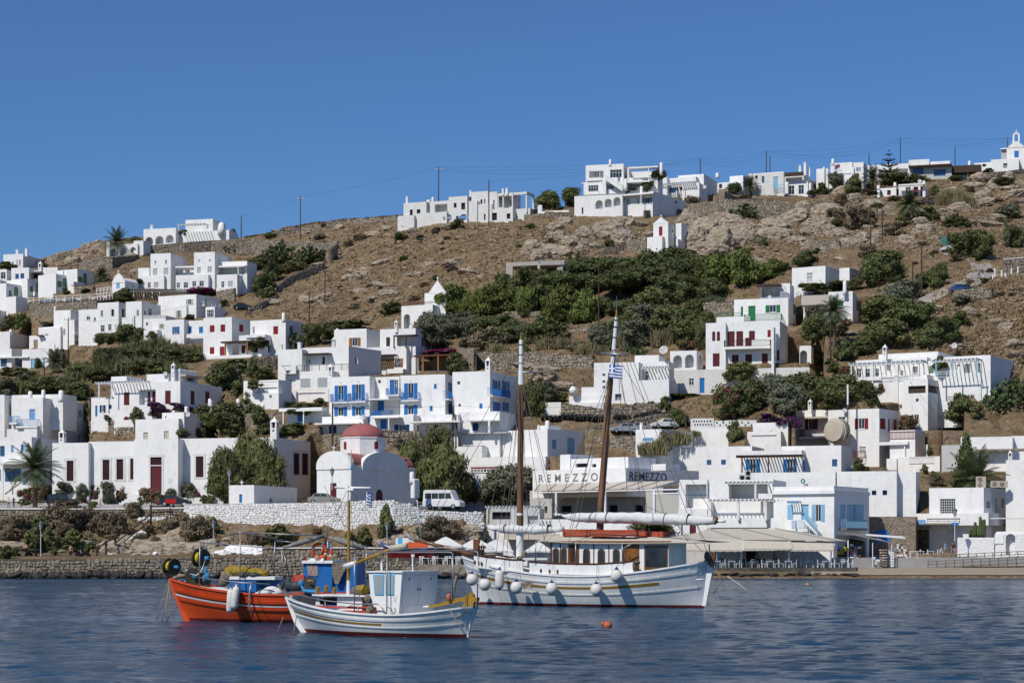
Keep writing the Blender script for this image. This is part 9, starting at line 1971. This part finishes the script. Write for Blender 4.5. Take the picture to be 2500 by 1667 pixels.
car('J',1765,265,'van','carwhite','white minibus parked at the right end of the promenade',-.35,Y=249,cat='van')
car('I',565,215,'jeep','blackcar','dark blue black off road car behind the dry bush',-.1,Y=264); _r=car('I',1565,203,'car','blackcar','black and red hatchback parked beside the steps rail',-.1,Y=264); m_=MB(); m_.box((-1.2,-.9,.4),(.3,-.8,.98)); m_.build('door','redcar',_r); car('J',700,222,'car','beigecar','beige hatchback half hidden behind the white promenade wall',-.15,Y=256)
car('G',1180,1400,'car','silver','silver hatchback with a red side sticker on the sloping road',3.3); car('G',1300,1368,'car','beigecar','grey car right behind the silver hatchback',3.3); car('G',1540,1335,'car','carwhite','white car nose half hidden by the round dark shrub',3.4)
car('D',1690,1165,'car','carwhite','white car at the bend of the hillside lane',3.3); car('H',1780,256,'car','bluecar','blue car parked low behind the rubble wall',.1).location.z-=.55; car('A',2160,940,'car','blackcar','dark car parked beside the bougainvillea house',.2); car('B',1830,582,'car','silver','silver car in front of the cream row, left one'); car('B',1965,580,'car','sky','pale blue car in front of the cream row, right one')
qd=tmpl([('body',bx((-.55,-.2,.5,.5,.2,.75),(-.5,-.15,.75,.1,.15,.9),(.3,-.4,.62,.75,.4,.7),(-.85,-.4,.62,-.35,.4,.7)),'charcoal'),('handlebar',bx((.28,-.38,1.0,.34,.38,1.05),(.28,-.03,.75,.34,.03,1.0)),'black')]+[('wheel',(lambda m_:(m_.cyl((x,y-.12,.3),(x,y+.12,.3),.3,.3,12),m_)[1])(MB()),'tyre') for x in(-.6,.55) for y in(-.42,.42)],'quad_bike','quad bike','quad bikes on the road')
fr('G'); QC=['pinkc','violet','navy','blue','shirtw','lampr','silver']
for i in range(14):
 x=495+i*37; u,v=px(x,1272+i*1.6); o=put(qd,T_(u,v)+UP*.05,.9+.1*(i%3),'%s quad bike of the long row behind the masts, counted leftward'%['first','second','third','fourth','fifth','sixth','seventh','eighth','ninth','tenth','eleventh','twelfth','thirteenth','last'][13-i])
for i,(x,y,t) in enumerate(((1320,1248,'first'),(1372,1246,'second'),(1425,1244,'third'),(1465,1242,'last'),(1140,1268,'left'),(1190,1266,'right'))): put(qd,T_(*px(x,y))+UP*.05,.3,('%s black quad bike of the four on the upper road'%t) if i<4 else '%s quad bike of the pair just right of the aft mast'%t)
mb_=tmpl([('body',bx((-.6,-.1,.35,.6,.1,.6),(-.55,-.14,.6,.1,.14,.82),(.42,-.05,.5,.52,.05,1.05)),'black'),('handlebar',bx((.42,-.32,1.0,.5,.32,1.05)),'metal')]+[('wheel',(lambda m_:(m_.cyl((x,-.05,.3),(x,.05,.3),.3,.3,14),m_)[1])(MB()),'tyre') for x in(-.62,.65)],'motorbike','motorbike','motorbikes on the quay')
fr('I')
for i,(x,t) in enumerate(((60,'leftmost motorbike parked on the quay'),(130,'second motorbike on the quay from the left'),(255,'motorbike parked left of the quay lamp'),(320,'motorbike right beside the quay lamp'),(690,'black motorbike behind the standing person'),(760,'rightmost motorbike on the quay near the steps'))): p=W(px(x,0)[0],1360,235); p.z=2.15; put(mb_,p,.5+.4*i,t)
drop(None)
for u,v,o,bs in ROCKS: rel(u,v,o,bs)
# ---------------- poles, wires, lamps
PT={}
def pole(f,x,yt,yb,key=None,cross_=0,r=.13,lean=0):
 fr(f); u,vt=px(x,yt); _,vb=px(x,yb); p=T_(u,vb);
 top=W(px(x+lean,0)[0],vt,p.y); g=thing('utility_pole',p,'',"utility pole",'wooden utility poles'); m_=MB(); m_.cyl(p-UP*.5,top,r*1.15,r*.8,8); m_.build('pole','polewood',g)
 if cross_:
  m_=MB(); m_.box((top.x-cross_,top.y-.06,top.z-.5),(top.x+cross_,top.y+.06,top.z-.36)); m_.build('crossarm','palegrey',g)
  for k in (-cross_+.1,0,cross_-.1): m_=MB(); m_.cyl((top.x+k,top.y,top.z-.36),(top.x+k,top.y,top.z-.05),.06,.05,6); m_.build('insulator','dullmetal',g)
 if key: PT[key]=top
 rel(u,(vt+vb)/2,g,'dark wooden utility pole'); return top
for a in (('A',2148,95,290,'a'),('A',608,1005,1440,'b',.9),('A',1200,990,1310,'c'),('B',487,365,755,'d',1.2),('B',1717,105,385,'e',1.2),('B',2165,220,640,'f'),('B',705,935,1340,'g'),('B',565,1220,1505,'h'),('C',955,978,1490,'i'),('C',1858,25,225,'j'),('D',40,255,430,'k'),('D',72,295,430),('D',1233,135,355,'l'),('D',1720,205,360,'m'),('D',955,270,380,'n'),('D',2187,135,300,'o'),('D',968,860,1110),('D',1072,780,1065,'p'),('D',1422,1090,1500),('D',1343,1245,1460),('F',773,888,1300,'q'),('F',1845,915,1410,'r'),('H',1248,960,1420,'s'),('H',612,470,900),('L',1603,0,480,'t'),('E',1585,320,520,'u'),('E',805,330,640,'v'),('G',1730,1215,1340),('A',395,1430,1568)): pole(*a)
pole('F',1945,960,1415,lean=-95)
fr('S')
def wire(a,c,sag=.03,n=10,r=.018,off=(0,0,0)):
 a,c=a+Vector(off),c+Vector(off); m_=MB(); L_=(c-a).length; m_.tube([a.lerp(c,i/n)-UP*(4*sag*L_*(i/n)*(1-i/n)) for i in range(n+1)],r,3); WR_.append(m_)
WR_=[]
P_=PT
for a,c,sg in (('d','e',.015),('e','j',.012),('f','j',.02),('j','k',.03),('k','l',.02),('n','l',.015),('l','o',.03),('m','o',.02),('a','d',.03),('b','c',.03),('p','t',.02),('q','r',.02),('r','s',.03),('u','v',.03),('g','h',.02),('c','g',.03),('s','t',.02),('k','n',.02)):
 wire(P_[a],P_[c],sg,r=.018)
 if (a,c) in (('j','k'),('k','l'),('l','o'),('e','j')): wire(P_[a],P_[c],sg*1.4,off=(0,0,-.6)); wire(P_[a],P_[c],sg*1.8,off=(0,0,-1.1))
right=W(2700,330,P_['l'].y); wire(P_['l'],right,.01); wire(P_['o'],W(2700,380,P_['o'].y),.01)
for m_ in WR_:
 v=m_.v[len(m_.v)//2]; o=m_.build('overhead_wire','wire',label='thin black cable strung between wooden poles',cat='cable',group='overhead cables')
 u=1250+v[0]/v[1]*F; vv=HY-(v[2]-H0)/v[1]*F; rel(u,vv,o,'thin overhead cable')
def lamp(f,x,yt,yb,label,Y=None,arm=0):
 fr(f); u,v=px(x,yb); _,vt=px(x,yt); p=T_(u,v) if Y is None else W(u,v,Y); s=p.y/F; ht=(v-vt)*s; g=thing('street_lamp',p,label,'street lamp','harbour street lamps')
 m_=MB(); m_.cyl(p-UP*.3,p+UP*(ht-.8),.07,.05,8); m_.build('post','palegrey',g); q=p+UP*(ht-1); m_=MB(); m_.lathe([(.14,0),(.29,.68),(.29,.7)],q,6); m_.build('lantern','paleglass',g); m_=MB(); m_.lathe([(.36,.71),(.14,.9),(.03,1.05)],q,6); m_.build('lamp_cap','dullmetal',g)
lamp('I',363,335,662,'left quay lamp post with a white lantern',Y=233); lamp('I',1902,325,640,'right quay lamp post behind the orange boat spools',Y=233); lamp('J',1258,378,590,'shore lamp post behind the beached red boat',Y=236); lamp('E',2041,1040,1342,'lamp post beside the cube on the sea wall',Y=262); lamp('L',1718,800,1075,'lamp on the wall above the bakery sign board',Y=240); lamp('F',769,1465,1640,'lamp post in front of the domed church door',Y=250)
fr('I'); g=thing('shore_steps',W(*px(900,650),240),'white steps with a dark timber rail climbing from the quay','steps','steps')
def iy(x): return 240+(x-870)/475*15
ST=[(870,655),(1040,600),(1150,490),(1285,415)]
for i in range(20):
 t=i/19*3; k=min(2,int(t)); f_=t-k; x=ST[k][0]+(ST[k+1][0]-ST[k][0])*f_; y=ST[k][1]+(ST[k+1][1]-ST[k][1])*f_; p=wp(x,y,iy(x)-2); m_=MB(); m_.box((p.x-.5,p.y-.3,p.z-1.2),(p.x+.9,p.y+1.6,p.z)); m_.build('step','whitestn',g)
for pts in (((858,590),(945,515),(1025,490)),((1025,530),(1340,275)),((1025,580),(1340,330)),((1340,205),(1545,200),(1645,195)),((1340,260),(1545,245),(1645,225))):
 m_=MB(); m_.tube([wp(x,y,iy(x)-3) for x,y in pts],.09,5); m_.build('handrail','brown',g)
for x,y0,y1 in ((862,560,660),(943,505,625),(1025,485,600),(1342,190,370),(1543,185,300),(1637,165,290)): m_=MB(); a=wp(x,y0,iy(x)-3.05); c=wp(x,y1,iy(x)-3.05); m_.box((a.x-.12,a.y,c.z-.3),(a.x+.12,a.y+.2,a.z)); m_.build('post','brown',g)
fr('L'); g=thing('boardwalk_ramp',wp(1900,1330,234),'grey timber ramp with low railings above the beach','ramp','ramps')
for (x0,y0,x1,y1,Y) in ((1480,1322,2500,1268,233),(1540,1268,2500,1222,236)):
 for i in range(30):
  t=i/30; a=wp(x0+(x1-x0)*t,y0+(y1-y0)*t,Y); c=wp(x0+(x1-x0)*(i+1)/30,y0+(y1-y0)*(i+1)/30,Y); m_=MB(); m_.box((a.x,a.y,a.z-.25),(c.x-.03,a.y+1.5,a.z-.1)); m_.build('plank','woodgrey',g) if 'woodgrey' in M else (mat('woodgrey',(.27,.25,.22),.9,.2,3,coord='Geo'),m_.build('plank','woodgrey',g))
 for dz in (.28,.6): m_=MB(); m_.tube([wp(x0,y0,Y)+UP*dz,wp(x1,y1,Y)+UP*dz],.05,5); m_.build('handrail','woodgrey',g)
 for i in range(14): t=i/13; a=wp(x0+(x1-x0)*t,y0+(y1-y0)*t,Y-.05); m_=MB(); m_.box((a.x-.04,a.y-.05,a.z-.5),(a.x+.04,a.y+.03,a.z+.62)); m_.build('post','dullmetal',g)
fr('A')
def fence(pts,label,hpx,col='wht',n=16,off=0):
 P=[]
 for x,y in pts: u,v=px(x,y); P.append(W(u,v,TY(u,v+14)-1.2+off))
 g=thing('terrace_fence',P[0],label,'fence','terrace fences'); s=P[0].y/F/3.647; hh=hpx*s
 for k in (.95,.5): m_=MB(); m_.tube([p+UP*hh*k for p in P],.06,4); m_.build('rail',col,g)
 for i in range(n): t=i/(n-1)*(len(P)-1); j=min(int(t),len(P)-2); p=P[j].lerp(P[j+1],t-j); m_=MB(); m_.box((p.x-.06,p.y-.06,p.z-.3),(p.x+.06,p.y+.06,p.z+hh)); m_.build('post',col,g)
 return g,P
g,P=fence([(250,878),(500,862),(870,845),(1000,830)],'white rail around the dining terrace below the tiny chapel',50)
m_=MB(); V=P+[p+Vector((0,7,0)) for p in P[::-1]]; m_.add(V,[tuple(range(len(V)))]); m_.add([v-UP*.4 for v in V],[tuple(range(len(V)))[::-1]]); n_=len(P)
for i in range(n_-1): m_.add([P[i]-UP*.4,P[i+1]-UP*.4,P[i+1],P[i]],[(0,1,2,3)])
m_.build('deck','brown',g)
for i in range(26):
 t=i/25*2.9; j=min(int(t),2); p=P[j].lerp(P[j+1],t-j)+Vector((0,1.2+(i%3),0)); m_=MB(); m_.box((p.x-.3,p.y-.3,p.z),(p.x+.3,p.y+.3,p.z+.75)); m_.box((p.x-.55,p.y-.2,p.z),(p.x-.4,p.y+.2,p.z+.9)); m_.build('dining_set',rng.choice(['wht','lblue','pinkc','grey']),g)
g=thing('grey_pergola',T_(*px(1380,850)),'long grey slatted pergola roof on thin white posts','pergola','pergolas')
a=wp(1110,765,GY(*px(1250,860))+3); c=wp(1660,770,a.y-3)
for i in range(26): q=a.lerp(c,i/25); m_=MB(); m_.box((q.x-.12,q.y-3,q.z),(q.x+.12,q.y+5,q.z+.15)); m_.build('slat','grey',g)
m_=MB(); m_.tube([a-UP*.1,c-UP*.1],.12,4); m_.build('beam','palegrey',g)
for x in (1190,1280,1355,1420): q=wp(x,770,a.y-.5); m_=MB(); m_.box((q.x-.1,q.y-.1,q.z-4.5),(q.x+.1,q.y+.1,q.z)); m_.build('post','wht',g)
fence([(860,785),(990,772)],'short white rail left of the tiny chapel',40,n=5)
fr('D')
for i,(x,y0,y1) in enumerate(((2075,1295,1385),(2135,1290,1350),(2222,1285,1355),(2280,1272,1350),(2168,1345,1378),(2057,1360,1395))):
 u,v=px(x,y1); p=T_(u,v); hh=(y1-y0)/3.647*p.y/F; m_=MB(); m_.cyl(p-UP*.2,p+UP*hh,.14,.12,8); o=m_.build('white_post','white',label='x',cat='post',group='white posts along the road'); rel(u,v,o,'short white roadside post')
u,v=px(1680,1080); p=T_(u,v); g=thing('teal_gate',p,'teal slatted gate at the top of the lane','gate','gates');
for i in range(14): m_=MB(); x=p.x-1.9+i*.28; m_.box((x,p.y-.05,p.z-.2),(x+.2,p.y+.05,p.z+1.7)); m_.build('slat','teal',g)
flush_labels()
